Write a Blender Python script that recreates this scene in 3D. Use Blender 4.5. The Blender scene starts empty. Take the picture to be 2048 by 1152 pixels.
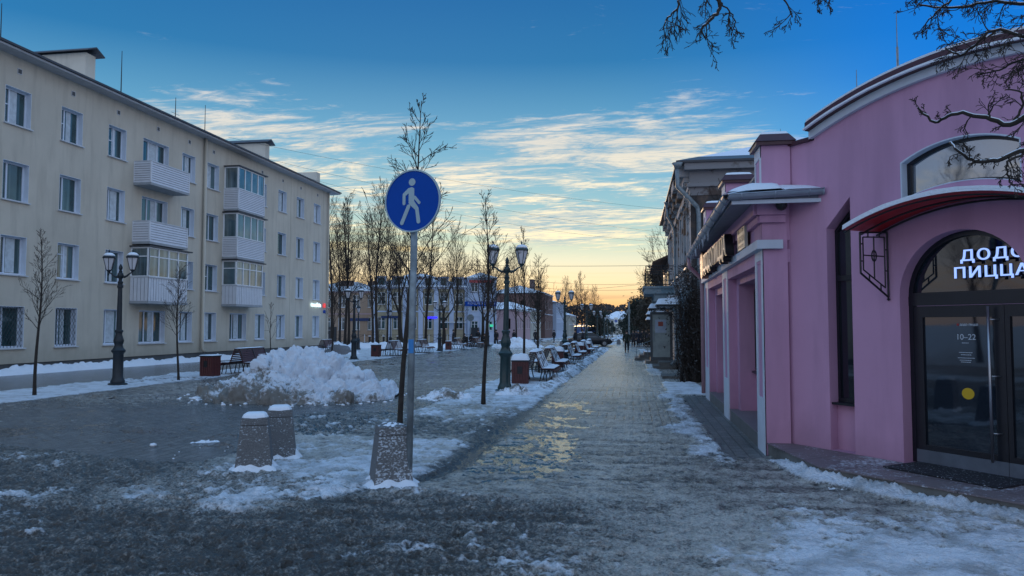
import bpy, math, random
import numpy as np
from mathutils import Vector, Matrix, noise as mn
from mathutils.geometry import tessellate_polygon
random.seed(7)
scene = bpy.context.scene
col = scene.collection
R = math.radians
# ------------------------------------------------------------------ helpers
def gz(y):
    return -0.006 * max(0.0, y - 20.0)
def tag(o, label=None, cat=None, group=None, kind=None):
    if label: o['label'] = label
    if cat: o['category'] = cat
    if group: o['group'] = group
    if kind: o['kind'] = kind
    return o
def wloc(o):
    v = Vector((0, 0, 0))
    while o is not None:
        v += o.location; o = o.parent
    return v
def empty(name, loc, rz=0.0):
    o = bpy.data.objects.new(name, None); col.objects.link(o)
    o.empty_display_size = 0.2
    o.location = loc; o.rotation_euler = (0, 0, rz)
    return o
class Fr:
    """a facade frame: u to the viewer's right, z up, d outwards"""
    def __init__(s, O, U):
        s.O = Vector(O); s.U = Vector((U[0], U[1], 0)).normalized(); s.N = Vector((s.U.y, -s.U.x, 0))
    def p(s, u, z, d=0.0):
        return s.O + s.U * u + s.N * d + Vector((0, 0, z))
WORLD = Fr((0, 0, 0), (1, 0))
class MB:
    def __init__(s): s.v = []; s.f = []
    def add(s, vs, fs):
        b = len(s.v); s.v += [tuple(v) for v in vs]; s.f += [tuple(b + i for i in f) for f in fs]; return s
    def box(s, x0, x1, y0, y1, z0, z1, taper=0.0):
        t = taper
        v = [(x0, y0, z0), (x1, y0, z0), (x1, y1, z0), (x0, y1, z0), (x0 + t, y0 + t, z1), (x1 - t, y0 + t, z1), (x1 - t, y1 - t, z1), (x0 + t, y1 - t, z1)]
        return s.add(v, [(3, 2, 1, 0), (4, 5, 6, 7), (0, 1, 5, 4), (1, 2, 6, 5), (2, 3, 7, 6), (3, 0, 4, 7)])
    def fbox(s, fr, u0, u1, z0, z1, d0, d1):
        v = [fr.p(u, z, d) for z in (z0, z1) for (u, d) in ((u0, d1), (u1, d1), (u1, d0), (u0, d0))]
        return s.add(v, [(3, 2, 1, 0), (4, 5, 6, 7), (0, 1, 5, 4), (1, 2, 6, 5), (2, 3, 7, 6), (3, 0, 4, 7)])
    def obox(s, c, ax, ay, az):
        c = Vector(c); ax = Vector(ax); ay = Vector(ay); az = Vector(az)
        v = [c + ax * i + ay * j + az * k for k in (-1, 1) for (i, j) in ((-1, -1), (1, -1), (1, 1), (-1, 1))]
        return s.add(v, [(3, 2, 1, 0), (4, 5, 6, 7), (0, 1, 5, 4), (1, 2, 6, 5), (2, 3, 7, 6), (3, 0, 4, 7)])
    def tube(s, pts, rad, n=6, cap=True):
        pts = [Vector(p) for p in pts]; m = len(pts)
        if not hasattr(rad, '__len__'): rad = [rad] * m
        b = len(s.v); side = None
        for i, p in enumerate(pts):
            t = (pts[min(i + 1, m - 1)] - pts[max(i - 1, 0)])
            if t.length < 1e-9: t = Vector((0, 0, 1))
            t.normalize()
            if side is None:
                a = Vector((0, 0, 1)) if abs(t.z) < .9 else Vector((1, 0, 0))
                side = t.cross(a).normalized()
            else:
                side = (side - t * side.dot(t))
                if side.length < 1e-6: side = t.orthogonal()
                side.normalize()
            o = t.cross(side)
            for k in range(n):
                a = 2 * math.pi * k / n
                q = p + (side * math.cos(a) + o * math.sin(a)) * rad[i]
                s.v.append((q.x, q.y, q.z))
        for i in range(m - 1):
            for k in range(n):
                a0 = b + i * n + k; a1 = b + i * n + (k + 1) % n
                s.f.append((a0, a1, a1 + n, a0 + n))
        if cap and n > 2:
            s.f.append(tuple(b + k for k in range(n))[::-1]); s.f.append(tuple(b + (m - 1) * n + k for k in range(n)))
        return s
    def lathe(s, c, prof, n=16, rot=0.0, axis=None):
        b = len(s.v)
        for (r, z) in prof:
            for k in range(n):
                a = 2 * math.pi * k / n + rot
                s.v.append((c[0] + r * math.cos(a), c[1] + r * math.sin(a), c[2] + z))
        m = len(prof)
        for i in range(m - 1):
            for k in range(n):
                a0 = b + i * n + k; a1 = b + i * n + (k + 1) % n
                s.f.append((a0, a1, a1 + n, a0 + n))
        s.f.append(tuple(b + k for k in range(n))[::-1]); s.f.append(tuple(b + (m - 1) * n + k for k in range(n)))
        return s
    def prism(s, fr, poly, d0, d1, holes=()):
        """polygon in (u,z), from depth d0 (back) to d1 (front), holes cut through"""
        loops = [list(poly)] + [list(h) for h in holes]
        vec = [[Vector((u, z, 0)) for (u, z) in l] for l in loops]
        tris = tessellate_polygon(vec)
        flat = [q for l in loops for q in l]; n = len(flat)
        b = len(s.v)
        s.v += [tuple(fr.p(u, z, d1)) for u, z in flat] + [tuple(fr.p(u, z, d0)) for u, z in flat]
        for t in tris:
            a = [flat[i] for i in t]
            ar = (a[1][0] - a[0][0]) * (a[2][1] - a[0][1]) - (a[2][0] - a[0][0]) * (a[1][1] - a[0][1])
            if abs(ar) < 1e-12: continue
            tt = t if ar > 0 else (t[0], t[2], t[1])
            s.f.append(tuple(b + i for i in tt)); s.f.append(tuple(b + n + i for i in tt[::-1]))
        o = 0
        for li, l in enumerate(loops):
            m = len(l)
            ar = sum(l[i][0] * l[(i + 1) % m][1] - l[(i + 1) % m][0] * l[i][1] for i in range(m))
            ccw = (ar > 0) == (li == 0)
            for i in range(m):
                i0 = b + o + i; i1 = b + o + (i + 1) % m
                s.f.append((i0, i0 + n, i1 + n, i1) if ccw else (i0, i1, i1 + n, i0 + n))
            o += m
        return s
    def grid_wall(s, fr, u0, u1, z0, z1, holes, rev=0.0, d=0.0):
        """wall face with rectangular holes; reveals go back by rev"""
        us = sorted(set([u0, u1] + [h[0] for h in holes] + [h[1] for h in holes]))
        zs = sorted(set([z0, z1] + [h[2] for h in holes] + [h[3] for h in holes]))
        us = [u for u in us if u0 <= u <= u1]; zs = [z for z in zs if z0 <= z <= z1]
        for i in range(len(us) - 1):
            for j in range(len(zs) - 1):
                cu = (us[i] + us[i + 1]) / 2; cz = (zs[j] + zs[j + 1]) / 2
                if any(h[0] < cu < h[1] and h[2] < cz < h[3] for h in holes): continue
                s.add([fr.p(us[i], zs[j], d), fr.p(us[i + 1], zs[j], d), fr.p(us[i + 1], zs[j + 1], d), fr.p(us[i], zs[j + 1], d)], [(0, 1, 2, 3)])
        if rev > 0:
            for (a, b_, c, e) in holes:
                q = [(a, c), (b_, c), (b_, e), (a, e)]
                for k in range(4):
                    (ua, za), (ub, zb) = q[k], q[(k + 1) % 4]
                    s.add([fr.p(ua, za, d), fr.p(ub, zb, d), fr.p(ub, zb, d - rev), fr.p(ua, za, d - rev)], [(3, 2, 1, 0)])
        return s
    def build(s, name, mat, parent=None, smooth=False, loc=None):
        me = bpy.data.meshes.new(name)
        if parent is not None: off = wloc(parent)
        elif loc is not None: off = Vector(loc)
        else:
            xs = [v[0] for v in s.v]; ys = [v[1] for v in s.v]; zs = [v[2] for v in s.v]
            off = Vector(((min(xs) + max(xs)) / 2, (min(ys) + max(ys)) / 2, min(zs)))
        me.from_pydata([(v[0] - off.x, v[1] - off.y, v[2] - off.z) for v in s.v], [], s.f)
        me.materials.append(mat)
        if smooth:
            me.polygons.foreach_set('use_smooth', [True] * len(me.polygons))
            if smooth != 'all':
                try: me.set_sharp_from_angle(angle=R(38))
                except Exception: pass
        me.update()
        o = bpy.data.objects.new(name, me); col.objects.link(o)
        if parent is not None: o.parent = parent
        else: o.location = off
        return o
def kids(o): return [c for c in bpy.data.objects if c.parent == o]
def copy_tree(o, parent=None):
    c = o.copy(); col.objects.link(c); c.parent = parent
    for ch in kids(o): copy_tree(ch, c)
    return c
def place(src, loc, rz=0.0, label=None, first=None, sc=1.0):
    o = src if first else copy_tree(src)
    o.location = loc; o.rotation_euler = (0, 0, rz); o.scale = (sc, sc, sc)
    if label: o['label'] = label
    return o
# ------------------------------------------------------------------ materials
def srgb(r, g, b):
    f = lambda c: (c / 255 / 12.92) if c / 255 <= .04045 else ((c / 255 + .055) / 1.055) ** 2.4
    return (f(r), f(g), f(b), 1)
class NT:
    def __init__(s, tree): s.t = tree; s.n = tree.nodes; s.l = tree.links
    def node(s, ty, **kw):
        n = s.n.new(ty)
        for k, v in kw.items(): setattr(n, k, v)
        return n
    def link(s, a, b): s.l.new(a, b)
    def val(s, inp, v):
        if hasattr(v, 'links') or isinstance(v, bpy.types.NodeSocket): s.link(v, inp)
        else: inp.default_value = v
    def math(s, op, a, b=0.0, clamp=False):
        n = s.node('ShaderNodeMath', operation=op, use_clamp=clamp); s.val(n.inputs[0], a); s.val(n.inputs[1], b); return n.outputs[0]
    def mix(s, f, a, b):
        n = s.node('ShaderNodeMix', data_type='RGBA'); s.val(n.inputs[0], f); s.val(n.inputs[6], a); s.val(n.inputs[7], b); return n.outputs[2]
    def noise(s, vec, scale, detail=4, rough=.55, dist=0.0):
        n = s.node('ShaderNodeTexNoise'); s.link(vec, n.inputs['Vector'])
        n.inputs['Scale'].default_value = scale; n.inputs['Detail'].default_value = detail; n.inputs['Roughness'].default_value = rough; n.inputs['Distortion'].default_value = dist
        return n.outputs[0]
    def mapr(s, v, a, b, c=0.0, d=1.0, smooth=False):
        n = s.node('ShaderNodeMapRange'); n.interpolation_type = 'SMOOTHSTEP' if smooth else 'LINEAR'
        s.val(n.inputs[0], v); n.inputs[1].default_value = a; n.inputs[2].default_value = b; n.inputs[3].default_value = c; n.inputs[4].default_value = d
        return n.outputs[0]
    def mapping(s, vec, sc=(1, 1, 1), rot=(0, 0, 0), loc=(0, 0, 0)):
        n = s.node('ShaderNodeMapping'); s.link(vec, n.inputs[0]); n.inputs[1].default_value = loc; n.inputs[2].default_value = rot; n.inputs[3].default_value = sc
        return n.outputs[0]
    def bump(s, h, strength, dist=.01, normal=None):
        n = s.node('ShaderNodeBump'); s.link(h, n.inputs['Height']); n.inputs['Strength'].default_value = strength; n.inputs['Distance'].default_value = dist
        if normal is not None: s.link(normal, n.inputs['Normal'])
        return n.outputs[0]
def newmat(name):
    m = bpy.data.materials.new(name); m.use_nodes = True
    t = NT(m.node_tree); b = m.node_tree.nodes['Principled BSDF']
    g = t.node('ShaderNodeNewGeometry')
    return m, t, b, g.outputs['Position']
def P(name, c, rough=.7, var=.12, scale=3.0, bump=.15, bs=60.0, metal=0.0, c2=None, patch=None, spec=.5, bd=.01):
    """plain surface: base colour with blotchy variation (or a second patch colour) and fine bump"""
    m, t, b, pos = newmat(name)
    c = tuple(c[:3]) + (1,)
    n = t.noise(pos, scale, 6, .6)
    if c2 is None: ca = tuple(x * (1 - var) for x in c[:3]) + (1,); cb = tuple(min(1, x * (1 + var)) for x in c[:3]) + (1,); f = t.mapr(n, .3, .7)
    else:
        ca = c; cb = tuple(c2[:3]) + (1,); lo, hi = patch or (.5, .56); f = t.mapr(n, lo, hi)
    colr = t.mix(f, ca, cb)
    t.link(colr, b.inputs['Base Color'])
    b.inputs['Roughness'].default_value = rough; b.inputs['Metallic'].default_value = metal
    b.inputs['Specular IOR Level'].default_value = spec
    if bump > 0: t.link(t.bump(t.noise(pos, bs, 3, .6), bump, bd), b.inputs['Normal'])
    return m
def emis(name, c, st):
    m, t, b, pos = newmat(name)
    b.inputs['Base Color'].default_value = tuple(c[:3]) + (1,)
    b.inputs['Emission Color'].default_value = tuple(c[:3]) + (1,); b.inputs['Emission Strength'].default_value = st
    return m
def stucco(name, c, stain=.25, low=None):
    m, t, b, pos = newmat(name)
    n = t.noise(pos, .5, 5, .6); n2 = t.noise(t.mapping(pos, (2.5, 2.5, .35)), 1.0, 5, .6)
    f = t.math('MULTIPLY', t.mapr(n, .35, .7), .5); f2 = t.math('MULTIPLY', t.mapr(n2, .48, .74), .85)
    ca = tuple(c[:3]) + (1,); cb = tuple(x * (1 - stain) for x in c[:3]) + (1,)
    colr = t.mix(f, ca, cb); colr = t.mix(f2, colr, cb)
    if low:
        sx = t.node('ShaderNodeSeparateXYZ'); t.link(pos, sx.inputs[0])
        e = t.math('ADD', sx.outputs[2], t.math('MULTIPLY', t.math('SUBTRACT', t.noise(pos, 2.5, 5), .5), 1.0))
        colr = t.mix(t.mapr(e, low[0], low[1], .55, 0.0, True), colr, (c[0] * .55, c[1] * .55, c[2] * .52, 1))
    t.link(colr, b.inputs['Base Color']); b.inputs['Roughness'].default_value = .85; b.inputs['Specular IOR Level'].default_value = .25
    t.link(t.bump(t.noise(pos, 130, 3, .7), .35, .004), b.inputs['Normal'])
    return m
def snowmat(name, dirt=(.5, .6), dcol=(.16, .145, .12), white=(.80, .84, .90), dscale=1.2):
    m, t, b, pos = newmat(name)
    n = t.noise(pos, dscale, 7, .65); n2 = t.noise(pos, 14, 5, .6)
    f = t.mapr(t.math('ADD', n, t.math('MULTIPLY', t.math('SUBTRACT', n2, .5), .35)), dirt[0], dirt[1])
    t.link(t.mix(f, tuple(white) + (1,), tuple(dcol) + (1,)), b.inputs['Base Color'])
    b.inputs['Roughness'].default_value = .65; b.inputs['Specular IOR Level'].default_value = .35
    t.link(t.bump(t.noise(pos, 38, 5, .65), .6, .03), b.inputs['Normal'])
    return m
m_snow = snowmat('fresh_snow', (.72, .85))
m_snowd = snowmat('dirty_snow', (.48, .60))
m_pile = snowmat('pile_snow', (.50, .62), (.17, .15, .125), dscale=.9)
m_beige = stucco('beige_render', (.60, .545, .45), .26, (.2, 1.5))
m_plinth = P('plinth_grey', (.09, .095, .10), .8)
m_white = P('white_pvc', (.78, .80, .82), .35, .05)
m_reveal = P('white_reveal', (.66, .72, .80), .7, .05)
m_metalw = P('painted_metal_white', (.55, .57, .60), .45, .1)
m_siding = P('white_siding', (.70, .72, .76), .45, .06)
m_dark = P('dark_metal', (.010, .016, .022), .5, .3, 8, .1)
m_green = P('dark_green_metal', (.015, .040, .042), .32, .25, 8, .1)
m_roofd = P('roof_dark_sheet', (.04, .042, .05), .45, .3, 2)
m_bark = P('bark', (.030, .023, .018), .9, .4, 12, .6, 90)
m_bark2 = P('twig_bark', (.034, .024, .018), .9, .3, 12, 0)
m_redwood = P('red_brown_slats', (.085, .020, .018), .45, .3, 14, .3, 40)
m_granite = None
m_galv = P('galvanised_steel', (.20, .24, .26), .5, .35, 7, .2, 50, metal=.35)
m_blue = P('sign_blue', (.0, .062, .36), .55, .06, 2, 0, spec=.15)
m_signw = P('sign_white', (.34, .46, .50), .45, .08, 2, 0)
m_sticker = P('sticker_blue', (.03, .22, .55), .5)
m_black = P('black_paint', (.012, .012, .014), .4, .2, 8, .05)
m_wire = P('wire_black', (.01, .01, .012), .6, .1, 5, 0)
m_pink = stucco('pink_render', (.57, .315, .46), .26, (-.1, .8))
m_pinkw = P('pale_trim', (.55, .60, .67), .75, .08)
m_coping = P('dark_red_coping', (.055, .012, .022), .4, .25, 3)
m_gutter = P('grey_gutter', (.30, .34, .40), .35, .12, 4, .05, metal=.3)
m_soffit = P('grey_soffit', (.22, .22, .26), .6, .15, 4)
m_redcan = P('red_canopy', (.52, .018, .022), .35, .15, 3)
m_frame = P('dark_door_frame', (.008, .010, .016), .35, .2, 5, 0)
m_tile = P('grey_tile', (.12, .118, .12), .5, .2, 4, .2)
m_kick = P('grey_kickplate', (.10, .12, .15), .4, .2, 4)
m_steel = P('brushed_steel', (.4, .42, .45), .3, .1, 4, 0, metal=.9)
m_yellow = P('yellow_sticker', (.60, .38, .01), .5, .05, 3, 0)
m_letterw = P('white_letter', (.75, .74, .68), .5, .05, 3, 0)
m_skin = P('skin', (.45, .27, .2), .6, .1, 5, 0)
m_curtain = P('curtain_cloth', (.50, .56, .60), .8, .2, 6)
m_mat = P('rubber_mat', (.012, .014, .02), .8, .4, 30, .6, 80)
def glassmat(name, c=(.012, .03, .035), rough=.04, cur=None, ior=1.5):
    m, t, b, pos = newmat(name)
    n = t.noise(pos, .9, 3); colr = t.mix(t.mapr(n, .35, .65), tuple(c) + (1,), tuple(x * 2.2 for x in c) + (1,))
    if cur:
        w = t.noise(t.mapping(pos, (1, 1, .05)), 3.0, 2)
        colr = t.mix(t.mapr(w, .5, .62, 0, .7), colr, tuple(cur) + (1,))
    t.link(colr, b.inputs['Base Color']); b.inputs['Roughness'].default_value = rough; b.inputs['Specular IOR Level'].default_value = .5; b.inputs['IOR'].default_value = ior
    t.link(t.bump(t.noise(pos, 1.2, 2), .06, .05), b.inputs['Normal'])
    return m
m_glass = glassmat('window_glass', (.012, .034, .036), .04, (.10, .17, .18), 1.8)
m_glassb = glassmat('balcony_glass', (.05, .08, .09), .05, (.22, .3, .34), 2.0)
m_glassd = glassmat('door_glass', (.005, .008, .013), .03, None, 1.75)
m_glassu = glassmat('upper_window_glass', (.03, .045, .06), .03, None, 3.2)
m_lampglass = P('frosted_lamp_glass', (.62, .60, .62), .35, .08, 5, 0)
# granite bollards with driven snow stuck on
def granite(name, amt, dirn):
    m, t, b, pos = newmat(name)
    n = t.noise(pos, 90, 4, .7); c = t.mix(t.mapr(n, .3, .7), (.06, .063, .066, 1), (.20, .205, .21, 1))
    tc = t.node('ShaderNodeTexCoord')
    s1 = t.noise(t.mapping(tc.outputs['Object'], (1, 1, 1.6)), 38, 4, .6, .4); s2 = t.noise(tc.outputs['Object'], 4, 2)
    g = t.node('ShaderNodeNewGeometry'); d = t.node('ShaderNodeVectorMath', operation='DOT_PRODUCT'); t.link(g.outputs['True Normal'], d.inputs[0]); d.inputs[1].default_value = dirn
    side = t.mapr(d.outputs['Value'], -.2, .9, -.10, .07)
    f = t.mapr(t.math('ADD', t.math('ADD', s1, t.math('MULTIPLY', t.math('SUBTRACT', s2, .5), .3)), side), .63 - amt, .66 - amt)
    t.link(t.mix(f, c, (.50, .56, .62, 1)), b.inputs['Base Color']); b.inputs['Roughness'].default_value = .75
    t.link(t.bump(t.math('ADD', t.math('MULTIPLY', n, .3), f), .5, .008), b.inputs['Normal'])
    return m
m_granite = granite('granite_with_stuck_snow', -.035, (.5, -.85, 0))
m_granite2 = granite('granite_plastered_with_snow', .03, (.75, -.65, 0))
m_stone = P('far_granite', (.17, .17, .18), .8, .3, 20)
# ------------------------------------------------------------------ numpy noise
def _h(ix, iy, seed):
    h = (ix.astype(np.int64) * 374761393 + iy.astype(np.int64) * 668265263 + seed * 974634777) & 0xffffffff
    h = ((h ^ (h >> 13)) * 1274126177) & 0xffffffff
    h = ((h ^ (h >> 16)) * 2246822519) & 0xffffffff
    return ((h ^ (h >> 15)) & 0xffffff) / float(0xffffff)
def vn(x, y, seed=0):
    ix = np.floor(x); iy = np.floor(y); fx = x - ix; fy = y - iy
    fx = fx * fx * (3 - 2 * fx); fy = fy * fy * (3 - 2 * fy)
    a = _h(ix, iy, seed); b = _h(ix + 1, iy, seed); c = _h(ix, iy + 1, seed); d = _h(ix + 1, iy + 1, seed)
    return (a * (1 - fx) + b * fx) * (1 - fy) + (c * (1 - fx) + d * fx) * fy
def fbm(x, y, f, o=4, seed=0, g=.5):
    s = 0; a = 1; t = 0
    for i in range(o):
        s = s + a * vn(x * f + 13.1 * i, y * f + 7.7 * i, seed + i); t += a; a *= g; f *= 2.03
    return s / t
def worley(x, y, f, seed=0):
    x = x * f; y = y * f; ix = np.floor(x); iy = np.floor(y); best = np.full(x.shape, 9.0)
    for i in (-1, 0, 1):
        for j in (-1, 0, 1):
            cx = ix + i; cy = iy + j
            dx = cx + _h(cx, cy, seed) - x; dy = cy + _h(cx, cy, seed + 5) - y
            best = np.minimum(best, dx * dx + dy * dy)
    return np.sqrt(best)
def sst(a, b, x):
    t = np.clip((x - a) / (b - a), 0, 1); return t * t * (3 - 2 * t)
def band(x, a, b, s):
    return sst(a - s, a + s, x) * (1 - sst(b - s, b + s, x))
# ------------------------------------------------------------------ ground
STOOP = [(1.78, 10.50), (2.06, 8.86), (2.42, 8.45), (3.45, 7.28), (4.6, 5.95)]
def stoop_dist(x, y):
    best = np.full(x.shape, 99.0)
    for (ax, ay), (bx, by) in zip(STOOP[:-1], STOOP[1:]):
        dx, dy = bx - ax, by - ay; L = dx * dx + dy * dy
        t = np.clip(((x - ax) * dx + (y - ay) * dy) / L, 0, 1)
        best = np.minimum(best, np.hypot(x - ax - t * dx, y - ay - t * dy))
    return best
def make_ground():
    az = list(np.arange(-180, -50, 4.0)) + list(np.arange(-50, 32, .085)) + list(np.arange(32, 180, 4.0))
    az = np.radians(np.array(az))
    r = [0.05, 1.0, 2.0, 3.0, 3.8]; x = 4.2
    while x < 2500:
        r.append(x); x += max(.019, x * x / 2300 if x < 120 else x * .06)
    r = np.array(r)
    A, Rr = np.meshgrid(az, r); X = Rr * np.sin(A); Y = Rr * np.cos(A)
    n1 = fbm(X, Y, .35, 4, 1); n2 = fbm(X, Y, 1.3, 4, 2); n3 = fbm(X, Y, 4.5, 4, 3); n4 = fbm(X, Y, 16, 3, 4)
    cx = np.where(Y > 9.5, -2.1, -2.1 - .13 * (9.5 - Y) ** 2)
    wob = (n2 - .5) * .25
    walk = sst(-.12, .12, X - cx + wob * .4)
    inroad = (1 - sst(70, 71, Y)) + sst(83, 84, Y)
    strip = band(X, -4.4, -2.1, .2 ) * sst(12.5, 14.5, Y + wob * 3) * inroad
    island = band(X + wob, -5.4, -2.3, .35) * (1 - sst(-.25, .1, X - cx)) * band(Y + wob * 2, 6.35, 11.2, .5)
    ctr = (1 - walk) * band(X, -6.5, -2.2, .6) * band(Y, 11.0, 14.5, .7)
    leftstrip = band(X + (n1 - .5), -16.7, -14.0, .25)
    p = np.zeros_like(X) + .03
    p = np.maximum(p, strip * (.50 + .6 * (n1 - .5)))
    p = np.maximum(p, island * (.40 + .6 * (n1 - .5)))
    p = np.maximum(p, ctr * .26)
    p = np.maximum(p, leftstrip * np.where(Y < 20.5, .88, np.where(Y < 24, .5, .66)) * inroad)
    p = np.maximum(p, band(X, -9.5, -4.2, .5) * band(Y + wob, 19, 62, 2) * .16)
    p = np.maximum(p, band(X, -60, -15.5, .8) * sst(42, 46, Y + n1 * 5) * .8 * inroad)
    p = np.maximum(p, np.where(X < -24.5, .9, 0))
    fore = (1 - sst(7.2, 8.2, Y + wob * 2 + .25 * (X + 2))) * (1 - sst(-1.3, .9, X + (n1 - .5) * 2))
    p = np.maximum(p, fore * (.15 + .9 * (n1 - .45)))
    p = np.maximum(p, sst(.1, 1.6, X + (n1 - .5) * 1.4) * (1 - sst(7.2, 10.0, Y)) * (.20 + .36 * (1 - sst(5.0, 7.6, Y + (n1 - .5) * 2 - .25 * X))))
    sd = stoop_dist(X, Y)
    p = np.maximum(p, (1 - sst(.03, .34, sd + wob * .8)) * .95 * (Y < 10.0))
    edge = band(X + (n2 - .5) * .8 - .045 * np.maximum(0, 14 - Y), .66, 1.2, .22) * band(Y, 9.6, 20, .8)
    p = np.maximum(p, edge * .53)
    p = np.maximum(p, band(X, .9, 1.9, .2) * band(Y, 19.2, 23.6, .5) * .82)
    p = np.maximum(p, band(X + wob, .55, 1.1, .15) * band(Y, 27, 66, 2) * .5)
    p = np.maximum(p, (sst(84, 86, Y) * band(X, -16, 2, 1)) * .33)
    p = np.maximum(p, sst(140, 200, Y) * .5)
    p = np.maximum(p, np.where(X > 4, .5, 0) * (Y < 3))
    st1 = fbm(X * .5 + Y * .12, Y * 3.2, 1.0, 4, 61); st2 = fbm(X * 1.6, Y * 5.5, 1.0, 3, 71)
    nn = .30 * n2 + .36 * n3 + .34 * n4
    snow = sst(.38, .64, nn * .70 + p * .56 - .03 + .10 * (n1 - .5) + .16 * fore * (st1 - .5))
    snow = np.where(p < .05, 0, snow)
    clear = band(X, 1.22, 1.8, .1) * band(Y - 0 * X, 10.3, 19, .4)
    snow *= 1 - clear
    # thin worn ice and slush
    slush = np.clip(walk * .72 + fore * .95 + ctr * .9 + island * .95 + strip * .8, 0, 1)
    slush = np.maximum(slush, (1 - sst(6.4, 7.6, Y + wob + .12 * X)) * .9)
    slush *= 1 - clear
    plz = band(X, -13.9, -4.3, .5) * sst(9, 12, Y)
    slush = np.maximum(slush, plz * (.34 + .4 * (n1 - .5) + .40 * sst(13.5, 20, Y - .12 * X)))
    sl = sst(.40, .60, slush * .55 + (.5 * n3 + .5 * n4) * .5)
    rid = 1 - np.abs(2 * fbm(X, Y, 7, 4, 21) - 1); w = worley(X + (n3 - .5) * .2, Y, 9, 31)
    tone = (.12 + .14 * sst(14, 22, Y)) * plz + (st1 - .5) * 1.1 * fore + (st2 - .5) * .8 * (walk + plz * .6) + .12 * fore + .10 * walk * sst(14, 26, Y) + .36 * walk + .10 + .58 * island + (n1 - .5) * .6 + .45 * strip + (rid - .6) * .6 + (n3 - .5) * .5  # plaza tone rises with distance, painting in the bright sky's reflection on ice
    tone = tone * (1 - .55 * fore) - .45 * band(X - cx, -.35, .12, .12) * sst(7, 9, Y) * walk ** 0
    tone = np.where(walk > .5, tone + .30 * (1 - sst(5, 8.5, Y)) * sst(0, 1.5, X) - .18 * (1 - sst(6, 8, Y)) * (1 - sst(-.5, .6, X)), tone)
    tone += .12 * walk * sst(16, 24, Y)
    wetz = np.clip(band(X, -2.1, -.75 , .3) * band(Y, 8.2, 17.5, 1.2) * .85 + plz * .55 + ctr * .4, 0, 1)
    pud = sst(.455, .54, wetz * .215 + (.28 * n2 + .38 * n3 + .34 * n4) * .70 - .03 + .12 * (n1 - .5) + .05 * band(Y, 8.3, 11.5, .6))
    pud *= (wetz > .02)
    pud = np.where(sd < .5, 0, pud); pud *= (1 - snow)
    rut = band(X - cx, -.30, .05, .08) * sst(6.6, 7.4, Y) * (1 - sst(64, 68, Y))
    H = np.array([gz(v) for v in Y.ravel()]).reshape(Y.shape)
    w2 = worley(X, Y, 22, 41)
    H = H + snow * (.010 + .030 * n3 + .022 * n4) + sl * (1 - .6 * snow) * (.026 * rid * (1.4 - .85 * walk * (Y > 7.5)) + .014 * n4 - .010 * w2)
    H += fore * sl * (.045 * (rid - .5) + .030 * (.6 - w) + .075 * (st1 - .5)) + (walk + plz * (Y < 30)) * (Y > 7.5) * .020 * (st2 - .5) * (1 - clear) + walk * (Y < 26) * .010 * (rid - .5) + ctr * .03 * (rid - .5) + strip * .05 * (n2 - .3)
    H += (1 - sst(.0, .30, sd + wob * .5)) * (Y < 9.9) * (.07 * np.clip(n3 * 1.8 - .4, 0, 1) + .05 * (.7 - w2) + .03 * n4)
    H -= rut * .030 * (1 - .3 * n3) + pud * .012 * (1 - 0 * n3)
    # tyre ruts across the near slush and footprints trodden into the soft parts
    soft = np.clip(fore + island * .8 + snow, 0, 1)
    for (c0, c1, c2) in ((5.05, .16, .02), (6.30, .20, .03), (5.62, -.10, .015)):
        for dx in (0, .16):
            yy = c0 + dx + c1 * (X + 2.5) + c2 * (X + 2.5) ** 2 + .05 * (n2 - .5)
            tr = np.exp(-((Y - yy) / .055) ** 2) * (Y < 9) * (Y > 3) * (X < .6) * (.5 + .8 * n3)
            H -= .022 * tr * soft; tone -= .22 * tr * soft
    prng = np.random.RandomState(5)
    for (x0, y0, x1, y1) in ((.2, 4.6, .9, 14), (1.9, 4.9, -.6, 13), (-1.6, 4.7, -.9, 12), (2.6, 6.2, 1.1, 9.5), (-3.4, 7.0, -2.2, 12.5), (-5.6, 7.3, -2.9, 8.6), (-2.7, 12.5, -3.0, 19), (1.2, 10, 1.0, 19), (3.0, 6.4, .3, 6.1)):
        L = math.hypot(x1 - x0, y1 - y0); n = int(L / .62); ux, uy = (x1 - x0) / L, (y1 - y0) / L
        for k in range(n):
            sdv = .09 if k % 2 else -.09; px = x0 + ux * k * .62 - uy * sdv + prng.normal(0, .05); py = y0 + uy * k * .62 + ux * sdv + prng.normal(0, .05)
            m_ = (np.abs(X - px) < .3) & (np.abs(Y - py) < .3)
            if not m_.any(): continue
            lx = (X[m_] - px) * uy - (Y[m_] - py) * ux; ly = (X[m_] - px) * ux + (Y[m_] - py) * uy
            q = (lx / .055) ** 2 + (ly / .145) ** 2; fp = np.clip(1.15 - q, 0, 1) ** .5; rim = np.exp(-((np.sqrt(q) - 1.15) / .18) ** 2)
            sf = np.clip(.35 + soft[m_], 0, 1); H[m_] += (-.020 * fp + .008 * rim) * sf; tone[m_] -= .12 * fp * sf; snow[m_] *= 1 - .45 * fp
    H = np.where(pud > .6, np.minimum(H, H * 0 + np.array([gz(v) for v in Y.ravel()]).reshape(Y.shape) + .004), H)
    H += .9 * (np.clip(-X - 30, 0, 80) / 80) * 0
    nr, nc = X.shape
    V = np.stack([X, Y, H], -1).reshape(-1, 3)
    idx = np.arange(nr * nc).reshape(nr, nc)
    a = idx[:-1, :]; b = np.roll(idx, -1, 1)[:-1, :]; c = np.roll(idx, -1, 1)[1:, :]; d = idx[1:, :]
    F = np.stack([a, b, c, d], -1).reshape(-1, 4)[:, ::-1]
    me = bpy.data.meshes.new('ground')
    me.vertices.add(len(V)); me.vertices.foreach_set('co', V.ravel())
    me.loops.add(F.size); me.loops.foreach_set('vertex_index', F.ravel())
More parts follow.
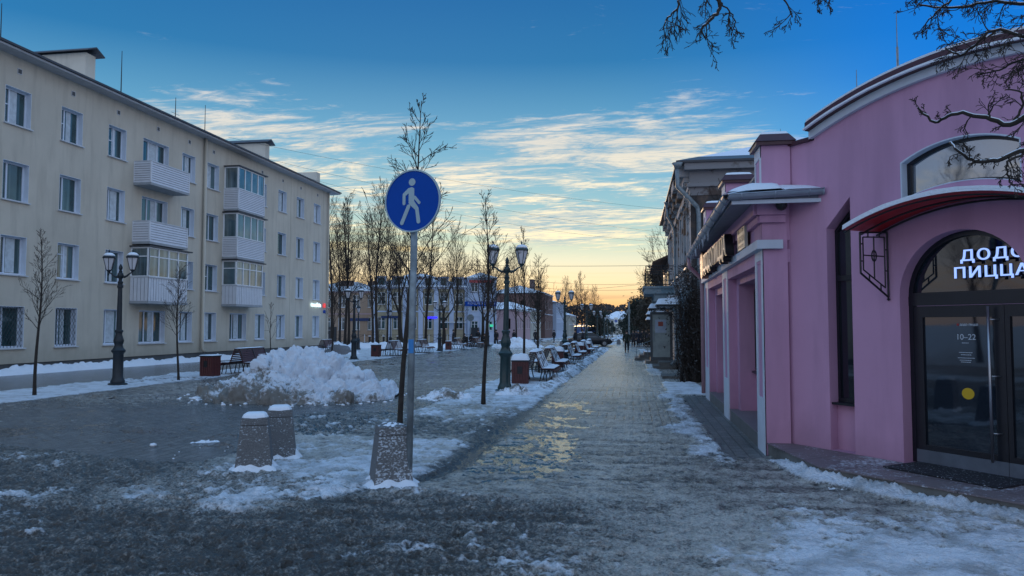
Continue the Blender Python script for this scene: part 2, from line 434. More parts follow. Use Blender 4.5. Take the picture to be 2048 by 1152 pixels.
    me.polygons.add(len(F)); me.polygons.foreach_set('loop_start', np.arange(len(F)) * 4)
    me.polygons.foreach_set('use_smooth', np.ones(len(F), bool))
    me.update(); me.validate()
    jnt = np.clip(clear + walk * sst(11.5, 14, Y) * (1 - sst(38, 60, Y)) + plz * .6, 0, 1)
    gloss = np.clip(plz * sst(13, 19, Y) + .6 * walk * sst(13, 24, Y), 0, 1)
    for nm, arr in (('gloss', gloss), ('jnt', jnt), ('snow', snow), ('slush', sl), ('tone', np.clip(tone, 0, 1)), ('puddle', pud), ('rut', rut), ('clear', clear)):
        at = me.attributes.new(nm, 'FLOAT', 'POINT'); at.data.foreach_set('value', arr.ravel().astype(np.float32))
    o = bpy.data.objects.new('ground', me); col.objects.link(o)
    tag(o, kind='structure')
    m, t, b, pos = newmat('icy_paving')
    at = lambda n: (lambda q: q.outputs['Fac'])(t.node('ShaderNodeAttribute', attribute_name=n))
    fn = t.noise(pos, 34, 7, .78); fn2 = t.noise(pos, 9, 5, .65); fn3 = t.noise(pos, 2.2, 5, .6)
    br = t.node('ShaderNodeTexBrick'); t.link(t.mapping(pos, (1, 1, 1), (0, 0, R(90))), br.inputs[0])
    br.inputs['Color1'].default_value = (.085, .088, .09, 1); br.inputs['Color2'].default_value = (.15, .15, .148, 1); br.inputs['Mortar'].default_value = (.022, .022, .024, 1)
    br.inputs['Scale'].default_value = 1.0; br.inputs['Brick Width'].default_value = .26; br.inputs['Row Height'].default_value = .17; br.inputs['Mortar Size'].default_value = .012; br.inputs['Mortar Smooth'].default_value = .2
    paver = t.mix(t.mapr(fn3, .40, .75, 0, .45), br.outputs[0], (.055, .058, .062, 1))
    jn = t.noise(pos, 1.1, 4, .6)
    tonev = t.math('ADD', at('tone'), t.math('ADD', t.math('MULTIPLY', t.math('SUBTRACT', fn2, .5), 1.3), t.math('MULTIPLY', t.math('SUBTRACT', fn, .5), 3.0)))
    slc = t.mix(t.mapr(tonev, .08, .95), (.028, .021, .013, 1), (.56, .53, .48, 1))
    slf = t.math('MULTIPLY', t.mapr(t.math('ADD', at('slush'), t.math('MULTIPLY', t.math('SUBTRACT', fn, .5), 1.3)), .25, .8), .92)
    # joints keep showing through the worn ice in places
    joint = t.math('MULTIPLY', t.math('MULTIPLY', br.outputs[1], t.mapr(jn, .42, .6)), at('jnt')); slf = t.math('MULTIPLY', slf, t.math('SUBTRACT', 1.0, t.math('MULTIPLY', joint, .75)))
    c1 = t.mix(slf, paver, slc)
    c1 = t.mix(t.math('MULTIPLY', at('rut'), .75), c1, (.035, .034, .032, 1))
    snf = t.mapr(t.math('ADD', at('snow'), t.math('ADD', t.math('MULTIPLY', t.math('SUBTRACT', fn, .5), 1.2), t.math('MULTIPLY', t.math('SUBTRACT', fn2, .5), 1.1))), .38, .92)
    snc = t.mix(t.mapr(t.math('ADD', fn3, t.math('MULTIPLY', fn2, .5)), .7, .95), (.76, .80, .86, 1), (.36, .37, .38, 1))
    c2 = t.mix(snf, c1, snc)
    puf = t.mapr(t.math('ADD', at('puddle'), t.math('MULTIPLY', t.math('SUBTRACT', fn2, .5), 1.1)), .45, .65)
    puf = t.math('MULTIPLY', puf, t.math('SUBTRACT', 1.0, snf), True)
    c3 = t.mix(puf, c2, (.03, .034, .038, 1))
    t.link(c3, b.inputs['Base Color'])
    ro = t.math('ADD', t.math('ADD', .17, t.math('MULTIPLY', at('clear'), .3)), t.math('MULTIPLY', slf, .20)); ro = t.math('ADD', ro, t.math('MULTIPLY', snf, .22))
    ro = t.math('MULTIPLY', ro, t.math('SUBTRACT', 1.0, t.math('MULTIPLY', at('gloss'), .55)))
    ro = t.math('MULTIPLY', ro, t.math('SUBTRACT', 1.0, t.math('MULTIPLY', puf, .93)))
    t.link(ro, b.inputs['Roughness']); b.inputs['Specular IOR Level'].default_value = .85
    vo = t.node('ShaderNodeTexVoronoi'); t.link(pos, vo.inputs['Vector']); vo.inputs['Scale'].default_value = 34
    hh = t.math('ADD', t.math('MULTIPLY', fn2, t.math('ADD', .35, t.math('MULTIPLY', slf, .6))), t.math('MULTIPLY', fn, .45)); hh = t.math('SUBTRACT', hh, t.math('MULTIPLY', vo.outputs['Distance'], t.math('MULTIPLY', slf, .35)))
    hh = t.math('SUBTRACT', hh, t.math('MULTIPLY', joint, .25))
    hh = t.math('MULTIPLY', hh, t.math('SUBTRACT', 1.0, t.math('MULTIPLY', puf, .95)))
    t.link(t.bump(hh, 1.0, .05), b.inputs['Normal'])
    me.materials.append(m)
make_ground()
# pavement of the cross street, slightly above the ground sheet
def crossroad():
    mb = MB()
    for x0 in range(-70, 4, 6):
        pass
    n = 40
    vs = []; fs = []
    for i in range(n + 1):
        x = -90 + i * 150 / n
        for y in (72.5, 82.0): vs.append((x, y, gz(y) + .012))
    for i in range(n): fs.append((2 * i, 2 * i + 2, 2 * i + 3, 2 * i + 1))
    mb.add(vs, fs)
    m = P('wet_asphalt', (.05, .052, .055), .3, .3, 1.5, .4, 20)
    tag(mb.build('road', m), kind='structure')
crossroad()
# ------------------------------------------------------------------ sky, sun, camera
YAW = math.atan(241 / 1480 * math.cos(math.atan(76 / 1480))); PIT = math.atan(76 / 1480)
SUN_AZ = R(-17.0); SUN_EL = R(4.2)      # azimuth from +Y, positive to +X
def make_world():
    w = bpy.data.worlds.new('World'); scene.world = w; w.use_nodes = True
    t = NT(w.node_tree); bg = w.node_tree.nodes['Background']
    tc = t.node('ShaderNodeTexCoord'); d = tc.outputs['Generated']
    sx = t.node('ShaderNodeSeparateXYZ'); t.link(d, sx.inputs[0]); x, y, z = sx.outputs
    zc = t.math('MAXIMUM', z, 0.0)
    def ramp(stops):
        n = t.node('ShaderNodeValToRGB'); t.link(zc, n.inputs[0]); e = n.color_ramp.elements
        while len(e) > 1: e.remove(e[0])
        e[0].position = stops[0][0]; e[0].color = srgb(*stops[0][1])
        for p, c in stops[1:]:
            q = e.new(p); q.color = srgb(*c)
        return n.outputs[0]
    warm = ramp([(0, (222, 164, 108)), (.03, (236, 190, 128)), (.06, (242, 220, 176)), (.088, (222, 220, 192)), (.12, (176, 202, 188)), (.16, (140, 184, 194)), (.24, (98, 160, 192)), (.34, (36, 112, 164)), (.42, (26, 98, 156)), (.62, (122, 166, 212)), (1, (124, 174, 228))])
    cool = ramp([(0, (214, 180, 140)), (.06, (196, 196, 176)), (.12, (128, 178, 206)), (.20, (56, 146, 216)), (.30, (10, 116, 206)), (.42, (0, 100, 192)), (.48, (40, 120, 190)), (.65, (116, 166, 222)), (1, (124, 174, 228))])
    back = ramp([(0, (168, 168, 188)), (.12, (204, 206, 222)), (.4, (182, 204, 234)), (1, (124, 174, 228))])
    hl = t.math('SQRT', t.math('ADD', t.math('ADD', t.math('MULTIPLY', x, x), t.math('MULTIPLY', y, y)), 1e-4))
    fa = t.math('DIVIDE', t.math('ADD', t.math('MULTIPLY', x, math.sin(R(-22))), t.math('MULTIPLY', y, math.cos(R(-22)))), hl)
    c = t.mix(t.mapr(fa, .70, .96, 0, 1, True), cool, warm)
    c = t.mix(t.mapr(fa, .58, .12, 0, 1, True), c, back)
    # cirrus streaks on a flat layer high above
    zz = t.math('ADD', zc, .06)
    cv = t.node('ShaderNodeCombineXYZ'); t.link(t.math('DIVIDE', x, zz), cv.inputs[0]); t.link(t.math('DIVIDE', y, zz), cv.inputs[1])
    p = cv.outputs[0]
    big = t.noise(t.mapping(p, (.42, .30, 1), (0, 0, R(-25)), (3.1, 1.7, 0)), 1.0, 3, .5, .3)
    med = t.noise(t.mapping(p, (.95, 1.75, 1), (0, 0, R(-14)), (.7, .2, 0)), 1.3, 8, .68, .9)
    fin = t.noise(t.mapping(p, (1.8, 6.0, 1), (0, 0, R(-18))), 2.2, 6, .7, 1.2)
    dens = t.math('ADD', t.math('ADD', t.math('MULTIPLY', big, .75), t.math('MULTIPLY', med, .75)), t.math('MULTIPLY', fin, .28))
    # most cloud lies in a belt low over the street; only wisps higher up and to the right
    belt = t.math('MULTIPLY', t.mapr(zc, .05, .15, 0, 1, True), t.mapr(zc, .225, .33, 1, 0, True))
    side = t.mapr(fa, .62, .93, .0, 1, True)
    off = t.math('SUBTRACT', t.math('MULTIPLY', t.math('MULTIPLY', belt, t.math('ADD', t.math('MULTIPLY', side, .75), .25)), .27), .12)
    dens = t.math('ADD', dens, off)
    cl = t.math('MULTIPLY', t.mapr(dens, .925, 1.10, 0, 1, True), t.mapr(zc, .03, .09, 0, 1, True))
    # low bars near the horizon
    bar = t.noise(t.mapping(d, (1.2, 1.2, 26)), 1.6, 5, .6, .4)
    barm = t.math('MULTIPLY', t.mapr(bar, .52, .68, 0, .75, True), t.math('MULTIPLY', t.mapr(zc, .012, .04, 0, 1, True), t.mapr(zc, .10, .15, 1, 0, True)))
    cc = t.node('ShaderNodeValToRGB'); t.link(zc, cc.inputs[0]); e = cc.color_ramp.elements
    e[0].position = .02; e[0].color = srgb(214, 160, 120); e[1].position = .34; e[1].color = srgb(190, 196, 206)
    q = e.new(.10); q.color = srgb(250, 234, 190); q = e.new(.17); q.color = srgb(246, 232, 200); q = e.new(.24); q.color = srgb(214, 208, 196)
    bc = t.mix(t.mapr(zc, .03, .09), srgb(190, 146, 118), srgb(250, 222, 160))
    c = t.mix(barm, c, bc)
    shade = t.mix(t.mapr(t.math('ADD', med, fin), .85, 1.15), srgb(128, 164, 186), cc.outputs[0])
    c = t.mix(t.math('MULTIPLY', cl, .92), c, shade)
    # below the horizon: dull ground light
    c = t.mix(t.mapr(z, -.02, 0), srgb(70, 80, 95), c)
    # a weak physical sky under the clouds keeps the light of the low sun
    sky = t.node('ShaderNodeTexSky', sky_type='NISHITA'); sky.sun_disc = False; sky.sun_elevation = SUN_EL; sky.sun_rotation = SUN_AZ
    ad = t.node('ShaderNodeMix', data_type='RGBA', blend_type='ADD'); ad.inputs[0].default_value = .003
    t.link(c, ad.inputs[6]); t.link(sky.outputs[0], ad.inputs[7])
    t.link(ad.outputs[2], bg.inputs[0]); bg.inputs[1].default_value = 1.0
make_world()
sd = bpy.data.lights.new('sun', 'SUN'); sd.energy = 1.0; sd.angle = R(.5); sd.color = (1, .68, .42)
so = bpy.data.objects.new('sun', sd); col.objects.link(so)
sv = Vector((math.sin(SUN_AZ) * math.cos(SUN_EL), math.cos(SUN_AZ) * math.cos(SUN_EL), math.sin(SUN_EL)))
so.rotation_euler = sv.to_track_quat('Z', 'Y').to_euler()
cd = bpy.data.cameras.new('camera'); cam = bpy.data.objects.new('camera', cd); col.objects.link(cam)
cd.sensor_width = 36; cd.lens = 1480 / 2048 * 36; cd.clip_end = 6000; cd.clip_start = .05
cam.location = (0, 0, 1.75); cam.rotation_euler = (R(90) + PIT, 0, YAW)
scene.camera = cam
scene.view_settings.view_transform = 'Standard'; scene.view_settings.look = 'None'; scene.view_settings.exposure = .27; scene.view_settings.gamma = 1
scene.render.engine = 'CYCLES'
# ------------------------------------------------------------------ trees
def rot_about(v, axis, a):
    return Matrix.Rotation(a, 3, axis) @ v
def branch(mb, p, d, L, r, rng, level, sides, bend=.12, up=.05, nseg=4, kidsn=(6, 4, 0), ratio=.5, ang=(30, 55), rmin=.003):
    pts = [p.copy()]; rad = [r]; q = p.copy(); dd = d.normalized()
    for i in range(nseg):
        dd = (dd + Vector((rng.gauss(0, bend), rng.gauss(0, bend), rng.gauss(0, bend) + up))).normalized()
        q = q + dd * (L / nseg); pts.append(q.copy()); rad.append(max(rmin, r * (1 - .8 * (i + 1) / nseg)))
    mb.tube(pts, rad, sides, cap=False)
    if level <= 0: return
    n = kidsn[0]
    for k in range(n):
        f = .22 + .76 * (k + rng.random() * .8) / n
        i = min(nseg - 1, int(f * nseg)); a = f * nseg - i
        base = pts[i].lerp(pts[i + 1], a); dirn = (pts[i + 1] - pts[i]).normalized()
        ax = dirn.orthogonal().normalized(); ax = rot_about(ax, dirn, rng.random() * 6.283)
        nd = rot_about(dirn, ax, R(rng.uniform(*ang)))
        branch(mb, base, nd, L * ratio * (1.15 - .6 * f) * rng.uniform(.7, 1.25), max(rmin, rad[i] * .6), rng, level - 1, 3, bend * 1.15, up, 3, kidsn[1:] or (0,), ratio, ang, rmin)
def young_tree(seed, H=4.4, z0=1.6, spread=1.0, r0=.045, lean=(0, 0), nb=32, rmin=.0032, dens=(6, 3), asc=(24, 46)):
    rng = random.Random(seed)
    root = empty('street_tree', (0, 0, 0))
    tm = MB(); tw = MB(); pts = []; rad = []; n = 14
    for i in range(n + 1):
        f = i / n
        pts.append(Vector((lean[0] * f ** 2.2 + .012 * H * (math.sin(f * 5 + seed) - math.sin(seed)), lean[1] * f + .010 * H * (math.sin(f * 4 + seed * 2) - math.sin(seed * 2)), f * H - (.05 if i == 0 else 0))))
        rad.append(max(.006, r0 * (1 - .92 * f ** 1.1) * (1.25 if i == 0 else 1)))
    tm.tube(pts, rad, 8)
    for k in range(nb):
        f = (z0 / H) + (1 - z0 / H) * (k + rng.random()) / nb * .97
        i = min(n - 1, int(f * n)); p = pts[i].lerp(pts[i + 1], f * n - i)
        a = k * 2.4 + rng.random(); inc = R(rng.uniform(*asc)) 
        d = Vector((math.cos(a) * math.sin(inc), math.sin(a) * math.sin(inc), math.cos(inc)))
        g = (f - z0 / H) / (1 - z0 / H)
        L = spread * (.95 - .75 * g) * rng.uniform(.65, 1.25)
        branch(tw, p, d, L, max(rmin, .24 * r0 * (1 - .5 * g)), rng, 2, 4, .09, .06, 5, dens, .5, (20, 42), rmin)
    tm.build('trunk', m_bark, root, 'all'); tw.build('crown', m_bark2, root)
    return root
def big_tree(seed, H=13, r0=.24, name='bare_tree', spread=.55, forks=3, rmin=.0085, lean=0.0, depth=5, first=.28):
    rng = random.Random(seed); root = empty(name, (0, 0, 0)); tm = MB(); tw = MB()
    def rec(p, d, L, r, lv):
        pts = [p.copy()]; rad = [r]; q = p.copy(); dd = d.normalized(); ns = 4
        for i in range(ns):
            dd = (dd + Vector((rng.gauss(0, .10), rng.gauss(0, .10), rng.gauss(0, .06) + .10))).normalized()
            q = q + dd * L / ns; pts.append(q.copy()); rad.append(max(rmin, r * (1 - .42 * (i + 1) / ns)))
        (tm if lv >= depth - 1 else tw).tube(pts, rad, 8 if lv >= depth - 1 else (5 if lv > 1 else 3), cap=False)
        if lv <= 0: return
        n = forks if lv > 1 else forks + 1
        for k in range(n):
            f = 1.0 if k < 2 else rng.uniform(.35, .9)
            i = min(ns - 1, int(f * ns)); base = pts[i].lerp(pts[i + 1], f * ns - i)
            dn = (pts[i + 1] - pts[i]).normalized(); ax = rot_about(dn.orthogonal().normalized(), dn, rng.random() * 6.28)
            an = R(rng.uniform(6, 20)) if k == 0 else R(rng.uniform(20, 48) * (spread / .55))
            nd = rot_about(dn, ax, an)
            rec(base, nd, L * rng.uniform(.60, .86), max(rmin, rad[i] * (.78 if k == 0 else .55)), lv - 1)
        for k in range(2 if lv < depth else 0):
            i = rng.randrange(ns); dn = (pts[i + 1] - pts[i]).normalized(); ax = rot_about(dn.orthogonal().normalized(), dn, rng.random() * 6.28)
            branch(tw, pts[i].lerp(pts[i + 1], rng.random()), rot_about(dn, ax, R(rng.uniform(35, 70))), L * .42, max(rmin, rad[i] * .25), rng, 1, 3, .12, .07, 3, (5,), .5, (22, 42), rmin)
    rec(Vector((0, 0, -.1)), Vector((lean, lean * .3, 1)), H * first, r0, depth)
    tm.build('trunk', m_bark, root, 'all'); tw.build('crown', m_bark2, root)
    return root
yt = []
for k, (s, kw) in enumerate([(11, dict()), (23, dict(lean=(-.05, .05), nb=30, spread=.85)), (37, dict(lean=(.04, -.05), spread=1.15, nb=32))]):
    yt.append(young_tree(s, 4.3, **kw))
def put_tree(src, used, px, py, sc, rz, label, group, name=None):
    first = src.name not in used; used.add(src.name)
    o = place(src, (px, py, gz(py)), rz, label, first, sc)
    o['category'] = 'tree'; o['group'] = group
    return o
used = set()
# foreground sapling behind the sign: tall and thin
t0 = young_tree(5, 5.25, 2.1, 1.15, .047, (.26, .0), 30, .0040, (5, 3), (26, 50)); 
put_tree(t0, used, -3.50, 10.9, 1, 0, 'tallest thin bare sapling right behind the blue pedestrian sign', 'young trees planted along the street')
G1 = 'young trees planted along the street'
RT = [(-3.22, 15.9, 0, 1.07, 'thin bare sapling just left of the nearest green lamp'),
      (-3.23, 22.0, 1, 1.10, 'thin bare sapling right in front of the first snow covered bin'),
      (-3.45, 27.5, 2, 1.02, 'thin bare sapling between the first and second bench of the right hand row'),
      (-4.3, 34.0, 0, 1.0, 'slanting thin sapling on the plaza side of the second bench of the right hand row'),
      (-3.6, 47.5, 1, 1.12, 'thin bare sapling just past the second lamp of the right hand row'),
      (-3.7, 60.0, 2, 1.1, 'thin bare sapling in front of the parked dark car'),
      (-4.0, 96.0, 0, 1.2, 'far thin sapling beyond the dark car by the third right hand lamp')]
for i, (x, y, k, s, lab) in enumerate(RT): put_tree(yt[k], used, x, y, s, i * 1.7 + .4, lab, G1)
LT = [(-14.72, 16.4, 1, .97, 'bare sapling with leaning trunk on the snow left of the left hand lamp'),
      (-14.3, 21.7, 2, .86, 'bare sapling with wide low branches beside the dark red bin'),
      (-14.9, 13.9, 2, .95, 'bare sapling at the very left edge, only its branches in view'),
      (-16.3, 38.6, 0, 1.1, 'thin sapling standing against the far corner of the beige apartment block'),
      (-15.0, 42.6, 1, .55, 'short thin stem beside the far left red bin'),
      (-15.2, 48.8, 2, 1.1, 'thin bare sapling among the benches behind the signpost'),
      (-15.0, 57.5, 0, 1.35, 'slender bare tree right of the middle double lamp'),
      (-15.2, 66.0, 1, 1.3, 'slender bare tree next to the last plaza benches')]
for i, (x, y, k, s, lab) in enumerate(LT): put_tree(yt[k], used, x, y, s, i * 2.1 + 1, lab, G1)
sap = young_tree(77, 2.9, .9, 1.15, .03, (0, 0), 9, .006, (3, 0), (25, 38))
put_tree(sap, used, -18.3, 35.6, 1.05, 0, 'small bare sapling rising behind the snow pile against the beige wall', 'small saplings')
def grove_tree(seed, lean, z0, sp):
    o = young_tree(seed, 14, z0, sp, .15, lean, 42, .009, (7, 4), (16, 42)); o.name = 'bare_tree'; return o
bt = [grove_tree(103, (.3, .1), 3.4, 6.2), grove_tree(108, (-.5, .2), 2.6, 5.0), big_tree(15, 13, .22, spread=.55, lean=.25)]
def tall(o): return max(max((v.co.z for v in c.data.vertices), default=0) for c in kids(o) if c.type == 'MESH')
bth = [tall(o) for o in bt]
BT = [(0, -25.2, 71, 17.2, 0, 'tall bare tree with two stems behind the far lamp'),
      (1, -28.6, 72, 15.0, 1.0, 'dark bare tree by the corner of the beige block'),
      (2, -23.3, 73, 14.0, 2.0, 'thick leaning bare tree left of the signpost'),
      (1, -21.6, 76, 15.5, 3.2, 'bare tree directly behind the blue sign'),
      (0, -19.2, 79, 13.5, 4.1, 'bare tree in front of the yellow house, right of the signpost'),
      (2, -16.8, 82, 11.0, 5.0, 'smaller bare tree before the middle of the yellow house'),
      (1, -31.0, 77, 17.0, 2.2, 'bare tree furthest left, half hidden by the beige block'),
      (0, -27.2, 80, 13.0, 5.4, 'slim bare tree between the orange house and the fence'),
      (1, -9.5, 140, 13.0, 1.3, 'far bare tree above the roofs left of the street end'),
      (0, -8.0, 165, 12.0, 2.3, 'furthest bare tree by the street end'),
      (2, 3.6, 62, 10.6, 1.1, 'bare tree spreading over the street from behind the old house'),
      (1, 2.2, 88, 9.0, .3, 'bare tree beside the dark bushes on the right')]
for (k, x, y, s, rz, lab) in BT: put_tree(bt[k], used, x, y, s / bth[k], rz, lab, 'large bare trees behind the plaza')
for i, (k, x, y, h, lab) in enumerate(((1, -24.4, 67.5, 13.5, 'slender bare tree just right of the far double lamp'), (0, -29.6, 70, 15.5, 'bare tree close to the corner of the beige block, second from it'), (2, -18.4, 71.5, 10.5, 'low spreading bare tree between signpost and yellow house'),
        (1, -16.4, 88, 11.5, 'bare tree before the right half of the yellow house'), (0, -14.4, 92, 12.5, 'bare tree in front of the pale corner tower'), (1, -13.2, 104, 10.0, 'bare tree before the rose street house'), (0, -11.2, 124, 11.0, 'bare tree before the cream street house'), (1, -34.5, 84, 15, 'bare tree in front of the orange house, near the beige corner'), (2, -26.8, 88, 12, 'bare tree beyond the railing, left of the yellow house'))): put_tree(bt[k], used, x, y, h / bth[k], i * 1.9 + .7, lab, 'large bare trees behind the plaza')
for i, (k, x, y, h) in enumerate(((0, -22, 2, 12), (1, -15, -5, 11), (2, -27, -4, 13), (0, -11, -10, 11), (1, -30, 5, 12), (2, -19, -12, 12))): put_tree(bt[k], used, x, y, h / bth[k], i * 1.3, 'bare park tree outside the left edge of the view, mirrored in the dark glass', 'park trees beside the camera')
# dense dark tree mass on the right, beyond the old house
def leaf_tree(name, seed, H, W, mat, lab, x, y, n=9000, sz=.16, z0=.5):
    rng = random.Random(seed); root = empty(name, (x, y, gz(y)))
    tr = MB(); tw = MB(); lf = MB()
    tr.tube([Vector((x, y, gz(y) - .1)), Vector((x + .1, y, gz(y) + H * .45)), Vector((x, y + .1, gz(y) + H * .8))], [.22, .15, .05], 8)
    cl = []
    for k in range(46):
        a = rng.random() * 6.283; h = z0 + (H - z0) * rng.random() ** .85; f = (h - z0) / (H - z0)
        rr = W * (.35 + .65 * math.sin(min(1, f * 1.15 + .12) * math.pi) ** .7) * rng.random() ** .5
        c = Vector((x + rr * math.cos(a), y + rr * math.sin(a), gz(y) + h)); cl.append((c, rng.uniform(.5, 1.1) * W * .34))
        b0 = Vector((x, y, gz(y) + max(.4, h - rr * .8)))
        branch(tw, b0, c - b0, (c - b0).length * 1.15, .05, rng, 2, 4, .1, .02, 4, (7, 4), .35, (25, 60), .012)
    for i in range(n):
        c, r = cl[rng.randrange(len(cl))]
        q = c + Vector((rng.gauss(0, 1), rng.gauss(0, 1), rng.gauss(0, .8))) * r * .55
        u = Vector((rng.gauss(0, 1), rng.gauss(0, 1), rng.gauss(0, 1))).normalized(); v = u.orthogonal().normalized(); s_ = sz * rng.uniform(.5, 1.3)
        lf.add([q - u * s_, q + v * s_ * .35, q + u * s_, q - v * s_ * .35], [(0, 1, 2, 3)])
    tr.build('trunk', m_bark, root, 'all'); tw.build('branches', m_bark2, root); lf.build('crown', mat, root)
    tag(root, lab, 'tree', 'leafy dark trees at the right of the street')
m_leafd = P('dry_brown_foliage', (.045, .038, .028), .9, .5, 2.5, 0, c2=(.075, .055, .035), patch=(.4, .7))
m_leafg = P('evergreen_foliage', (.020, .032, .022), .9, .5, 2, 0, c2=(.045, .04, .03), patch=(.45, .7))
leaf_tree('dense_tree', 1, 7.6, 2.3, m_leafd, 'tall dense brownish tree at the right side of the street', 2.6, 72, 9000, .15)
leaf_tree('dense_tree', 2, 5.4, 2.6, m_leafg, 'dark evergreen bush left of the tall brownish tree', .9, 96, 8000, .17, .3)
leaf_tree('dense_tree', 4, 6.4, 2.6, m_leafd, 'dark tree filling the gap behind the group of people', 3.0, 84, 8000, .15, .3)
leaf_tree('dense_tree', 6, 6.5, 4.4, m_leafg, 'far dark clump of trees left of the distant pale house', -9.0, 205, 7000, .3, .3)
leaf_tree('dense_tree', 9, 7.0, 4.2, m_leafg, 'far dark clump of trees right of the distant pale house', 1.0, 190, 7000, .3, .3)
def far_wood():
    rng = random.Random(4); mb = MB()
    for k in range(16000):
        x = rng.uniform(-150, 80); y = 470 + rng.uniform(-12, 30); h = 19 + 5 * mn.noise(Vector((x * .03, 0, 3))) + 3 * mn.noise(Vector((x * .15, 1, 0)))
        z = gz(y) - 1 + rng.random() ** .6 * h; s_ = rng.uniform(.5, 1.3)
        u = Vector((rng.gauss(0, 1), rng.gauss(0, 1), rng.gauss(0, 1))).normalized(); v = u.orthogonal().normalized()
        q = Vector((x, y, z)); mb.add([q - u * s_, q + v * s_ * .7, q + u * s_, q - v * s_ * .7], [(0, 1, 2, 3)])
    tag(mb.build('distant_wood', P('wood_far', (.06, .05, .045), .95, .4, .05, 0)), 'low dark band of woodland along the horizon', 'wood', kind='stuff')
far_wood()
# overhanging tree: trunk outside the frame at the right, limbs given by hand
def overhang():
    root = empty('overhanging_tree', (5.3, 3.6, 0)); rng = random.Random(42); tm = MB(); tw = MB(); sn = MB()
    tm.tube([(5.3, 3.6, -.1), (5.25, 3.65, 1.5), (5.3, 3.6, 3.2), (5.1, 3.9, 4.6)], [.26, .2, .18, .12], 10)
    # (pixel x, pixel y, distance along y) in the photograph turned into places in the street
    f = Vector((-math.sin(YAW) * math.cos(PIT), math.cos(YAW) * math.cos(PIT), math.sin(PIT))); r = Vector((math.cos(YAW), math.sin(YAW), 0)); u = r.cross(f)
    def at(px, py, D):
        d = f + r * ((px - 1024) / 1480) + u * ((576 - py) / 1480); return Vector((0, 0, 1.75)) + d * D
    def limb(pts, r0, r1, nk=10, L=.5, dens=(5, 4), droop=-.10):
        r0 *= .72; nk = int(nk * 1.3)
        q = [at(*p) for p in pts]; n = len(q) - 1
        # smooth
        P_ = []
        for i in range(n):
            for k in range(5):
                t_ = k / 5; a_, b_, c_, d_ = q[max(0, i - 1)], q[i], q[i + 1], q[min(n, i + 2)]
                P_.append(.5 * ((2 * b_) + (c_ - a_) * t_ + (2 * a_ - 5 * b_ + 4 * c_ - d_) * t_ ** 2 + (3 * b_ - a_ - 3 * c_ + d_) * t_ ** 3) + Vector((rng.gauss(0, .004), rng.gauss(0, .004), rng.gauss(0, .004))))
        P_.append(q[-1]); m = len(P_) - 1
        rad = [r0 + (r1 - r0) * i / m for i in range(m + 1)]
        tm.tube(P_, rad, 7, cap=True)
        if r0 > .012: sn.tube([a + Vector((0, 0, rr * .75)) for a, rr in zip(P_, rad)], [x * .62 for x in rad], 5)
        for k in range(nk):
            g = .12 + .88 * (k + rng.random()) / nk; i = min(m - 1, int(g * m)); b = P_[i].lerp(P_[i + 1], g * m - i)
            dn = (P_[i + 1] - P_[i]).normalized(); ax = rot_about(dn.orthogonal().normalized(), dn, rng.random() * 6.28)
            d_ = rot_about(dn, ax, R(rng.uniform(30, 75)))
            branch(tw, b, d_, L * rng.uniform(.5, 1.2) * (1.1 - .5 * g), max(.0036, rad[i] * .45), rng, 2, 4, .20, droop, 6, dens, .5, (25, 55), .0021)
    D = 4.6
    # big crooked limb in front of the arched window
    limb([(2300, 150, 4.2), (2180, 180, 4.3), (2080, 215, 4.4), (2020, 250, 4.5), (1960, 232, 4.6), (1905, 228, 4.7), (1870, 245, 4.8), (1835, 215, 4.8)], .030, .006, 9, .22)
    limb([(2300, 150, 4.2), (2200, 230, 4.2), (2110, 270, 4.3), (2050, 300, 4.3), (1995, 320, 4.4), (1950, 322, 4.4), (1915, 300, 4.4), (1900, 285, 4.5)], .026, .006, 10, .20)
    limb([(2070, 290, 4.3), (2040, 310, 4.3), (2015, 330, 4.3), (2018, 360, 4.3), (2030, 372, 4.3)], .012, .004, 6, .16)
    limb([(2020, 250, 4.5), (2045, 215, 4.5), (2040, 185, 4.5), (2010, 180, 4.6)], .012, .004, 5, .16)
    # crown twigs across the top right corner
    limb([(2350, 60, 4.2), (2200, 40, 4.4), (2080, 10, 4.6), (1990, 5, 4.8), (1900, 15, 5.0), (1835, 10, 5.1)], .022, .005, 15, .34)
    limb([(2300, 100, 4.2), (2150, 90, 4.4), (2060, 75, 4.6), (1990, 60, 4.7), (1950, 90, 4.8), (1920, 110, 4.9), (1890, 95, 5.0)], .02, .005, 15, .32)
    limb([(2250, -60, 4.2), (2120, -40, 4.5), (2020, -30, 4.7), (1930, -20, 4.8), (1880, 20, 4.9), (1850, 50, 5.0)], .02, .004, 14, .3)
    limb([(2200, 120, 4.4), (2120, 130, 4.5), (2050, 120, 4.6), (2000, 140, 4.7), (1960, 150, 4.8)], .014, .004, 10, .26)
    # branches hanging in from above the frame
    limb([(2350, -250, 4.2), (2100, -330, 4.4), (1850, -300, 4.6), (1640, -210, 4.8), (1500, -110, 4.9), (1420, -40, 5.0), (1440, 10, 5.0), (1425, 35, 5.0), (1405, 55, 5.0), (1412, 80, 5.0)], .045, .004, 9, .34)
    limb([(1640, -210, 4.8), (1520, -160, 4.9), (1420, -90, 5.0), (1362, -20, 5.0), (1355, 15, 5.0), (1335, 35, 5.0), (1325, 60, 5.0)], .018, .004, 9, .30)
    limb([(1440, 5, 5.0), (1462, 25, 5.0), (1470, 50, 5.0), (1462, 70, 5.0)], .008, .003, 6, .16)
    limb([(1850, -300, 4.6), (1700, -160, 4.7), (1600, -70, 4.8), (1560, -20, 4.8), (1575, 12, 4.8), (1585, 35, 4.8)], .016, .003, 7, .24)
    limb([(1700, -160, 4.7), (1660, -70, 4.8), (1640, -25, 4.8), (1650, 8, 4.8)], .012, .003, 5, .2)
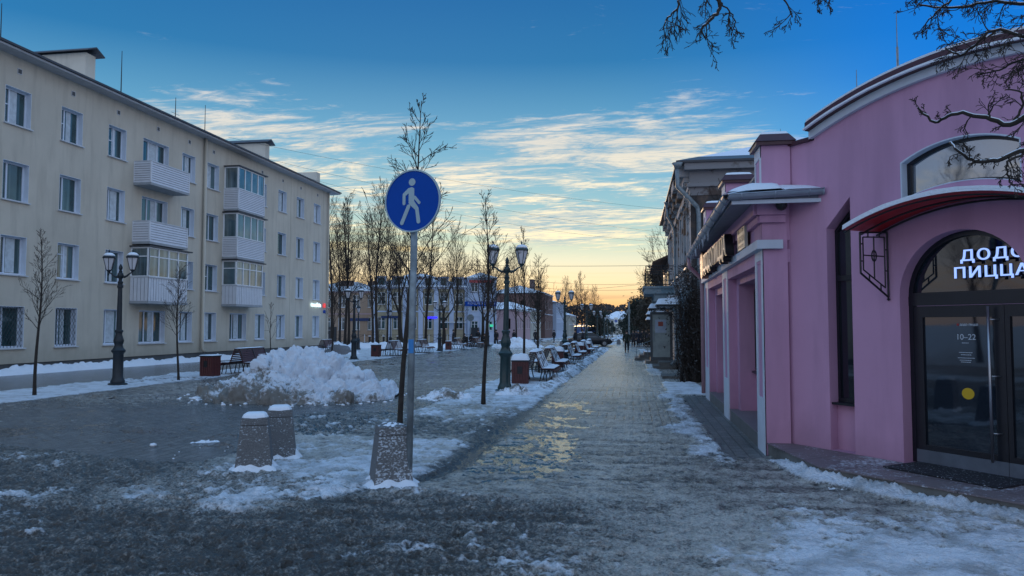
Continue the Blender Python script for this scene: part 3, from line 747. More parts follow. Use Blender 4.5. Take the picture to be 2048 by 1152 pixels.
    # join limbs to the trunk
    j = [at(2300, 150, 4.2), at(2350, 60, 4.2), at(2350, -250, 4.2), at(2300, 100, 4.2), at(2250, -60, 4.2), at(2200, 120, 4.4)]
    for q in j: tm.tube([Vector((5.1, 3.9, 4.6)).lerp(Vector((5.3, 3.6, 3.2)), max(0, min(1, (4.6 - q.z) / 1.4 + .2))), q], [.09, .035], 8)
    tm.build('trunk', m_bark, root, 'all'); tw.build('twigs', m_bark, root); sn.build('snow', m_snow, root, 'all')
    tag(root, 'dark bare branches reaching in from the upper right in front of the pink building', 'tree')
overhang()
# ------------------------------------------------------------------ building parts
def window(par, fr, u0, u1, z0, z1, rev=.2, mul=(.5,), tr=None, fm=None, gm=None, sill=True, fw=.055, lining=True, lm=None, grille=False, name='window', sillm=None):
    fm = fm or m_white; gm = gm or m_glass
    mb = MB(); b = -rev
    if lining:
        e = .012
        mb.fbox(fr, u0, u0 + e, z0, z1, b, .002); mb.fbox(fr, u1 - e, u1, z0, z1, b, .002)
        mb.fbox(fr, u0 + e, u1 - e, z1 - e, z1, b, .002); mb.fbox(fr, u0 + e, u1 - e, z0, z0 + e, b, .002)
    a0, a1, c0, c1 = u0 + .012, u1 - .012, z0 + .012, z1 - .012
    fb, ff = b + .0, b + .055
    mb.fbox(fr, a0, a0 + fw, c0, c1, fb, ff); mb.fbox(fr, a1 - fw, a1, c0, c1, fb, ff)
    mb.fbox(fr, a0 + fw, a1 - fw, c1 - fw, c1, fb, ff); mb.fbox(fr, a0 + fw, a1 - fw, c0, c0 + fw, fb, ff)
    for m_ in mul:
        um = a0 + (a1 - a0) * m_; mb.fbox(fr, um - fw * .6, um + fw * .6, c0 + fw, c1 - fw, fb, ff + .004)
    if tr:
        for (ma, mc, zz) in tr:
            mb.fbox(fr, a0 + (a1 - a0) * ma + fw * .6, a0 + (a1 - a0) * mc - fw * .6, c0 + (c1 - c0) * zz - .02, c0 + (c1 - c0) * zz + .02, fb, ff)
    w = mb.build(name, lm or fm, par)
    MB().fbox(fr, a0, a1, c0, c1, b - .03, b + .02).build('pane', gm, w)
    if sill: MB().fbox(fr, u0 - .06, u1 + .06, z0 - .05, z0 - .004, -.02, .09).build('sill', sillm or m_metalw, w)
    if grille:
        g = MB(); st = .16; W = u1 - u0; Hh = z1 - z0; k = -Hh
        while k < W:
            for sgn in (1, -1):
                p0 = [k, 0.0]; p1 = [k + Hh * .62, Hh]
                s0, s1 = max(0, -k / (Hh * .62)), min(1, (W - k) / (Hh * .62))
                if s1 > s0:
                    q = [(u0 + k + s * Hh * .62, z0 + s * Hh) for s in (s0, s1)]
                    if sgn < 0: q = [(u0 + u1 - a, z) for a, z in q]
                    g.tube([fr.p(*q[0], -.06), fr.p(*q[1], -.06)], .008, 4)
            k += st
        g.build('grille', m_dark, w)
    return w
def text_mesh(body, size, depth, fr, u, z, d, mat, parent, name='lettering', align='LEFT', bold=0.0, sx=1.0, spacing=1.0):
    c = bpy.data.curves.new(name, 'FONT'); c.body = body; c.size = size; c.extrude = depth / 2; c.align_x = align; c.offset = bold; c.space_character = spacing
    to = bpy.data.objects.new('t', c); col.objects.link(to); bpy.context.view_layer.update()
    dg = bpy.context.evaluated_depsgraph_get(); me = bpy.data.meshes.new_from_object(to.evaluated_get(dg))
    bpy.data.objects.remove(to)
    off = wloc(parent) if parent is not None else Vector((0, 0, 0))
    for v in me.vertices:
        q = fr.p(u + v.co.x * sx, z + v.co.y, d + v.co.z + depth / 2) - off; v.co = q
    me.materials.clear(); me.materials.append(mat); me.name = name
    o = bpy.data.objects.new(name, me); col.objects.link(o); o.parent = parent
    return o
# ------------------------------------------------------------------ left apartment block
def apartment():
    X = -23.2; root = empty('apartment_building', (X, 32, 0)); tag(root, 'long beige four storey apartment block with white balconies along the left side', 'building')
    fr = Fr((X, 0, 0), (0, 1)); YE = 54.1; Y0 = 8.0
    cols = [(12.6, 13.8), (15.4, 16.6), (18.2, 19.4), (21.1, 22.3), (24.0, 25.22), (26.78, 27.98), (29.57, 30.76), (31.95, 33.95), (35.09, 36.27), (37.4, 38.6), (40.0, 41.9), (42.95, 44.15), (45.76, 46.96), (48.5, 49.7), (51.33, 52.53)]
    bots = [.92, 3.70, 6.52, 9.42]; hs = [1.58, 1.47, 1.48, 1.42]
    holes = []; wins = []
    for r_, (zb, h) in enumerate(zip(bots, hs)):
        for k, (a, b) in enumerate(cols):
            holes.append((a, b, zb, zb + h)); wins.append((r_, k, a, b, zb, zb + h))
    wb = MB().grid_wall(fr, Y0, YE, .32, 12.05, holes, .28)
    wb.add([(X, YE, .32), (X - 12, YE, .32), (X - 12, YE, 12.05), (X, YE, 12.05)], [(0, 1, 2, 3)])
    wb.add([(X, Y0, .32), (X - 12, Y0, .32), (X - 12, Y0, 12.05), (X, Y0, 12.05)], [(3, 2, 1, 0)])
    wb.add([(X - 12, Y0, .32), (X - 12, YE, .32), (X - 12, YE, 12.05), (X - 12, Y0, 12.05)], [(3, 2, 1, 0)])
    wall = wb.build('wall', m_beige, root)
    pm = MB(); pm.box(X - 11.95, X - .05, Y0 + .05, YE - .05, -.6, .32); pm.build('plinth', m_plinth, root)
    rng = random.Random(5)
    for (r_, k, a, b, z0, z1) in wins:
        if b < 20: 
            if r_ > 0 and b < 17: continue
        big = (b - a) > 1.5
        mul = (.34, .68) if big else ((.33,) if rng.random() < .7 else (.5,))
        tr = [(0, mul[0], .55 if rng.random() < .5 else .7)] if rng.random() < .6 else None
        w = window(root, fr, a, b, z0, z1, .28, mul, tr, lm=m_reveal, grille=(r_ == 0 and k in (4, 5)))
        if rng.random() < .75:
            s = a + .08 + (b - a) * mul[-1]
            MB().fbox(fr, a + (b - a) * rng.uniform(.36, .5), a + (b - a) * rng.uniform(.6, .85), z0 + .09, z1 - .08, -.258, -.252).build('curtain', m_curtain, w)
    # eaves
    MB().box(X - .3, X + .62, Y0 - .5, YE + .75, 12.05, 12.13).build('soffit', P('eave_soffit', (.42, .44, .47), .6), root)
    rb = MB(); Z0 = 12.13; 
    rb.add([(X + .70, Y0 - .5, Z0), (X + .70, YE + .8, Z0), (X - 6, YE + .8, Z0 + 1.35), (X - 6, Y0 - .5, Z0 + 1.35), (X - 12.7, YE + .8, Z0), (X - 12.7, Y0 - .5, Z0),
            (X + .70, Y0 - .5, Z0 + .09), (X + .70, YE + .8, Z0 + .09), (X - 6, YE + .8, Z0 + 1.44), (X - 6, Y0 - .5, Z0 + 1.44), (X - 12.7, YE + .8, Z0 + .09), (X - 12.7, Y0 - .5, Z0 + .09)],
           [(6, 7, 8, 9), (9, 8, 10, 11), (0, 3, 2, 1), (3, 5, 4, 2), (0, 1, 7, 6), (4, 5, 11, 10), (1, 2, 8, 7), (2, 4, 10, 8), (0, 6, 9, 3), (3, 9, 11, 5)])
    roof = rb.build('roof', m_roofd, root)
    sb = MB(); n = 60
    for i in range(n):
        ya = Y0 + (YE - Y0) * i / n; yb = Y0 + (YE - Y0) * (i + 1) / n
        if 24 < ya < 26.5 or 33 < ya < 34: continue
        e0, e1 = .62 - .1 * rng.random(), .62 - .1 * rng.random()
        sb.add([(X + e0, ya, 12.24), (X + e1, yb, 12.24), (X - 5.9, yb, 13.62), (X - 5.9, ya, 13.62)], [(0, 1, 2, 3)])
    sb.build('roof_snow', m_snow, roof)
    # small square vents
    for k, (a, b) in enumerate(cols):
        if a < 20 or k == 10: continue
        yc = (a + b) / 2 + (.0 if b - a < 1.5 else .1)
        v = MB(); v.fbox(fr, yc - .11, yc + .11, 11.42, 11.64, 0, .02); vv = v.build('vent', m_metalw, root)
        MB().fbox(fr, yc - .085, yc + .085, 11.445, 11.615, .0205, .024).build('grate', m_plinth, vv)
    # downpipes and panel seams
    for (yy, mt) in ((37.05, None), (53.75, None)):
        d = MB(); d.tube([(X + .13, yy, 12.1), (X + .13, yy, .55), (X + .22, yy, .42), (X + .32, yy, .40)], .085 if yy < 50 else .06, 10); d.build('downpipe', m_beige, root, 'all')
    for yy in (47.6, 53.0): MB().fbox(fr, yy - .012, yy + .012, .4, 12.0, .0, .006).build('seam', P('seam', (.38, .34, .26), .8), root)
    # chimneys
    def chim(y, x0, x1, zt, cap, w=.62):
        c = MB(); c.box(x0, x1, y, y + w, 12.6, zt); ch = c.build('chimney', m_beige, root)
        q = MB(); q.box(x0 + .1, x1 + .06, y - .06, y + w + .06, 12.35 + .0, 12.75); q.build('flashing', m_roofd, ch)
        if cap:
            yc = y + w / 2
            q = MB(); q.add([(x0 - .3, y - .25, zt + .05), (x0 - .3, yc, zt + .33), (x0 - .3, y + w + .25, zt + .05), (x1 + .3, y - .25, zt + .05), (x1 + .3, yc, zt + .33), (x1 + .3, y + w + .25, zt + .05),
                             (x0 - .3, y - .25, zt + .0), (x0 - .3, yc, zt + .26), (x0 - .3, y + w + .25, zt + .0), (x1 + .3, y - .25, zt + .0), (x1 + .3, yc, zt + .26), (x1 + .3, y + w + .25, zt + .0)],
                            [(0, 3, 4, 1), (1, 4, 5, 2), (6, 7, 10, 9), (7, 8, 11, 10), (3, 9, 10, 4), (4, 10, 11, 5), (0, 1, 7, 6), (1, 2, 8, 7), (0, 6, 9, 3), (2, 5, 11, 8)])
            q.build('cap', m_roofd, ch)
    chim(29.6, -28.0, -24.5, 14.22, True); chim(46.3, -27.9, -24.5, 14.15, True); chim(53.3, -25.7, -23.9, 13.6, False)
    # balconies
    def balcony(y0, y1, zf, zt, glazed, slats, depth=.88, ribs=False, roofed=False):
        f0 = X + depth
        s = MB(); s.box(X + .002, f0 + .03, y0 - .03, y1 + .03, zf - .12, zf); b = s.build('balcony', P('balcony_slab', (.34, .36, .38), .8), root)
        q = MB(); H = zt - zf
        if ribs:
            for (A, B) in (((X + .01, y0), (f0, y0)), ((f0, y0), (f0, y1)), ((f0, y1), (X + .01, y1))):
                L = math.hypot(B[0] - A[0], B[1] - A[1]); fr2 = Fr((A[0], A[1], 0), ((B[0] - A[0]), (B[1] - A[1]))); n = int(L / .09)
                q.fbox(fr2, 0, L, zf, zt, -.03, .0)
                for i in range(n): q.fbox(fr2, (i + .15) * L / n, (i + .85) * L / n, zf + .01, zt - .01, .0, .012)
        else:
            n = slats
            for (A, B) in (((X + .01, y0), (f0, y0)), ((f0, y0), (f0, y1)), ((f0, y1), (X + .01, y1))):
                L = math.hypot(B[0] - A[0], B[1] - A[1]); fr2 = Fr((A[0], A[1], 0), ((B[0] - A[0]), (B[1] - A[1])))
                for i in range(n):
                    za = zf + H * i / n; zb = zf + H * (i + 1) / n
                    q.add([fr2.p(0, za, .028), fr2.p(L, za, .028), fr2.p(L, zb, .004), fr2.p(0, zb, .004)], [(0, 1, 2, 3)])
                    q.add([fr2.p(0, za, .004), fr2.p(L, za, .004), fr2.p(L, za, .028), fr2.p(0, za, .028)], [(3, 2, 1, 0)])
                q.fbox(fr2, 0, L, zf, zt, -.03, .0)
                q.fbox(fr2, -.03, .03, zf, zt + .02, -.02, .04); q.fbox(fr2, L - .03, L + .03, zf, zt + .02, -.02, .04)
        q.build('parapet', m_siding, b)
        gp = MB()
        for (A, B) in (((X + .01, y0), (f0, y0)), ((f0, y0), (f0, y1))):
            L = math.hypot(B[0] - A[0], B[1] - A[1]); fr2 = Fr((A[0], A[1], 0), ((B[0] - A[0]), (B[1] - A[1])))
            if not ribs:
                for i in range(1, slats): gp.fbox(fr2, .03, L - .03, zf + H * i / slats - .006, zf + H * i / slats + .008, .0, .0295)
            else:
                n = int(L / .18)
                for i in range(1, n): gp.fbox(fr2, L * i / n - .008, L * i / n + .008, zf + .02, zt - .02, .0, .0135)
        gp.build('panel_joints', m_soffit, b)
        r_ = MB(); r_.box(f0 - .02, f0 + .05, y0 - .03, y1 + .03, zt, zt + .05); r_.box(X + .01, f0 - .02, y0 - .03, y0 + .04, zt, zt + .05); r_.box(X + .01, f0 - .02, y1 - .04, y1 + .03, zt, zt + .05)
        r_.build('rail', m_metalw, b)
        if glazed:
            g0, g1 = zt + .05, zt + glazed
            g = MB(); fm = MB(); t_ = .035
            ffr = Fr((f0 - .02, 0, 0), (0, 1)); sfr = Fr((X, y0 + .02, 0), (1, 0))
            g.fbox(ffr, y0, y1, g0, g1, -.03, -.015); g.fbox(sfr, .02, depth, g0, g1, -.03, -.015)
            nn = 4
            for i in range(nn + 1):
                yy = y0 + (y1 - y0) * i / nn; fm.fbox(ffr, yy - t_, yy + t_, g0, g1, -.05, .02)
            for zz in (g0, g1): fm.fbox(ffr, y0, y1, zz - t_, zz + t_, -.05, .022); fm.fbox(sfr, .02, depth, zz - t_, zz + t_, -.05, .022)
            if ribs: fm.fbox(ffr, y0, y1, g0 + (g1 - g0) * .68, g0 + (g1 - g0) * .68 + .05, -.04, .015); fm.fbox(sfr, .02, depth, g0 + (g1 - g0) * .68, g0 + (g1 - g0) * .68 + .05, -.04, .015)
            fm.fbox(sfr, .0, .08, g0, g1, -.05, .02); fm.fbox(sfr, depth - .08, depth + .0, g0, g1, -.05, .024)
            go = fm.build('glazing_frame', m_white, b); g.build('pane', m_glassb, go)
        if roofed:
            q = MB(); q.box(X + .002, f0 + .12, y0 - .1, y1 + .25, zt + glazed + .04, zt + glazed + .10); q.build('canopy', m_roofd, b)
        return b
    balcony(31.35, 34.35, 8.52, 9.50, 0, 9); balcony(31.35, 34.3, 5.72, 6.66, 0, 8); balcony(31.25, 34.3, 2.92, 4.02, 1.40, 0, .95, True, True)
    balcony(39.15, 42.15, 8.50, 9.62, 1.28, 11, .9, False, True); balcony(39.1, 42.2, 5.72, 6.80, 1.42, 11, .9, False, True); balcony(39.1, 42.1, 3.0, 4.05, 1.42, 0, .9, True, True)
    # lit sign and number plate near the far corner
    s = text_mesh('travelata', .42, .08, fr, 50.85, 3.18, .08, emis('lit_white_letters', (.75, .95, 1), .9), root, 'shop_sign', bold=.012, sx=1.12)
    MB().lathe((0, 0, 0), [(.0, 0)], 4)
    q = MB(); q.prism(fr, [(53.25 + .17 * math.cos(a * .5236), 3.30 + .17 * math.sin(a * .5236)) for a in range(12)], .06, .14); q.build('sign_dot', emis('lit_red_dot', (1, .08, .08), .5), s)
    q = MB(); q.fbox(fr, 53.2, 53.62, 2.72, 2.95, .005, .03); q.build('number_plate', m_blue, root)
    # antennas: things of their own standing on the roof
    def mast(x, y, z0, h, lab, cross=False):
        m = MB(); m.tube([(x, y, z0), (x, y, z0 + h)], [.03, .014], 6)
        o = m.build('roof_antenna', m_wire)
        if cross:
            c = MB(); c.tube([(x, y - .35, z0 + h * .45), (x, y + .35, z0 + h * .45)], .01, 5); c.tube([(x, y - .2, z0 + h * .3), (x, y + .25, z0 + h * .36)], .01, 5); c.build('crossbar', m_wire, o)
        tag(o, lab, 'antenna', 'antennas on the roofs')
    mast(-28.0, 28.6, 14.2, 2.1, 'thin antenna above the nearest chimney of the beige block')
    mast(-24.2, 31.6, 12.4, 2.6, 'tall thin antenna between the first chimney and the balconies of the beige block')
    mast(-24.0, 35.6, 12.35, 1.6, 'short thick antenna with crossbars on the beige roof', True)
    mast(-25.4, 40.6, 12.7, 2.4, 'thin antenna just left of the second chimney of the beige block')
apartment()
# ------------------------------------------------------------------ pink restaurant building
PW0 = Vector((2.09, 10.58, 0)); PF = Fr(PW0, (.598, -.801))
HW = 4.74; SC = 2.37
def arc(cs, half, zs, zp, n=24, s0=None, s1=None):
    """circular arc through (cs-half,zs),(cs,zp),(cs+half,zs)"""
    h = zp - zs; Rr = (half * half + h * h) / (2 * h); cz = zp - Rr; out = []
    s0 = cs - half if s0 is None else s0; s1 = cs + half if s1 is None else s1
    for i in range(n + 1):
        s = s0 + (s1 - s0) * i / n; out.append((s, cz + math.sqrt(max(0, Rr * Rr - (s - cs) ** 2))))
    return out
def pink():
    root = empty('pink_building', (3.5, 11, 0)); tag(root, 'pink single storey pizza restaurant with arched roof line and red entrance canopy', 'building')
    top = arc(SC, SC - .5, 4.28, 4.63)
    outer = [(0, 0), (HW, 0), (HW, 4.20), (HW - .5, 4.20)] + top[::-1] + [(.5, 4.20), (0, 4.20)]
    # openings: pointed slot left and right, arched door, big segmental window
    slotL = [(.66, .175), (1.02, .175), (1.02, 3.37), (.66, 3.01)]
    slotR = [(2 * SC - u, z) for u, z in slotL][::-1]
    DC = 2.37; DR = .71; DZ = 2.09
    door = [(DC + DR, .175)] + [(DC + DR * math.cos(a), DZ + DR * math.sin(a)) for a in np.linspace(0, math.pi, 25)] + [(DC - DR, .175)]
    wt = arc(SC, .66, 3.66, 3.82, 20); wl = arc(SC, .66, 3.21, 3.32, 20)
    win = wl + wt[::-1]
    wb = MB().prism(PF, outer, -.30, 0, [slotL, door, win, slotR])
    # the corner block, street wall and the rest of the body
    XE = 1.92
    E = PF.p(HW, 0)
    wb.add([(1.762, 10.5, 0), (2.09, 10.5, 0), (2.09, 10.58, 0), (1.762, 10.5, 3.45), (2.09, 10.5, 3.45), (2.09, 10.58, 3.45)], [(0, 1, 4, 3), (1, 2, 5, 4)])
    fs = Fr((XE, 0, 0), (0, -1))      # street wall seen from the street: u = -y
    niches = [(-14.0, -11.4, .2, 2.5), (-17.7, -15.55, .2, 2.45)]
    wb.grid_wall(fs, -18.8, -10.5, 0, 2.62, niches, .32)
    wb.fbox(fs, -18.8, -10.53, 2.62, 2.80, -.3, .155)
    wb.fbox(fs, -18.8, -10.53, 2.92, 3.44, -.3, .16)
    wb.fbox(fs, -18.8, -10.48, 3.16, 3.26, .0, .22); wb.fbox(fs, -18.8, -10.44, 3.26, 3.44, .0, .28)
    ff = Fr((1.762, 10.5, 0), (1, 0))
    wb.fbox(ff, -.04, .30, 3.16, 3.26, 0, .06); wb.fbox(ff, -.08, .30, 3.26, 3.44, 0, .11)
    # back volume
    wb.add([(E.x, E.y, 0), (13, E.y + .6, 0), (13, E.y + .6, 4.2), (E.x, E.y, 4.2)], [(0, 1, 2, 3)])
    wb.add([(1.93, 18.8, 0), (13, 18.8, 0), (13, 18.8, 4.2), (1.93, 18.8, 3.6)], [(3, 2, 1, 0)])
    wb.add([(13, E.y + .6, 0), (13, 18.8, 0), (13, 18.8, 4.2), (13, E.y + .6, 4.2)], [(0, 1, 2, 3)])
    wall = wb.build('wall', m_pink, root)
    bk = MB()       # window backs inside the street niches
    for (a, b, c, d) in niches:
        bk.fbox(fs, a, b, c, d, -.40, -.32)
    bk.build('niche_wall', m_pink, root)
    for (a, b) in ((-13.96, -11.5), (-17.6, -15.7)):
        window(root, fs, a, b, .95, 2.42, .315, (.5,), None, m_frame, m_glassd, False, .05, False); MB().fbox(fs, a, b, .91, .948, -.319, -.20).build('sill', m_frame, root)
    # pilasters: pink block with white frame
    for (y0, y1) in ((10.5, 11.12), (14.3, 15.08), (17.92, 18.78)):
        pb = MB(); pf = Fr((1.762, 0, 0), (0, -1))
        pb.fbox(pf, -y1, -y0, 0, 2.80, -.16, -.012) if y0 > 11 else pb.fbox(pf, -y1, -y0 - .002, 0, 2.80, -.16, -.012)
        po = pb.build('pilaster', m_pink, root)
        q = MB(); w = .13 if y0 < 11 else .17
        q.fbox(pf, -y1, -y0, 0, .76, -.012, .004); q.fbox(pf, -y1, -y0, 2.66, 2.80, -.012, .004)
        q.fbox(pf, -y1, -y1 + w, .76, 2.66, -.012, .004); q.fbox(pf, -y0 - w, -y0, .76, 2.66, -.012, .004)
        q.build('trim', m_pinkw, po)
    q = MB(); q.fbox(fs, -18.8, -10.43, 2.80, 2.92, .0, .24); q.fbox(ff, -.0, .26, 2.80, 2.92, 0, .068); q.build('band', m_pinkw, root)
    # low tiled ledges between the pilasters
    for (a, b) in ((11.14, 14.28), (15.10, 17.90)):
        q = MB(); q.box(1.775, 2.24, a, b, -.05, .20); lo = q.build('ledge', m_tile, root)
        q = MB(); q.box(1.765, 2.24, a, b, .203, .218); q.build('ledge_edge', P('ledge_top', (.15, .145, .15), .45), lo)
    # eaves: soffit, gutter, snow on the small roof
    A = Vector((1.27, 10.12, 3.46)); Bp = Vector((1.38, 18.6, 3.44)); Cc = Vector((2.46, 10.08, 3.50))
    q = MB(); q.add([(A.x + .06, A.y + .05, 3.40), (2.44, 10.14, 3.43), (2.44, 11.0, 3.46), (1.95, 11.0, 3.46), (1.95, 18.7, 3.46), (Bp.x + .05, 18.7, 3.40),
                     (A.x + .06, A.y + .05, 3.47), (2.44, 10.14, 3.50), (2.44, 11.0, 3.52), (1.95, 11.0, 3.52), (1.95, 18.7, 3.52), (Bp.x + .05, 18.7, 3.47)],
                    [(3, 2, 1, 0), (5, 4, 3, 0), (0, 1, 7, 6), (5, 0, 6, 11), (4, 5, 11, 10), (6, 7, 8, 9), (6, 9, 10, 11)])
    so_ = q.build('soffit', m_soffit, root)
    q = MB(); q.fbox(Fr((A.x + .05, A.y + .045, 0), (Cc.x - A.x, Cc.y - A.y)), 0, 1.14, 3.37, 3.42, -.01, .02); q.build('eave_board', m_pinkw, so_)
    g = MB()
    def gut(a, b):
        t = (b - a).normalized(); sd_ = Vector((t.y, -t.x, 0)); prof = [(math.cos(k * math.pi / 6 + math.pi), math.sin(k * math.pi / 6 + math.pi)) for k in range(7)]
        for (rr, fl) in ((.072, 0), (.062, 1)):
            vs = []; 
            for e in (a, b):
                for (cx, cz) in prof: vs.append(e + sd_ * cx * rr + Vector((0, 0, .03 + cz * rr)))
            g.add(vs, [((i, i + 1, i + 8, i + 7) if fl else (i + 7, i + 8, i + 1, i)) for i in range(6)])
        g.tube([a + sd_ * .07 + Vector((0, 0, .03)), b + sd_ * .07 + Vector((0, 0, .03))], .010, 6); g.tube([a - sd_ * .07 + Vector((0, 0, .03)), b - sd_ * .07 + Vector((0, 0, .03))], .010, 6)
        L = (b - a).length; n = max(2, int(L / .8))
        for i in range(n + 1):
            c = a.lerp(b, (i + .4) / (n + .8)); g.tube([c + sd_ * .076 * cx + Vector((0, 0, .03 + cz * .076)) for (cx, cz) in prof], .009, 5)
    gut(A + Vector((0, -.02, 0)), Bp); gut(A, Cc)
    g.obox(Cc + Vector((0, 0, 0)), (.008, 0, 0), (0, .07, 0), (0, 0, .045))
    go = g.build('gutter', m_gutter, root, 'all')
    d = MB(); d.tube([Bp + Vector((0, -.1, -.03)), Bp + Vector((0, -.1, -.25)), (1.70, 18.80, 2.92), (1.71, 18.82, 2.7), (1.71, 18.82, .1)], .05, 8); d.build('downpipe', P('pink_pipe', (.40, .24, .27), .5), root, 'all')
    # icicles
    ic = MB(); rng = random.Random(2)
    for k in range(26):
        y = rng.uniform(10.3, 18.3); f = (y - A.y) / (Bp.y - A.y); x = A.x + (Bp.x - A.x) * f; L = rng.uniform(.04, .2)
        ic.tube([(x, y, 3.42), (x, y, 3.42 - L)], [.012, .002], 5)
    ic.build('icicles', P('ice', (.5, .58, .66), .1, .05, 4, 0), go)
    # roof between gutter and parapet, with snow lying on it
    q = MB(); q.add([(A.x, A.y, 3.49), (2.46, 10.12, 3.53), (2.46, 10.42, 3.66), (1.75, 10.5, 3.66), (1.80, 18.7, 3.66), (Bp.x, 18.7, 3.47)], [(0, 1, 2, 3), (0, 3, 4, 5)])
    ro = q.build('roof', m_coping, root)
    sb = MB(); n = 70
    def sheet(P0, P1, P2, P3, nu, nv, th, seed):
        b = len(sb.v)
        for i in range(nu + 1):
            for j in range(nv + 1):
                u_, v_ = i / nu, j / nv; p = (Vector(P0) * (1 - u_) + Vector(P1) * u_) * (1 - v_) + (Vector(P3) * (1 - u_) + Vector(P2) * u_) * v_
                e = min(u_ * nu, (1 - u_) * nu, v_ * nv + .35, (1 - v_) * nv + .6) ; k = min(1, e / 4.0)
                p.z += (.01 + th * (.6 + .5 * mn.noise(p * 1.6 + Vector((seed, 0, 0)))) * (k ** .5)); sb.v.append(tuple(p))
        for i in range(nu):
            for j in range(nv):
                a = b + i * (nv + 1) + j; sb.f.append((a, a + nv + 1, a + nv + 2, a + 1))
    sheet((A.x - .05, A.y - .04, 3.49), (1.98, 10.05, 3.51), (1.98, 10.48, 3.66), (1.74, 10.48, 3.66), 16, 8, .13, 1)
    sheet((Bp.x - .03, 18.5, 3.48), (A.x - .05, A.y, 3.49), (1.76, 10.5, 3.64), (1.80, 18.5, 3.66), 60, 6, .10, 5)
    sheet((1.98, 10.04, 3.52), (2.44, 10.04, 3.53), (2.42, 10.36, 3.62), (1.98, 10.48, 3.66), 8, 5, .04, 7)
    sb.build('roof_snow', m_snow, ro, 'all')
    # parapet piers
    for (x0, x1, y0, y1, zt) in ((1.76, 2.14, 10.47, 10.95, 4.22), (1.73, 2.22, 14.1, 14.6, 4.40), (1.74, 2.26, 17.9, 18.4, 4.50)):
        q = MB(); q.box(x0, x1, y0, y1, 3.5, zt); pr = q.build('pier', m_pink, root)
        q = MB(); pf = Fr((x0, 0, 0), (0, -1))
        q.fbox(pf, -y1, -y1 + .07, 3.6, zt, .0, .012); q.fbox(pf, -y0 - .09, -y0, 3.6, zt, 0, .012); q.fbox(pf, -y1, -y0, zt - .16, zt, 0, .014); q.build('trim', m_pinkw, pr)
        q = MB(); q.box(x0 - .07, x1 + .05, y0 - .06, y1 + .05, zt, zt + .05)
        q.add([(x0 - .09, y0 - .08, zt + .05), (x1 + .07, y0 - .08, zt + .05), (x1 + .07, y1 + .07, zt + .05), (x0 - .09, y1 + .07, zt + .05), (x0 - .01, y0, zt + .16), (x1 - .01, y0, zt + .16), (x1 - .01, y1 - .01, zt + .16), (x0 - .01, y1 - .01, zt + .16)],
              [(3, 2, 1, 0), (4, 5, 6, 7), (0, 1, 5, 4), (1, 2, 6, 5), (2, 3, 7, 6), (3, 0, 4, 7)])
        cp = q.build('cap', m_coping, pr)
        xm, ym = (x0 + x1) / 2 - .01, (y0 + y1) / 2; hx, hy = (x1 - x0) / 2 + .0, (y1 - y0) / 2
        q = MB(); q.add([(xm + hx * cx * f, ym + hy * cy * f, zt + z) for (f, z) in ((.98, .163), (.85, .20), (.35, .232)) for (cx, cy) in ((-1, -1), (1, -1), (1, 1), (-1, 1))],
                        [(0, 1, 5, 4), (1, 2, 6, 5), (2, 3, 7, 6), (3, 0, 4, 7), (4, 5, 9, 8), (5, 6, 10, 9), (6, 7, 11, 10), (7, 4, 8, 11), (8, 9, 10, 11)])
        q.build('snow_cap', m_snow, cp)
    # roof railing between the piers
    for (ya, yb) in ((10.97, 14.28), (14.82, 17.9)):
        q = MB(); q.tube([(1.86, ya, 4.02), (1.88, yb, 4.02)], .018, 6); q.tube([(1.86, ya, 3.72), (1.88, yb, 3.72)], .012, 6); n = int((yb - ya) / .22)
        for i in range(1, n): 
            y = ya + (yb - ya) * i / n; q.tube([(1.87, y, 3.62), (1.87, y, 4.02)], .009, 5)
        q.build('roof_railing', m_galv, root)
    # arch: pale moulding, dark coping, snow
    up = lambda pts, dz: [(a, b + dz) for a, b in pts]
    t0_ = arc(SC, SC - .46, 4.30, 4.645)
    q = MB(); q.prism(PF, up(t0_, -.085) + up(t0_, .015)[::-1], .0, .06); mo = q.build('moulding', m_pinkw, root)
    q = MB(); q.prism(PF, up(t0_, .017) + up(t0_, .125)[::-1], -6.5, .13); q.prism(PF, [(-.02, 4.20), (.47, 4.20), (.47, 4.25), (-.02, 4.25)], -5, .05); q.prism(PF, [(2 * SC - .47, 4.20), (2 * SC + .02, 4.20), (2 * SC + .02, 4.25), (2 * SC - .47, 4.25)], -5, .05)
    co = q.build('coping', m_coping, root)
    q = MB(); q.prism(PF, up(t0_, .127) + up(t0_, .160)[::-1], -6.4, .11); q.prism(PF, up(t0_, .020) + [(a, b + .045 + .012 * mn.noise(Vector((a * 4, 0, 0)))) for a, b in t0_][::-1], .132, .17)
    q.build('snow', m_snow, co)
    q = MB(); q.prism(PF, up(t0_, -.6) + up(t0_, .0)[::-1], -6.3, -.31); q.build('vault', m_pink, root)
    # big arched window
    W = MB(); inn = arc(SC, .60, 3.635, 3.775, 20); inl = arc(SC, .60, 3.26, 3.355, 20)
    W.prism(PF, wl + wt[::-1], -.16, -.10, [inl + inn[::-1]])
    wo = W.build('arched_window', m_frame, root)
    q = MB(); q.prism(PF, inl + inn[::-1], -.15, -.13); q.build('pane', m_glassu, wo)
    q = MB(); q.prism(PF, wl + wt[::-1], -.10, .003, [arc(SC, .645, 3.222, 3.332, 20) + arc(SC, .645, 3.648, 3.806, 20)[::-1]]); q.build('surround', m_pinkw, wo)
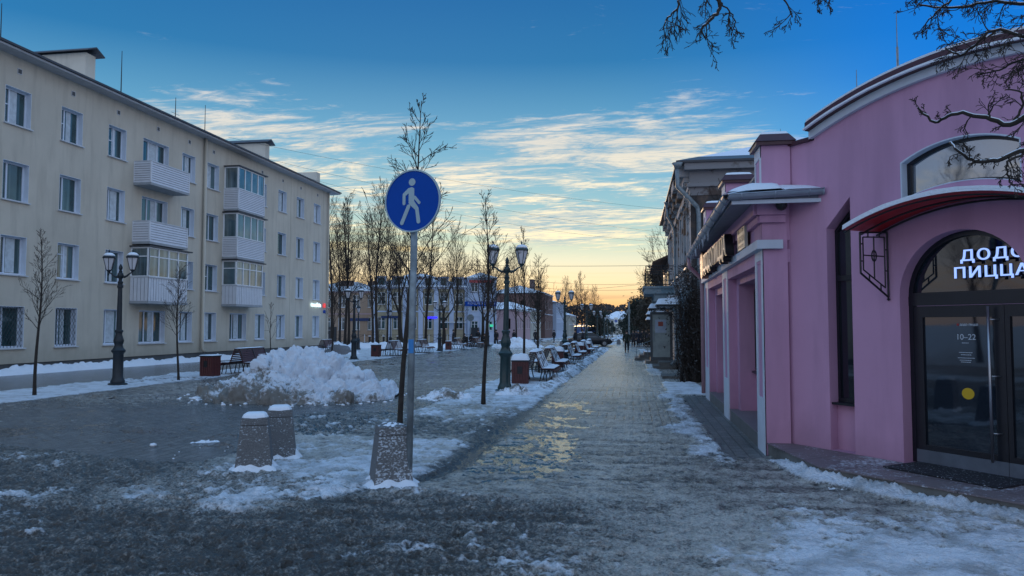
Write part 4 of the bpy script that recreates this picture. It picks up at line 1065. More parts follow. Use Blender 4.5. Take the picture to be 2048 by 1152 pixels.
    # slot windows
    for sg in (0, 1):
        sl = slotL if sg == 0 else slotR
        f = (lambda u: u) if sg == 0 else (lambda u: 2 * SC - u)
        q = MB(); poly = [(f(.662), .78), (f(1.018), .78), (f(1.018), 3.35), (f(.662), 2.99)]; inn2 = [(f(.70), .83), (f(.985), .83), (f(.985), 3.26), (f(.70), 2.97)]
        if sg: poly = poly[::-1]; inn2 = inn2[::-1]
        q.prism(PF, poly, -.22, -.155, [inn2]); a, b = sorted((f(.70), f(.985))); q.fbox(PF, a, b, 2.33, 2.40, -.215, -.15); w_ = q.build('slot_window', m_frame, root)
        q = MB(); q.prism(PF, inn2, -.21, -.18); q.build('pane', m_glassd, w_)
        a, b = sorted((f(.655), f(1.02))); MB().fbox(PF, a, b, .75, .778, -.2, -.03).build('sill', m_frame, w_)
        MB().fbox(PF, a, b, .175, .75, -.3, -.14).build('apron', m_pink, w_)
    # entrance: frame, leaf with glass, side leaf, fanlight
    a0, a1 = DC - DR, DC + DR; rd = -.18; fp = [(DC + (DR) * math.cos(a), DZ + DR * math.sin(a)) for a in np.linspace(0, math.pi, 33)]
    fi = [(DC + (DR - .055) * math.cos(a), DZ + (DR - .055) * math.sin(a)) for a in np.linspace(0.001, math.pi - .001, 33)]
    q = MB(); q.prism(PF, fp, rd - .06, rd + .02, [[(x, max(z, DZ + .045)) for x, z in fi]]); q.fbox(PF, a0, a1, 1.985, DZ, rd - .06, rd + .025)
    q.fbox(PF, a0, a0 + .05, .18, 1.985, rd - .06, rd + .02); q.fbox(PF, a1 - .05, a1, .18, 1.985, rd - .06, rd + .02)
    dr = q.build('entrance', m_frame, root)
    q = MB(); q.prism(PF, [(x, max(z, DZ + .02)) for x, z in fi], rd - .04, rd - .02); q.build('fanlight', m_glassd, dr)
    def leaf(x0, x1, hx, st):
        q = MB(); f1 = rd + .012
        q.fbox(PF, x0, x0 + st, .19, 1.98, rd - .04, f1); q.fbox(PF, x1 - st, x1, .19, 1.98, rd - .04, f1); q.fbox(PF, x0 + st, x1 - st, 1.85, 1.98, rd - .04, f1); q.fbox(PF, x0 + st, x1 - st, .33, .39, rd - .04, f1)
        l = q.build('door', m_frame, root)
        MB().fbox(PF, x0 + st, x1 - st, .39, 1.85, rd - .025, rd - .012).build('glass', m_glassd, l)
        MB().fbox(PF, x0, x1, .185, .33, rd - .04, f1 + .006).build('kick_plate', m_kick, l)
        if hx is None: return l
        q = MB(); q.tube([PF.p(hx, .32, rd + .09), PF.p(hx, 1.96, rd + .09)], .016, 8)
        for z in (.62, 1.22, 1.82): q.tube([PF.p(hx, z, rd + .09), PF.p(hx + .07, z, rd + .012)], .009, 6)
        q.build('handle', m_steel, l, 'all')
        return l
    L1 = leaf(1.71, 2.72, 2.60, .11); L2 = leaf(2.725, 3.03, None, .05)
    q = MB(); q.prism(PF, [(2.305 + .068 * math.cos(a * .2618), 1.01 + .062 * math.sin(a * .2618)) for a in range(24)], rd - .0115, rd - .008); q.build('sticker', m_yellow, L1)
    mlw = P('pale_vinyl', (.50, .56, .62), .5, .05, 3, 0)
    text_mesh('10–22', .088, .003, PF, 2.19, 1.60, rd - .0115, mlw, L1, 'opening_hours')
    text_mesh('додо пицца', .036, .003, PF, 2.235, 1.755, rd - .0115, mlw, L1, 'small_print', bold=.0006)
    q = MB(); q.prism(PF, [(2.215 + .013 * math.cos(a * .5236), 1.765 + .013 * math.sin(a * .5236)) for a in range(12)], rd - .0115, rd - .008); q.build('small_logo', P('red_vinyl', (.35, .02, .02), .5), L1)
    for i, (w_, z) in enumerate(((.07, 1.56), (.14, 1.455), (.10, 1.43), (.17, 1.395), (.13, 1.37), (.10, 1.35))):
        q = MB(); u_ = 2.29 - w_ / 2; rr = random.Random(i)
        while u_ < 2.29 + w_ / 2: 
            l_ = rr.uniform(.006, .02); q.fbox(PF, u_, u_ + l_, z, z + .007, rd - .0115, rd - .0085); u_ += l_ + .005
        q.build('small_print', mlw, L1)
    neon = emis('pale_neon', srgb(150, 180, 245), .95)
    nh = P('letter_edge', (.06, .07, .12), .5)
    for (s, u_, z) in (('ДОДО', 2.315, 2.46), ('ПИЦЦА', 2.235, 2.275)):
        text_mesh(s, .165, .012, PF, u_ + .0, z, rd + .075, neon, dr, 'lettering', bold=.0012, sx=1.22, spacing=1.14)
        text_mesh(s, .165, .012, PF, u_ - .001, z - .001, rd + .058, nh, dr, 'lettering_back', bold=.005, sx=1.22, spacing=1.14)
    # small glowing chip on the fanlight pane, painting in a warm glint
    MB().fbox(PF, 2.86, 2.875, 2.52, 2.535, rd - .018, rd - .012).build('lamp_glint', emis('warm_glint', (1, .6, .25), 1.2), dr)
    # canopy over the entrance
    hc = 1.15; CC = 2.55; tp = arc(CC, hc, 2.87, 3.105, 26)
    q = MB(); q.prism(PF, tp + up(tp, .022)[::-1], .0, .62); cn = q.build('canopy', m_redcan, root)
    q = MB(); q.prism(PF, up(tp, .024) + [(a, b + .052 + .010 * mn.noise(Vector((a * 5, 3, 0)))) for a, b in tp][::-1], .0, .63); q.prism(PF, up(tp, .0) + up(tp, .022)[::-1], .622, .635); q.build('snow', m_snow, cn)
    q = MB(); t3 = up(tp, -.035); q.tube([PF.p(a, b, .30) for a, b in t3], .012, 6); q.tube([PF.p(a, b, .03) for a, b in t3], .012, 6); q.tube([PF.p(a, b, .6) for a, b in t3], .010, 6); q.build('rib', m_black, cn)
    for sg in (1, -1):
        s = CC - sg * 1.02; q = MB(); bf = Fr(PF.p(s, 0), (PF.N.x, PF.N.y)); r_ = .0085
        O = [(.02, 2.09), (.02, 2.86), (.50, 2.83), (.50, 2.36)]
        for i in range(4): q.tube([bf.p(*O[i]), bf.p(*O[(i + 1) % 4])], r_ * 1.4, 6)
        I = [(.07, 2.20), (.07, 2.80), (.45, 2.78), (.45, 2.40)]
        for i in range(4): q.tube([bf.p(*I[i]), bf.p(*I[(i + 1) % 4])], r_, 6)
        q.tube([bf.p(.26, 2.80), bf.p(.26, 2.31)], r_, 6); q.tube([bf.p(.07, 2.57), bf.p(.45, 2.57)], r_, 6)
        q.tube([bf.p(.26 + .04 * math.cos(a * .5236), 2.57 + .065 * math.sin(a * .5236)) for a in range(13)], r_, 6)
        for (c_, e_) in (((.02, 2.65), (.07, 2.65)), ((.02, 2.4), (.07, 2.4)), ((.45, 2.7), (.5, 2.7)), ((.45, 2.5), (.5, 2.5)), ((.16, 2.8), (.16, 2.855)), ((.36, 2.785), (.36, 2.835)), ((.15, 2.155), (.15, 2.24)), ((.35, 2.28), (.35, 2.35))): q.tube([bf.p(*c_), bf.p(*e_)], r_, 6)
        q.lathe(tuple(bf.p(.02, 2.045)), [(.001, 0), (.022, .02), (.001, .045)], 8)
        q.build('bracket', m_black, cn)
    # stoop with its tiled top
    st = [(1.79, 10.49), (2.06, 8.87), (2.42, 8.46), (3.45, 7.29), (4.6, 5.97), (5.4, 6.1), (4.95, 6.76), (2.12, 10.5)]
    q = MB(); n = len(st); q.add([(x, y, -.1) for x, y in st] + [(x, y, .160) for x, y in st], [(i, (i + 1) % n, (i + 1) % n + n, i + n) for i in range(n)])
    so2 = q.build('stoop', P('stoop_stone', (.13, .13, .12), .75, .35, 3, .5, 25), root)
    q = MB(); st2 = [(1.775, 10.49), (2.05, 8.85), (2.41, 8.44), (3.44, 7.27), (4.6, 5.94), (5.4, 6.1), (4.95, 6.76), (2.12, 10.5)]
    v = [Vector((x, y, 0)) for x, y in st2]; tr_ = tessellate_polygon([v]); n = len(st2)
    q.add([(x, y, .175) for x, y in st2] + [(x, y, .160) for x, y in st2], [tuple(t if Vector(((v[t[1]] - v[t[0]]).cross(v[t[2]] - v[t[0]]))).z > 0 else t[::-1]) for t in tr_] + [(i, i + n, (i + 1) % n + n, (i + 1) % n) for i in range(n)])
    # tile colour with joints and trodden snow
    m, t, b, pos = newmat('stoop_tiles'); br = t.node('ShaderNodeTexBrick'); t.link(t.mapping(pos, (1, 1, 1), (0, 0, R(53))), br.inputs[0]); br.offset = 0
    br.inputs['Scale'].default_value = 1; br.inputs['Brick Width'].default_value = .62; br.inputs['Row Height'].default_value = .62; br.inputs['Mortar Size'].default_value = .006
    br.inputs['Color1'].default_value = (.145, .115, .125, 1); br.inputs['Color2'].default_value = (.165, .135, .14, 1); br.inputs['Mortar'].default_value = (.03, .03, .03, 1)
    f = t.mapr(t.math('ADD', t.noise(pos, 26, 5, .7), t.math('MULTIPLY', t.math('SUBTRACT', t.noise(pos, 2.0, 3), .5), .6)), .56, .66)
    t.link(t.mix(f, br.outputs[0], (.50, .53, .58, 1)), b.inputs['Base Color']); b.inputs['Roughness'].default_value = .55; t.link(t.bump(f, .4, .01), b.inputs['Normal'])
    q.build('tile_top', m, so2)
    # ventilation dome under the eave
    o = MB().lathe((1.98, 10.28, 3.29), [(.01, 0), (.055, .02), (.075, .06), (.075, .115), (.05, .13)], 14).build('security_camera', m_black, None, 'all'); tag(o, 'small black dome camera under the snowy eave of the pink building', 'camera')
    # wall sign: disc and cut letters standing off the fascia
    sf = Fr((1.60, 0, 0), (0, -1)); sroot = empty('sign', (1.6, 14.5, 2.9)); tag(sroot, 'dark box lettering with pale faces on the street side fascia of the pink building', 'sign')
    for (wd, u_) in (('ДОДО', -16.45), ('ПИЦЦА', -14.62)):
      text_mesh(wd, .46, .13, sf, u_, 2.93, -.06, m_black, sroot, 'letter_bodies', bold=.02, sx=1.24)
      text_mesh(wd, .46, .012, sf, u_, 2.93, .072, P('letter_faces', (.50, .49, .42), .5, .05), sroot, 'letter_faces', bold=.004, sx=1.24)
    q = MB(); q.prism(sf, [(-16.95 + .30 * math.cos(a * .2618), 3.10 + .30 * math.sin(a * .2618)) for a in range(24)], -.06, .07); dd = q.build('disc', P('disc_orange', (.50, .22, .12), .5, .3, 6, c2=(.2, .12, .1), patch=(.5, .6)), sroot)
    q = MB(); 
    for y in (15.1, 15.35): q.tube([(1.62, y, 3.2), (1.62, y, 3.44)], .016, 6)
    q.fbox(sf, -17.6, -16.9, 2.98, 3.10, -.12, -.06); q.build('bracket', m_galv, sroot)
    # plaque
    pf2 = Fr((1.665, 0, 0), (0, -1)); q = MB(); q.fbox(pf2, -12.2, -11.45, 2.93, 3.36, -.05, .0); pq = q.build('plaque', P('plaque_cream', (.50, .49, .40), .5, .1), None)
    tag(pq, 'pale engraved plaque on the fascia beside the dark lettering', 'plaque')
    mg = P('plaque_print', (.22, .22, .19), .5)
    q = MB(); rr = random.Random(8)
    for zr, hh_ in ((3.19, .11), (3.04, .10), (2.96, .04)):
        u_ = -12.13
        while u_ < -11.53:
            w_ = rr.uniform(.03, .07); q.fbox(pf2, u_, u_ + .018, zr, zr + hh_, .0, .004); q.fbox(pf2, u_ + .018, u_ + w_, zr + hh_ * rr.choice((.0, .45, .8)), zr + hh_ * rr.choice((.0, .45, .8)) + .018, .0, .0035) ; u_ += w_ + .03
    q.build('relief', mg, pq)
    # rubber mat
    q = MB(); c = [PF.p(1.75, .18, -.12), PF.p(3.0, .18, -.12), PF.p(3.0, .18, .50), PF.p(1.75, .18, .50)]
    q.add([p for p in c] + [p + Vector((0, 0, .014)) for p in c], [(4, 7, 6, 5), (0, 1, 5, 4), (1, 2, 6, 5), (2, 3, 7, 6), (3, 0, 4, 7)]); 
    mt = P('mat_with_snow', (.012, .013, .018), .8, .3, 40, .5, 60, c2=(.40, .43, .48), patch=(.60, .66)); tag(q.build('door_mat', mt), 'black rubber mat with trodden snow before the glass entrance door', 'mat')
    # roof masts
    def mast(x, y, z0, z1, lab, stays=()):
        m_ = MB(); m_.tube([(x, y, z0), (x, y, z0 + (z1 - z0) * .6)], .014, 6); m_.tube([(x, y, z0 + (z1 - z0) * .6), (x, y, z1)], [.008, .004], 5)
        m_.lathe((x, y, z0), [(.05, 0), (.03, .04), (.012, .08)], 8)
        o = m_.build('roof_antenna', m_galv); tag(o, lab, 'antenna', 'antennas on the roofs')
        if stays:
            s = MB()
            for q_ in stays: s.tube([(x, y, z0 + (z1 - z0) * .36), q_], .003, 4)
            s.build('stay', m_wire, o)
    mast(*PF.p(.78, 4.55, -.5).xy, 4.5, 5.14, 'thin antenna at the left end of the arched pink roof')
    mast(*PF.p(1.30, 4.65, -.6).xy, 4.6, 5.75, 'tallest antenna on the arched pink roof, held by stay wires', (tuple(PF.p(.6, 4.5, -.4)), tuple(PF.p(.95, 4.55, -1.2)), tuple(PF.p(1.9, 4.72, -.5))))
    mast(2.55, 13.2, 4.2, 5.15, 'short thin antenna between the capped corner pier and the arched roof')
pink()
# ------------------------------------------------------------------ old weathered house on the right
def old_house():
    X = 1.88; Y0 = 24.3; YE = 39.0; root = empty('old_house', (4.5, 31, 0)); tag(root, 'weathered two storey old house with peeling plaster, balcony and broken cornice', 'building')
    m, t, b, pos = newmat('peeling_plaster')
    n = t.noise(pos, .9, 8, .68, .6); n2 = t.noise(t.mapping(pos, (2, 2, .5)), 1.4, 7, .65); n3 = t.noise(pos, 9, 5, .6)
    c = t.mix(t.mapr(n2, .4, .62), (.44, .42, .41, 1), (.30, .35, .39, 1)); c = t.mix(t.mapr(n, .52, .56), c, (.20, .13, .09, 1)); c = t.mix(t.mapr(t.math('ADD', n2, t.math('MULTIPLY', n3, .2)), .68, .74), c, (.08, .07, .06, 1))
    t.link(c, b.inputs['Base Color']); b.inputs['Roughness'].default_value = .9
    t.link(t.bump(t.math('ADD', t.mapr(n, .52, .56), t.math('MULTIPLY', n3, .5)), .7, .04), b.inputs['Normal']); mp = m
    m, t, b, pos = newmat('peeling_blue_ground_floor')
    n = t.noise(pos, 1.6, 8, .7, .5); n3 = t.noise(pos, 12, 4); sx = t.node('ShaderNodeSeparateXYZ'); t.link(pos, sx.inputs[0])
    c = t.mix(t.mapr(n, .45, .52), (.17, .26, .31, 1), (.26, .32, .35, 1)); c = t.mix(t.mapr(t.math('ADD', n3, t.mapr(sx.outputs[2], .0, 1.2, .22, 0)), .62, .7), c, (.14, .10, .07, 1))
    t.link(c, b.inputs['Base Color']); b.inputs['Roughness'].default_value = .85; t.link(t.bump(t.math('ADD', n, n3), .6, .03), b.inputs['Normal']); mg = m
    mside = P('old_side_plaster', (.17, .115, .085), .9, .5, .8, .5, 14, c2=(.055, .05, .05), patch=(.44, .54))
    mfr = P('grey_frieze', (.24, .235, .24), .85, .3, .9, .4, 18, c2=(.09, .065, .055), patch=(.56, .62))
    fr = Fr((X, 0, 0), (0, -1))
    gzf = -.2; up = [(-y - 1.0, -y, 3.75, 5.75) for y in (25.6, 27.9, 30.2, 32.6, 34.9, 37.1)]
    gf = [(-y - .95, -y, .95, 2.5) for y in (25.3, 26.9, 28.6, 30.3)] + [(-34.4, -33.2, -.05, 2.3), (-37.3, -36.1, -.05, 2.3)]
    w = MB().grid_wall(fr, -YE, -Y0, 3.1, 6.3, up, .22); w.add([(X, YE, 3.1), (9, YE, 3.1), (9, YE, 7.0), (X, YE, 7.0)], [(3, 2, 1, 0)])
    w.grid_wall(fr, -YE, -Y0, 6.3, 7.0, [])
    w.build('wall', mp, root)
    w = MB().grid_wall(fr, -YE, -Y0, -.5, 3.1, gf, .22); w.build('ground_floor_wall', mg, root)
    s = MB(); sfr = Fr((X, Y0, 0), (1, 0)); s.grid_wall(sfr, 0, 7.5, -.5, 5.95, []); s.add([(9.36, Y0, -.5), (9.36, YE, -.5), (9.36, YE, 7), (9.36, Y0, 7)], [(0, 1, 2, 3)]); s.build('side_wall', mside, root)
    s = MB(); s.fbox(sfr, -.03, 7.5, 5.95, 6.9, -.3, .02); s.fbox(sfr, -.12, 7.5, 6.22, 6.34, .02, .12); s.fbox(sfr, -.2, 7.5, 6.75, 7.0, .02, .26); s.build('frieze', mfr, root)
    q = MB(); q.fbox(fr, -YE, -Y0, 3.02, 3.16, .0, .08); q.fbox(fr, -YE, -Y0, 6.15, 6.28, 0, .07)
    rng = random.Random(3)
    y = Y0 + .1
    while y < YE - .3:
        L = rng.uniform(.25, .8); o = rng.uniform(.20, .42); q.fbox(fr, -y - L, -y, 6.62 + rng.uniform(-.1, .1), 7.0 + rng.uniform(0, .04), .0, o); q.fbox(fr, -y - L * .7, -y - L * .2, 6.4 + rng.uniform(-.1, .1), 6.7, .0, o * .6); y += L
    q.build('cornice', mp, root)
    for (a, b_, c_, d_) in up:
        window(root, fr, a, b_, c_, d_, .2, (.5,), [(0, .5, .68), (.5, 1, .68)], P('old_window_wood', (.20, .19, .18), .8, .3, 6), m_glass, True, .05, False)
        q = MB(); q.fbox(fr, a - .26, a - .08, 3.3, 6.1, .0, .07); q.fbox(fr, b_ + .08, b_ + .26, 3.3, 6.1, .0, .07); q.fbox(fr, a - .3, b_ + .3, 5.86, 6.0, .0, .14); q.fbox(fr, a - .05, b_ + .05, 5.78, 5.86, 0, .05); q.build('window_surround', mp, root)
    for i, (a, b_, c_, d_) in enumerate(gf):
        if i < 4: window(root, fr, a, b_, c_, d_, .2, (.5,), None, m_metalw, m_glass, True, .05, False)
        else: MB().fbox(fr, a, b_, c_, d_, -.24, -.12).build('door', m_plinth, root)
    # roof with snow
    q = MB(); z = 7.0; q.add([(X - .46, Y0 - .32, z + .04), (9.4, Y0 - .32, z + .04), (9.4, YE + .2, z + .04), (X - .46, YE + .2, z + .04), (6.3, Y0 + 4.5, z + 1.75), (6.3, YE - 4, z + 1.75), (X - .46, Y0 - .32, z - .03), (9.4, Y0 - .32, z - .03), (9.4, YE + .2, z - .03), (X - .46, YE + .2, z - .03)],
           [(0, 1, 4), (1, 2, 5, 4), (2, 3, 5), (3, 0, 4, 5), (0, 6, 7, 1), (1, 7, 8, 2), (2, 8, 9, 3), (3, 9, 6, 0), (6, 9, 8, 7)]); r_ = q.build('roof', m_roofd, root)
    q = MB(); q.add([(X - .2, Y0 - .1, z + .11), (9.3, Y0 - .1, z + .11), (9.3, YE, z + .11), (X - .2, YE, z + .11), (6.3, Y0 + 4.6, z + 1.85), (6.3, YE - 4.2, z + 1.85), (X - .2, Y0 - .1, z + .05), (9.3, Y0 - .1, z + .05)], [(0, 1, 4), (1, 2, 5, 4), (2, 3, 5), (3, 0, 4, 5), (0, 6, 7, 1)]); q.build('roof_snow', m_snow, r_)
    # downpipes: funnel, dog-leg, straight
    def pipe(y, zt, xo):
        q = MB(); q.lathe((X - .38, y, zt - .05), [(.06, 0), (.10, .12), (.15, .26), (.17, .30)], 10); q.tube([(X - .38, y, zt), (X - .38, y, zt - .35), (X - .12 - xo, y - .0, zt - .85), (X - .10 - xo, y, zt - 1.2), (X - .10 - xo, y, .35), (X - .3 - xo, y - .1, .15)], .065, 10)
        for z_ in (1.5, 3.0, 4.6): q.tube([(X - .10 - xo, y, z_), (X - .10 - xo, y, z_ + .04)], .078, 10)
        q.build('downpipe', m_galv, root, 'all')
    pipe(31.6, 6.7, .0)
    q = MB(); q.lathe((X - .42, Y0 - .3, 6.72), [(.06, 0), (.12, .12), (.18, .24)], 10); q.tube([(X - .42, Y0 - .3, 6.8), (X - .42, Y0 - .3, 6.2), (X + .2, Y0 - .16, 5.55), (X + .24, Y0 - .14, 5.3), (X + .24, Y0 - .14, 3.2), (X + .24, Y0 - .14, 0)], .075, 10); q.build('downpipe', m_galv, root, 'all')
    # balcony with iron railing
    q = MB(); q.box(.52, X, 31.9, 35.2, 3.12, 3.42); q.box(.46, X, 31.85, 35.25, 3.36, 3.44); q.box(.9, X, 32.0, 32.15, 2.8, 3.12); q.box(.9, X, 34.9, 35.05, 2.8, 3.12); b = q.build('balcony', mg, root)
    q = MB(); 
    for (A, B) in (((.58, 31.95), (X, 31.95)), ((.58, 31.95), (.58, 35.15)), ((.58, 35.15), (X, 35.15))):
        for z_ in (3.52, 3.66, 4.16, 4.30): q.tube([(A[0], A[1], z_), (B[0], B[1], z_)], .014, 5)
        L = math.hypot(B[0] - A[0], B[1] - A[1]); n_ = int(L / .16)
        for i in range(n_ + 1):
            x = A[0] + (B[0] - A[0]) * i / n_; y = A[1] + (B[1] - A[1]) * i / n_; q.tube([(x, y, 3.44), (x, y, 4.30)], .008 if 0 < i < n_ else .02, 5)
            if i < n_:
                x2 = A[0] + (B[0] - A[0]) * (i + .5) / n_; y2 = A[1] + (B[1] - A[1]) * (i + .5) / n_; dx, dy = (B[0] - A[0]) / L, (B[1] - A[1]) / L
                q.tube([(x2 + dx * .06 * math.cos(a * 1.047), y2 + dy * .06 * math.cos(a * 1.047), 4.23 + .06 * math.sin(a * 1.047)) for a in range(7)], .007, 4)
    q.build('railing', m_black, b)
    # doorway canopies with scrolls and thick snow
    for i, (y, x0, zt, L) in enumerate(((29.2, .92, 2.55, 1.4), (35.6, .75, 2.55, 1.5), (41.6, .5, 2.5, 1.4), (46.2, .6, 2.25, 1.4))):
        if i < 2: par = root; 
        else: continue
        canopy_(par, y, x0, X, zt, L)
    # frost-free flower bracket and box under balcony
    MB().box(1.45, 1.85, 31.2, 31.6, 2.75, 3.02).build('vent_box', m_metalw, root)
def canopy_(par, y, x0, X, zt, L):
    q = MB(); q.box(x0, X, y, y + L, zt, zt + .04); c = q.build('canopy', m_black, par)
    q = MB(); rng = random.Random(int(y * 7)); nx, ny = 8, 8; b = 0; vs = []
    for i in range(nx + 1):
        for j in range(ny + 1):
            e = min(i, nx - i, j, ny - j); vs.append((x0 - .02 + (X - x0 + .0) * i / nx, y - .02 + (L + .04) * j / ny, zt + .04 + (.0 if e == 0 else .22 + .05 * i / nx)))
    # slab of snow with soft edge
    q.add(vs, [(i * (ny + 1) + j, (i + 1) * (ny + 1) + j, (i + 1) * (ny + 1) + j + 1, i * (ny + 1) + j + 1) for i in range(nx) for j in range(ny)]); q.build('snow', m_snow, c, 'all')
    q = MB(); n_ = int((X - x0) / .09)
    for i in range(n_):
        q.tube([(x0 + (i + .5) * (X - x0) / n_ + .035 * math.cos(a * 1.047), y, zt - .045 + .04 * math.sin(a * 1.047)) for a in range(7)], .007, 4)
    q.tube([(X, y, zt - .09), (x0, y, zt - .09)], .010, 5); q.build('fringe', m_black, c)
    for yy in (y + .02, y + L - .02):
        q = MB()
        q.tube([(X, yy, zt - .02), (x0, yy, zt - .02)], .012, 5); q.tube([(x0 + .03, yy, zt - .02), (X - .35, yy, zt - .35), (X - .12, yy, zt - .8), (X - .02, yy, zt - 1.0)], .014, 5)
        for (cx, cz, rr) in ((X - .22, zt - .28, .12), (X - .1, zt - .62, .08), (x0 + .3, zt - .13, .07)): q.tube([(cx + rr * (1 - a * .05) * math.cos(a * .6), yy, cz + rr * (1 - a * .05) * math.sin(a * .6)) for a in range(14)], .009, 4)
        q.build('scroll_bracket', m_black, c)
old_house()
# ivy and creeper over the near corner
def ivy():
    root = empty('climbing_creeper', (1.9, 24.0, 0)); rng = random.Random(17); st = MB(); tw = MB(); lf = MB()
    for k in range(34):
        x = rng.uniform(1.45, 2.15); y = 24.15 - rng.uniform(0, .5); z = -.05; pts = []; H = rng.uniform(2.4, 3.9)
        while z < H: pts.append(Vector((x, y, z))); x = min(2.3, max(1.30, x + rng.gauss(0, .05))); y += rng.gauss(0, .03); z += .22
        st.tube(pts, [max(.006, .03 * (1 - i / len(pts))) for i in range(len(pts))], 5, cap=False)
        for i in range(2, len(pts) - 1):
            for j in range(3): branch(tw, pts[i], Vector((rng.gauss(0, 1), rng.gauss(-.5, .8), rng.gauss(-.3, .8))), rng.uniform(.15, .5), .006, rng, 1, 3, .3, -.1, 4, (3,), .6, (30, 70), .004)
    for i in range(1900):
        z = rng.random() ** .8 * 3.6 + .1; w_ = .28 + .25 * math.sin(min(1, z / 3.9) * 2.6)
        q = Vector((1.78 + rng.gauss(0, w_ * .62), 23.9 + rng.gauss(0, .22), z)); s_ = rng.uniform(.02, .06)
        if q.y > 24.28 and q.x > 1.86: continue
        u = Vector((rng.gauss(0, 1), rng.gauss(0, 1), rng.gauss(0, 1))).normalized(); v = u.orthogonal().normalized(); lf.add([q - u * s_, q + v * s_ * .5, q + u * s_, q - v * s_ * .5], [(0, 1, 2, 3)])
    for k in range(14):       # thin creepers high on the side wall
        x = rng.uniform(2.0, 4.6); z = rng.uniform(5.2, 6.9); p = Vector((x, 24.24, z)); branch(tw, p, Vector((rng.gauss(0, .4), -.02, -1)), rng.uniform(.5, 1.4), .008, rng, 2, 3, .18, -.05, 5, (6, 4), .45, (25, 60), .004)
    st.tube([(1.84, 24.0, -.1), (1.86, 24.05, 1.2), (1.8, 24.1, 2.6)], [.15, .12, .07], 8)
    st.build('stem', m_bark, root, 'all'); tw.build('twigs', m_bark2, root); lf.build('leaves', P('withered_leaves', (.045, .042, .040), .85, .5, 12, 0, c2=(.11, .11, .11), patch=(.5, .62)), root)
    tag(root, 'withered dark creeper climbing the corner of the old house', 'plant')
ivy()
# steps before the doors of the right hand side
m_step = P('worn_concrete', (.13, .125, .115), .8, .4, 3, .5, 30)
for i, (x0, x1, y0, y1, h, lab) in enumerate(((.98, 1.84, 25.5, 26.9, .10, 'low flat stone slab before the old house nearest the creeper'), (.85, 1.80, 31.6, 33.6, .3, 'two step stone stair under the open glass door'), (.6, 1.8, 36.2, 38.0, .32, 'stone stair just beyond the open glass door'), (.1, 1.7, 40.5, 43.2, .45, 'three step stone stair with handrail furthest along the right side'))):
    q = MB(); n = max(1, int(h / .14)); g = gz(y0)
    for k in range(n): q.box(x0 + .25 * k, x1, y0 + .22 * k, y1, g - .1 if k == 0 else g + h * k / n, g + h * (k + 1) / n)
    o = q.build('stone_step', m_step)
    tag(o, lab, 'step', 'stone steps along the old houses')
    s = MB(); s.box(x0 + .25 * (n - 1) + .04, x1 - .1, y0 + .22 * (n - 1) + .05, y1 - .2, g + h + .003, g + h + .03); 
    if i > 1: s.build('snow', m_snow, o)
    if i == 3: s = MB(); s.tube([(x0 + .1, y0 + .1, g), (x0 + .1, y0 + .1, g + .8), (x1, y0 + .3, g + 1.35)], .02, 6); s.tube([(x0 + .7, y0 + .15, g + .2), (x0 + .7, y0 + .2, g + 1.0)], .015, 6); s.build('handrail', m_galv, o)
# open glass door with poster
def glass_door():
    root = empty('glass_door', (1.2, 34.6, gz(34.6))); fr = Fr((.80, 34.5, 0), (1, 0)); g = gz(34.5) + .28
    q = MB(); 
    for (a, b, c, d) in ((0, .10, 0, 2.2), (.88, 1.0, 0, 2.2), (.1, .88, 2.08, 2.2), (.1, .88, 0, .14)): q.fbox(fr, a, b, g + c, g + d, -.05, 0)
    q.build('frame', m_plinth, root); MB().fbox(fr, .1, .88, g + .14, g + 2.08, -.035, -.02).build('pane', P('misty_glass', (.30, .34, .33), .3, .25, 2), root)
    MB().fbox(fr, .22, .72, g + 1.25, g + 1.85, -.019, -.012).build('poster', P('poster_paper', (.40, .46, .55), .6), root); MB().fbox(fr, .36, .58, g + 1.55, g + 1.75, -.0115, -.008).build('poster_print', P('poster_red', (.35, .08, .06), .6), root)
    q = MB(); q.tube([fr.p(.14, g + .9, .05), fr.p(.14, g + 1.3, .05)], .015, 6); q.build('handle', m_steel, root)
    tag(root, 'grey framed glass door standing open into the footway with a poster on it', 'door')
glass_door()
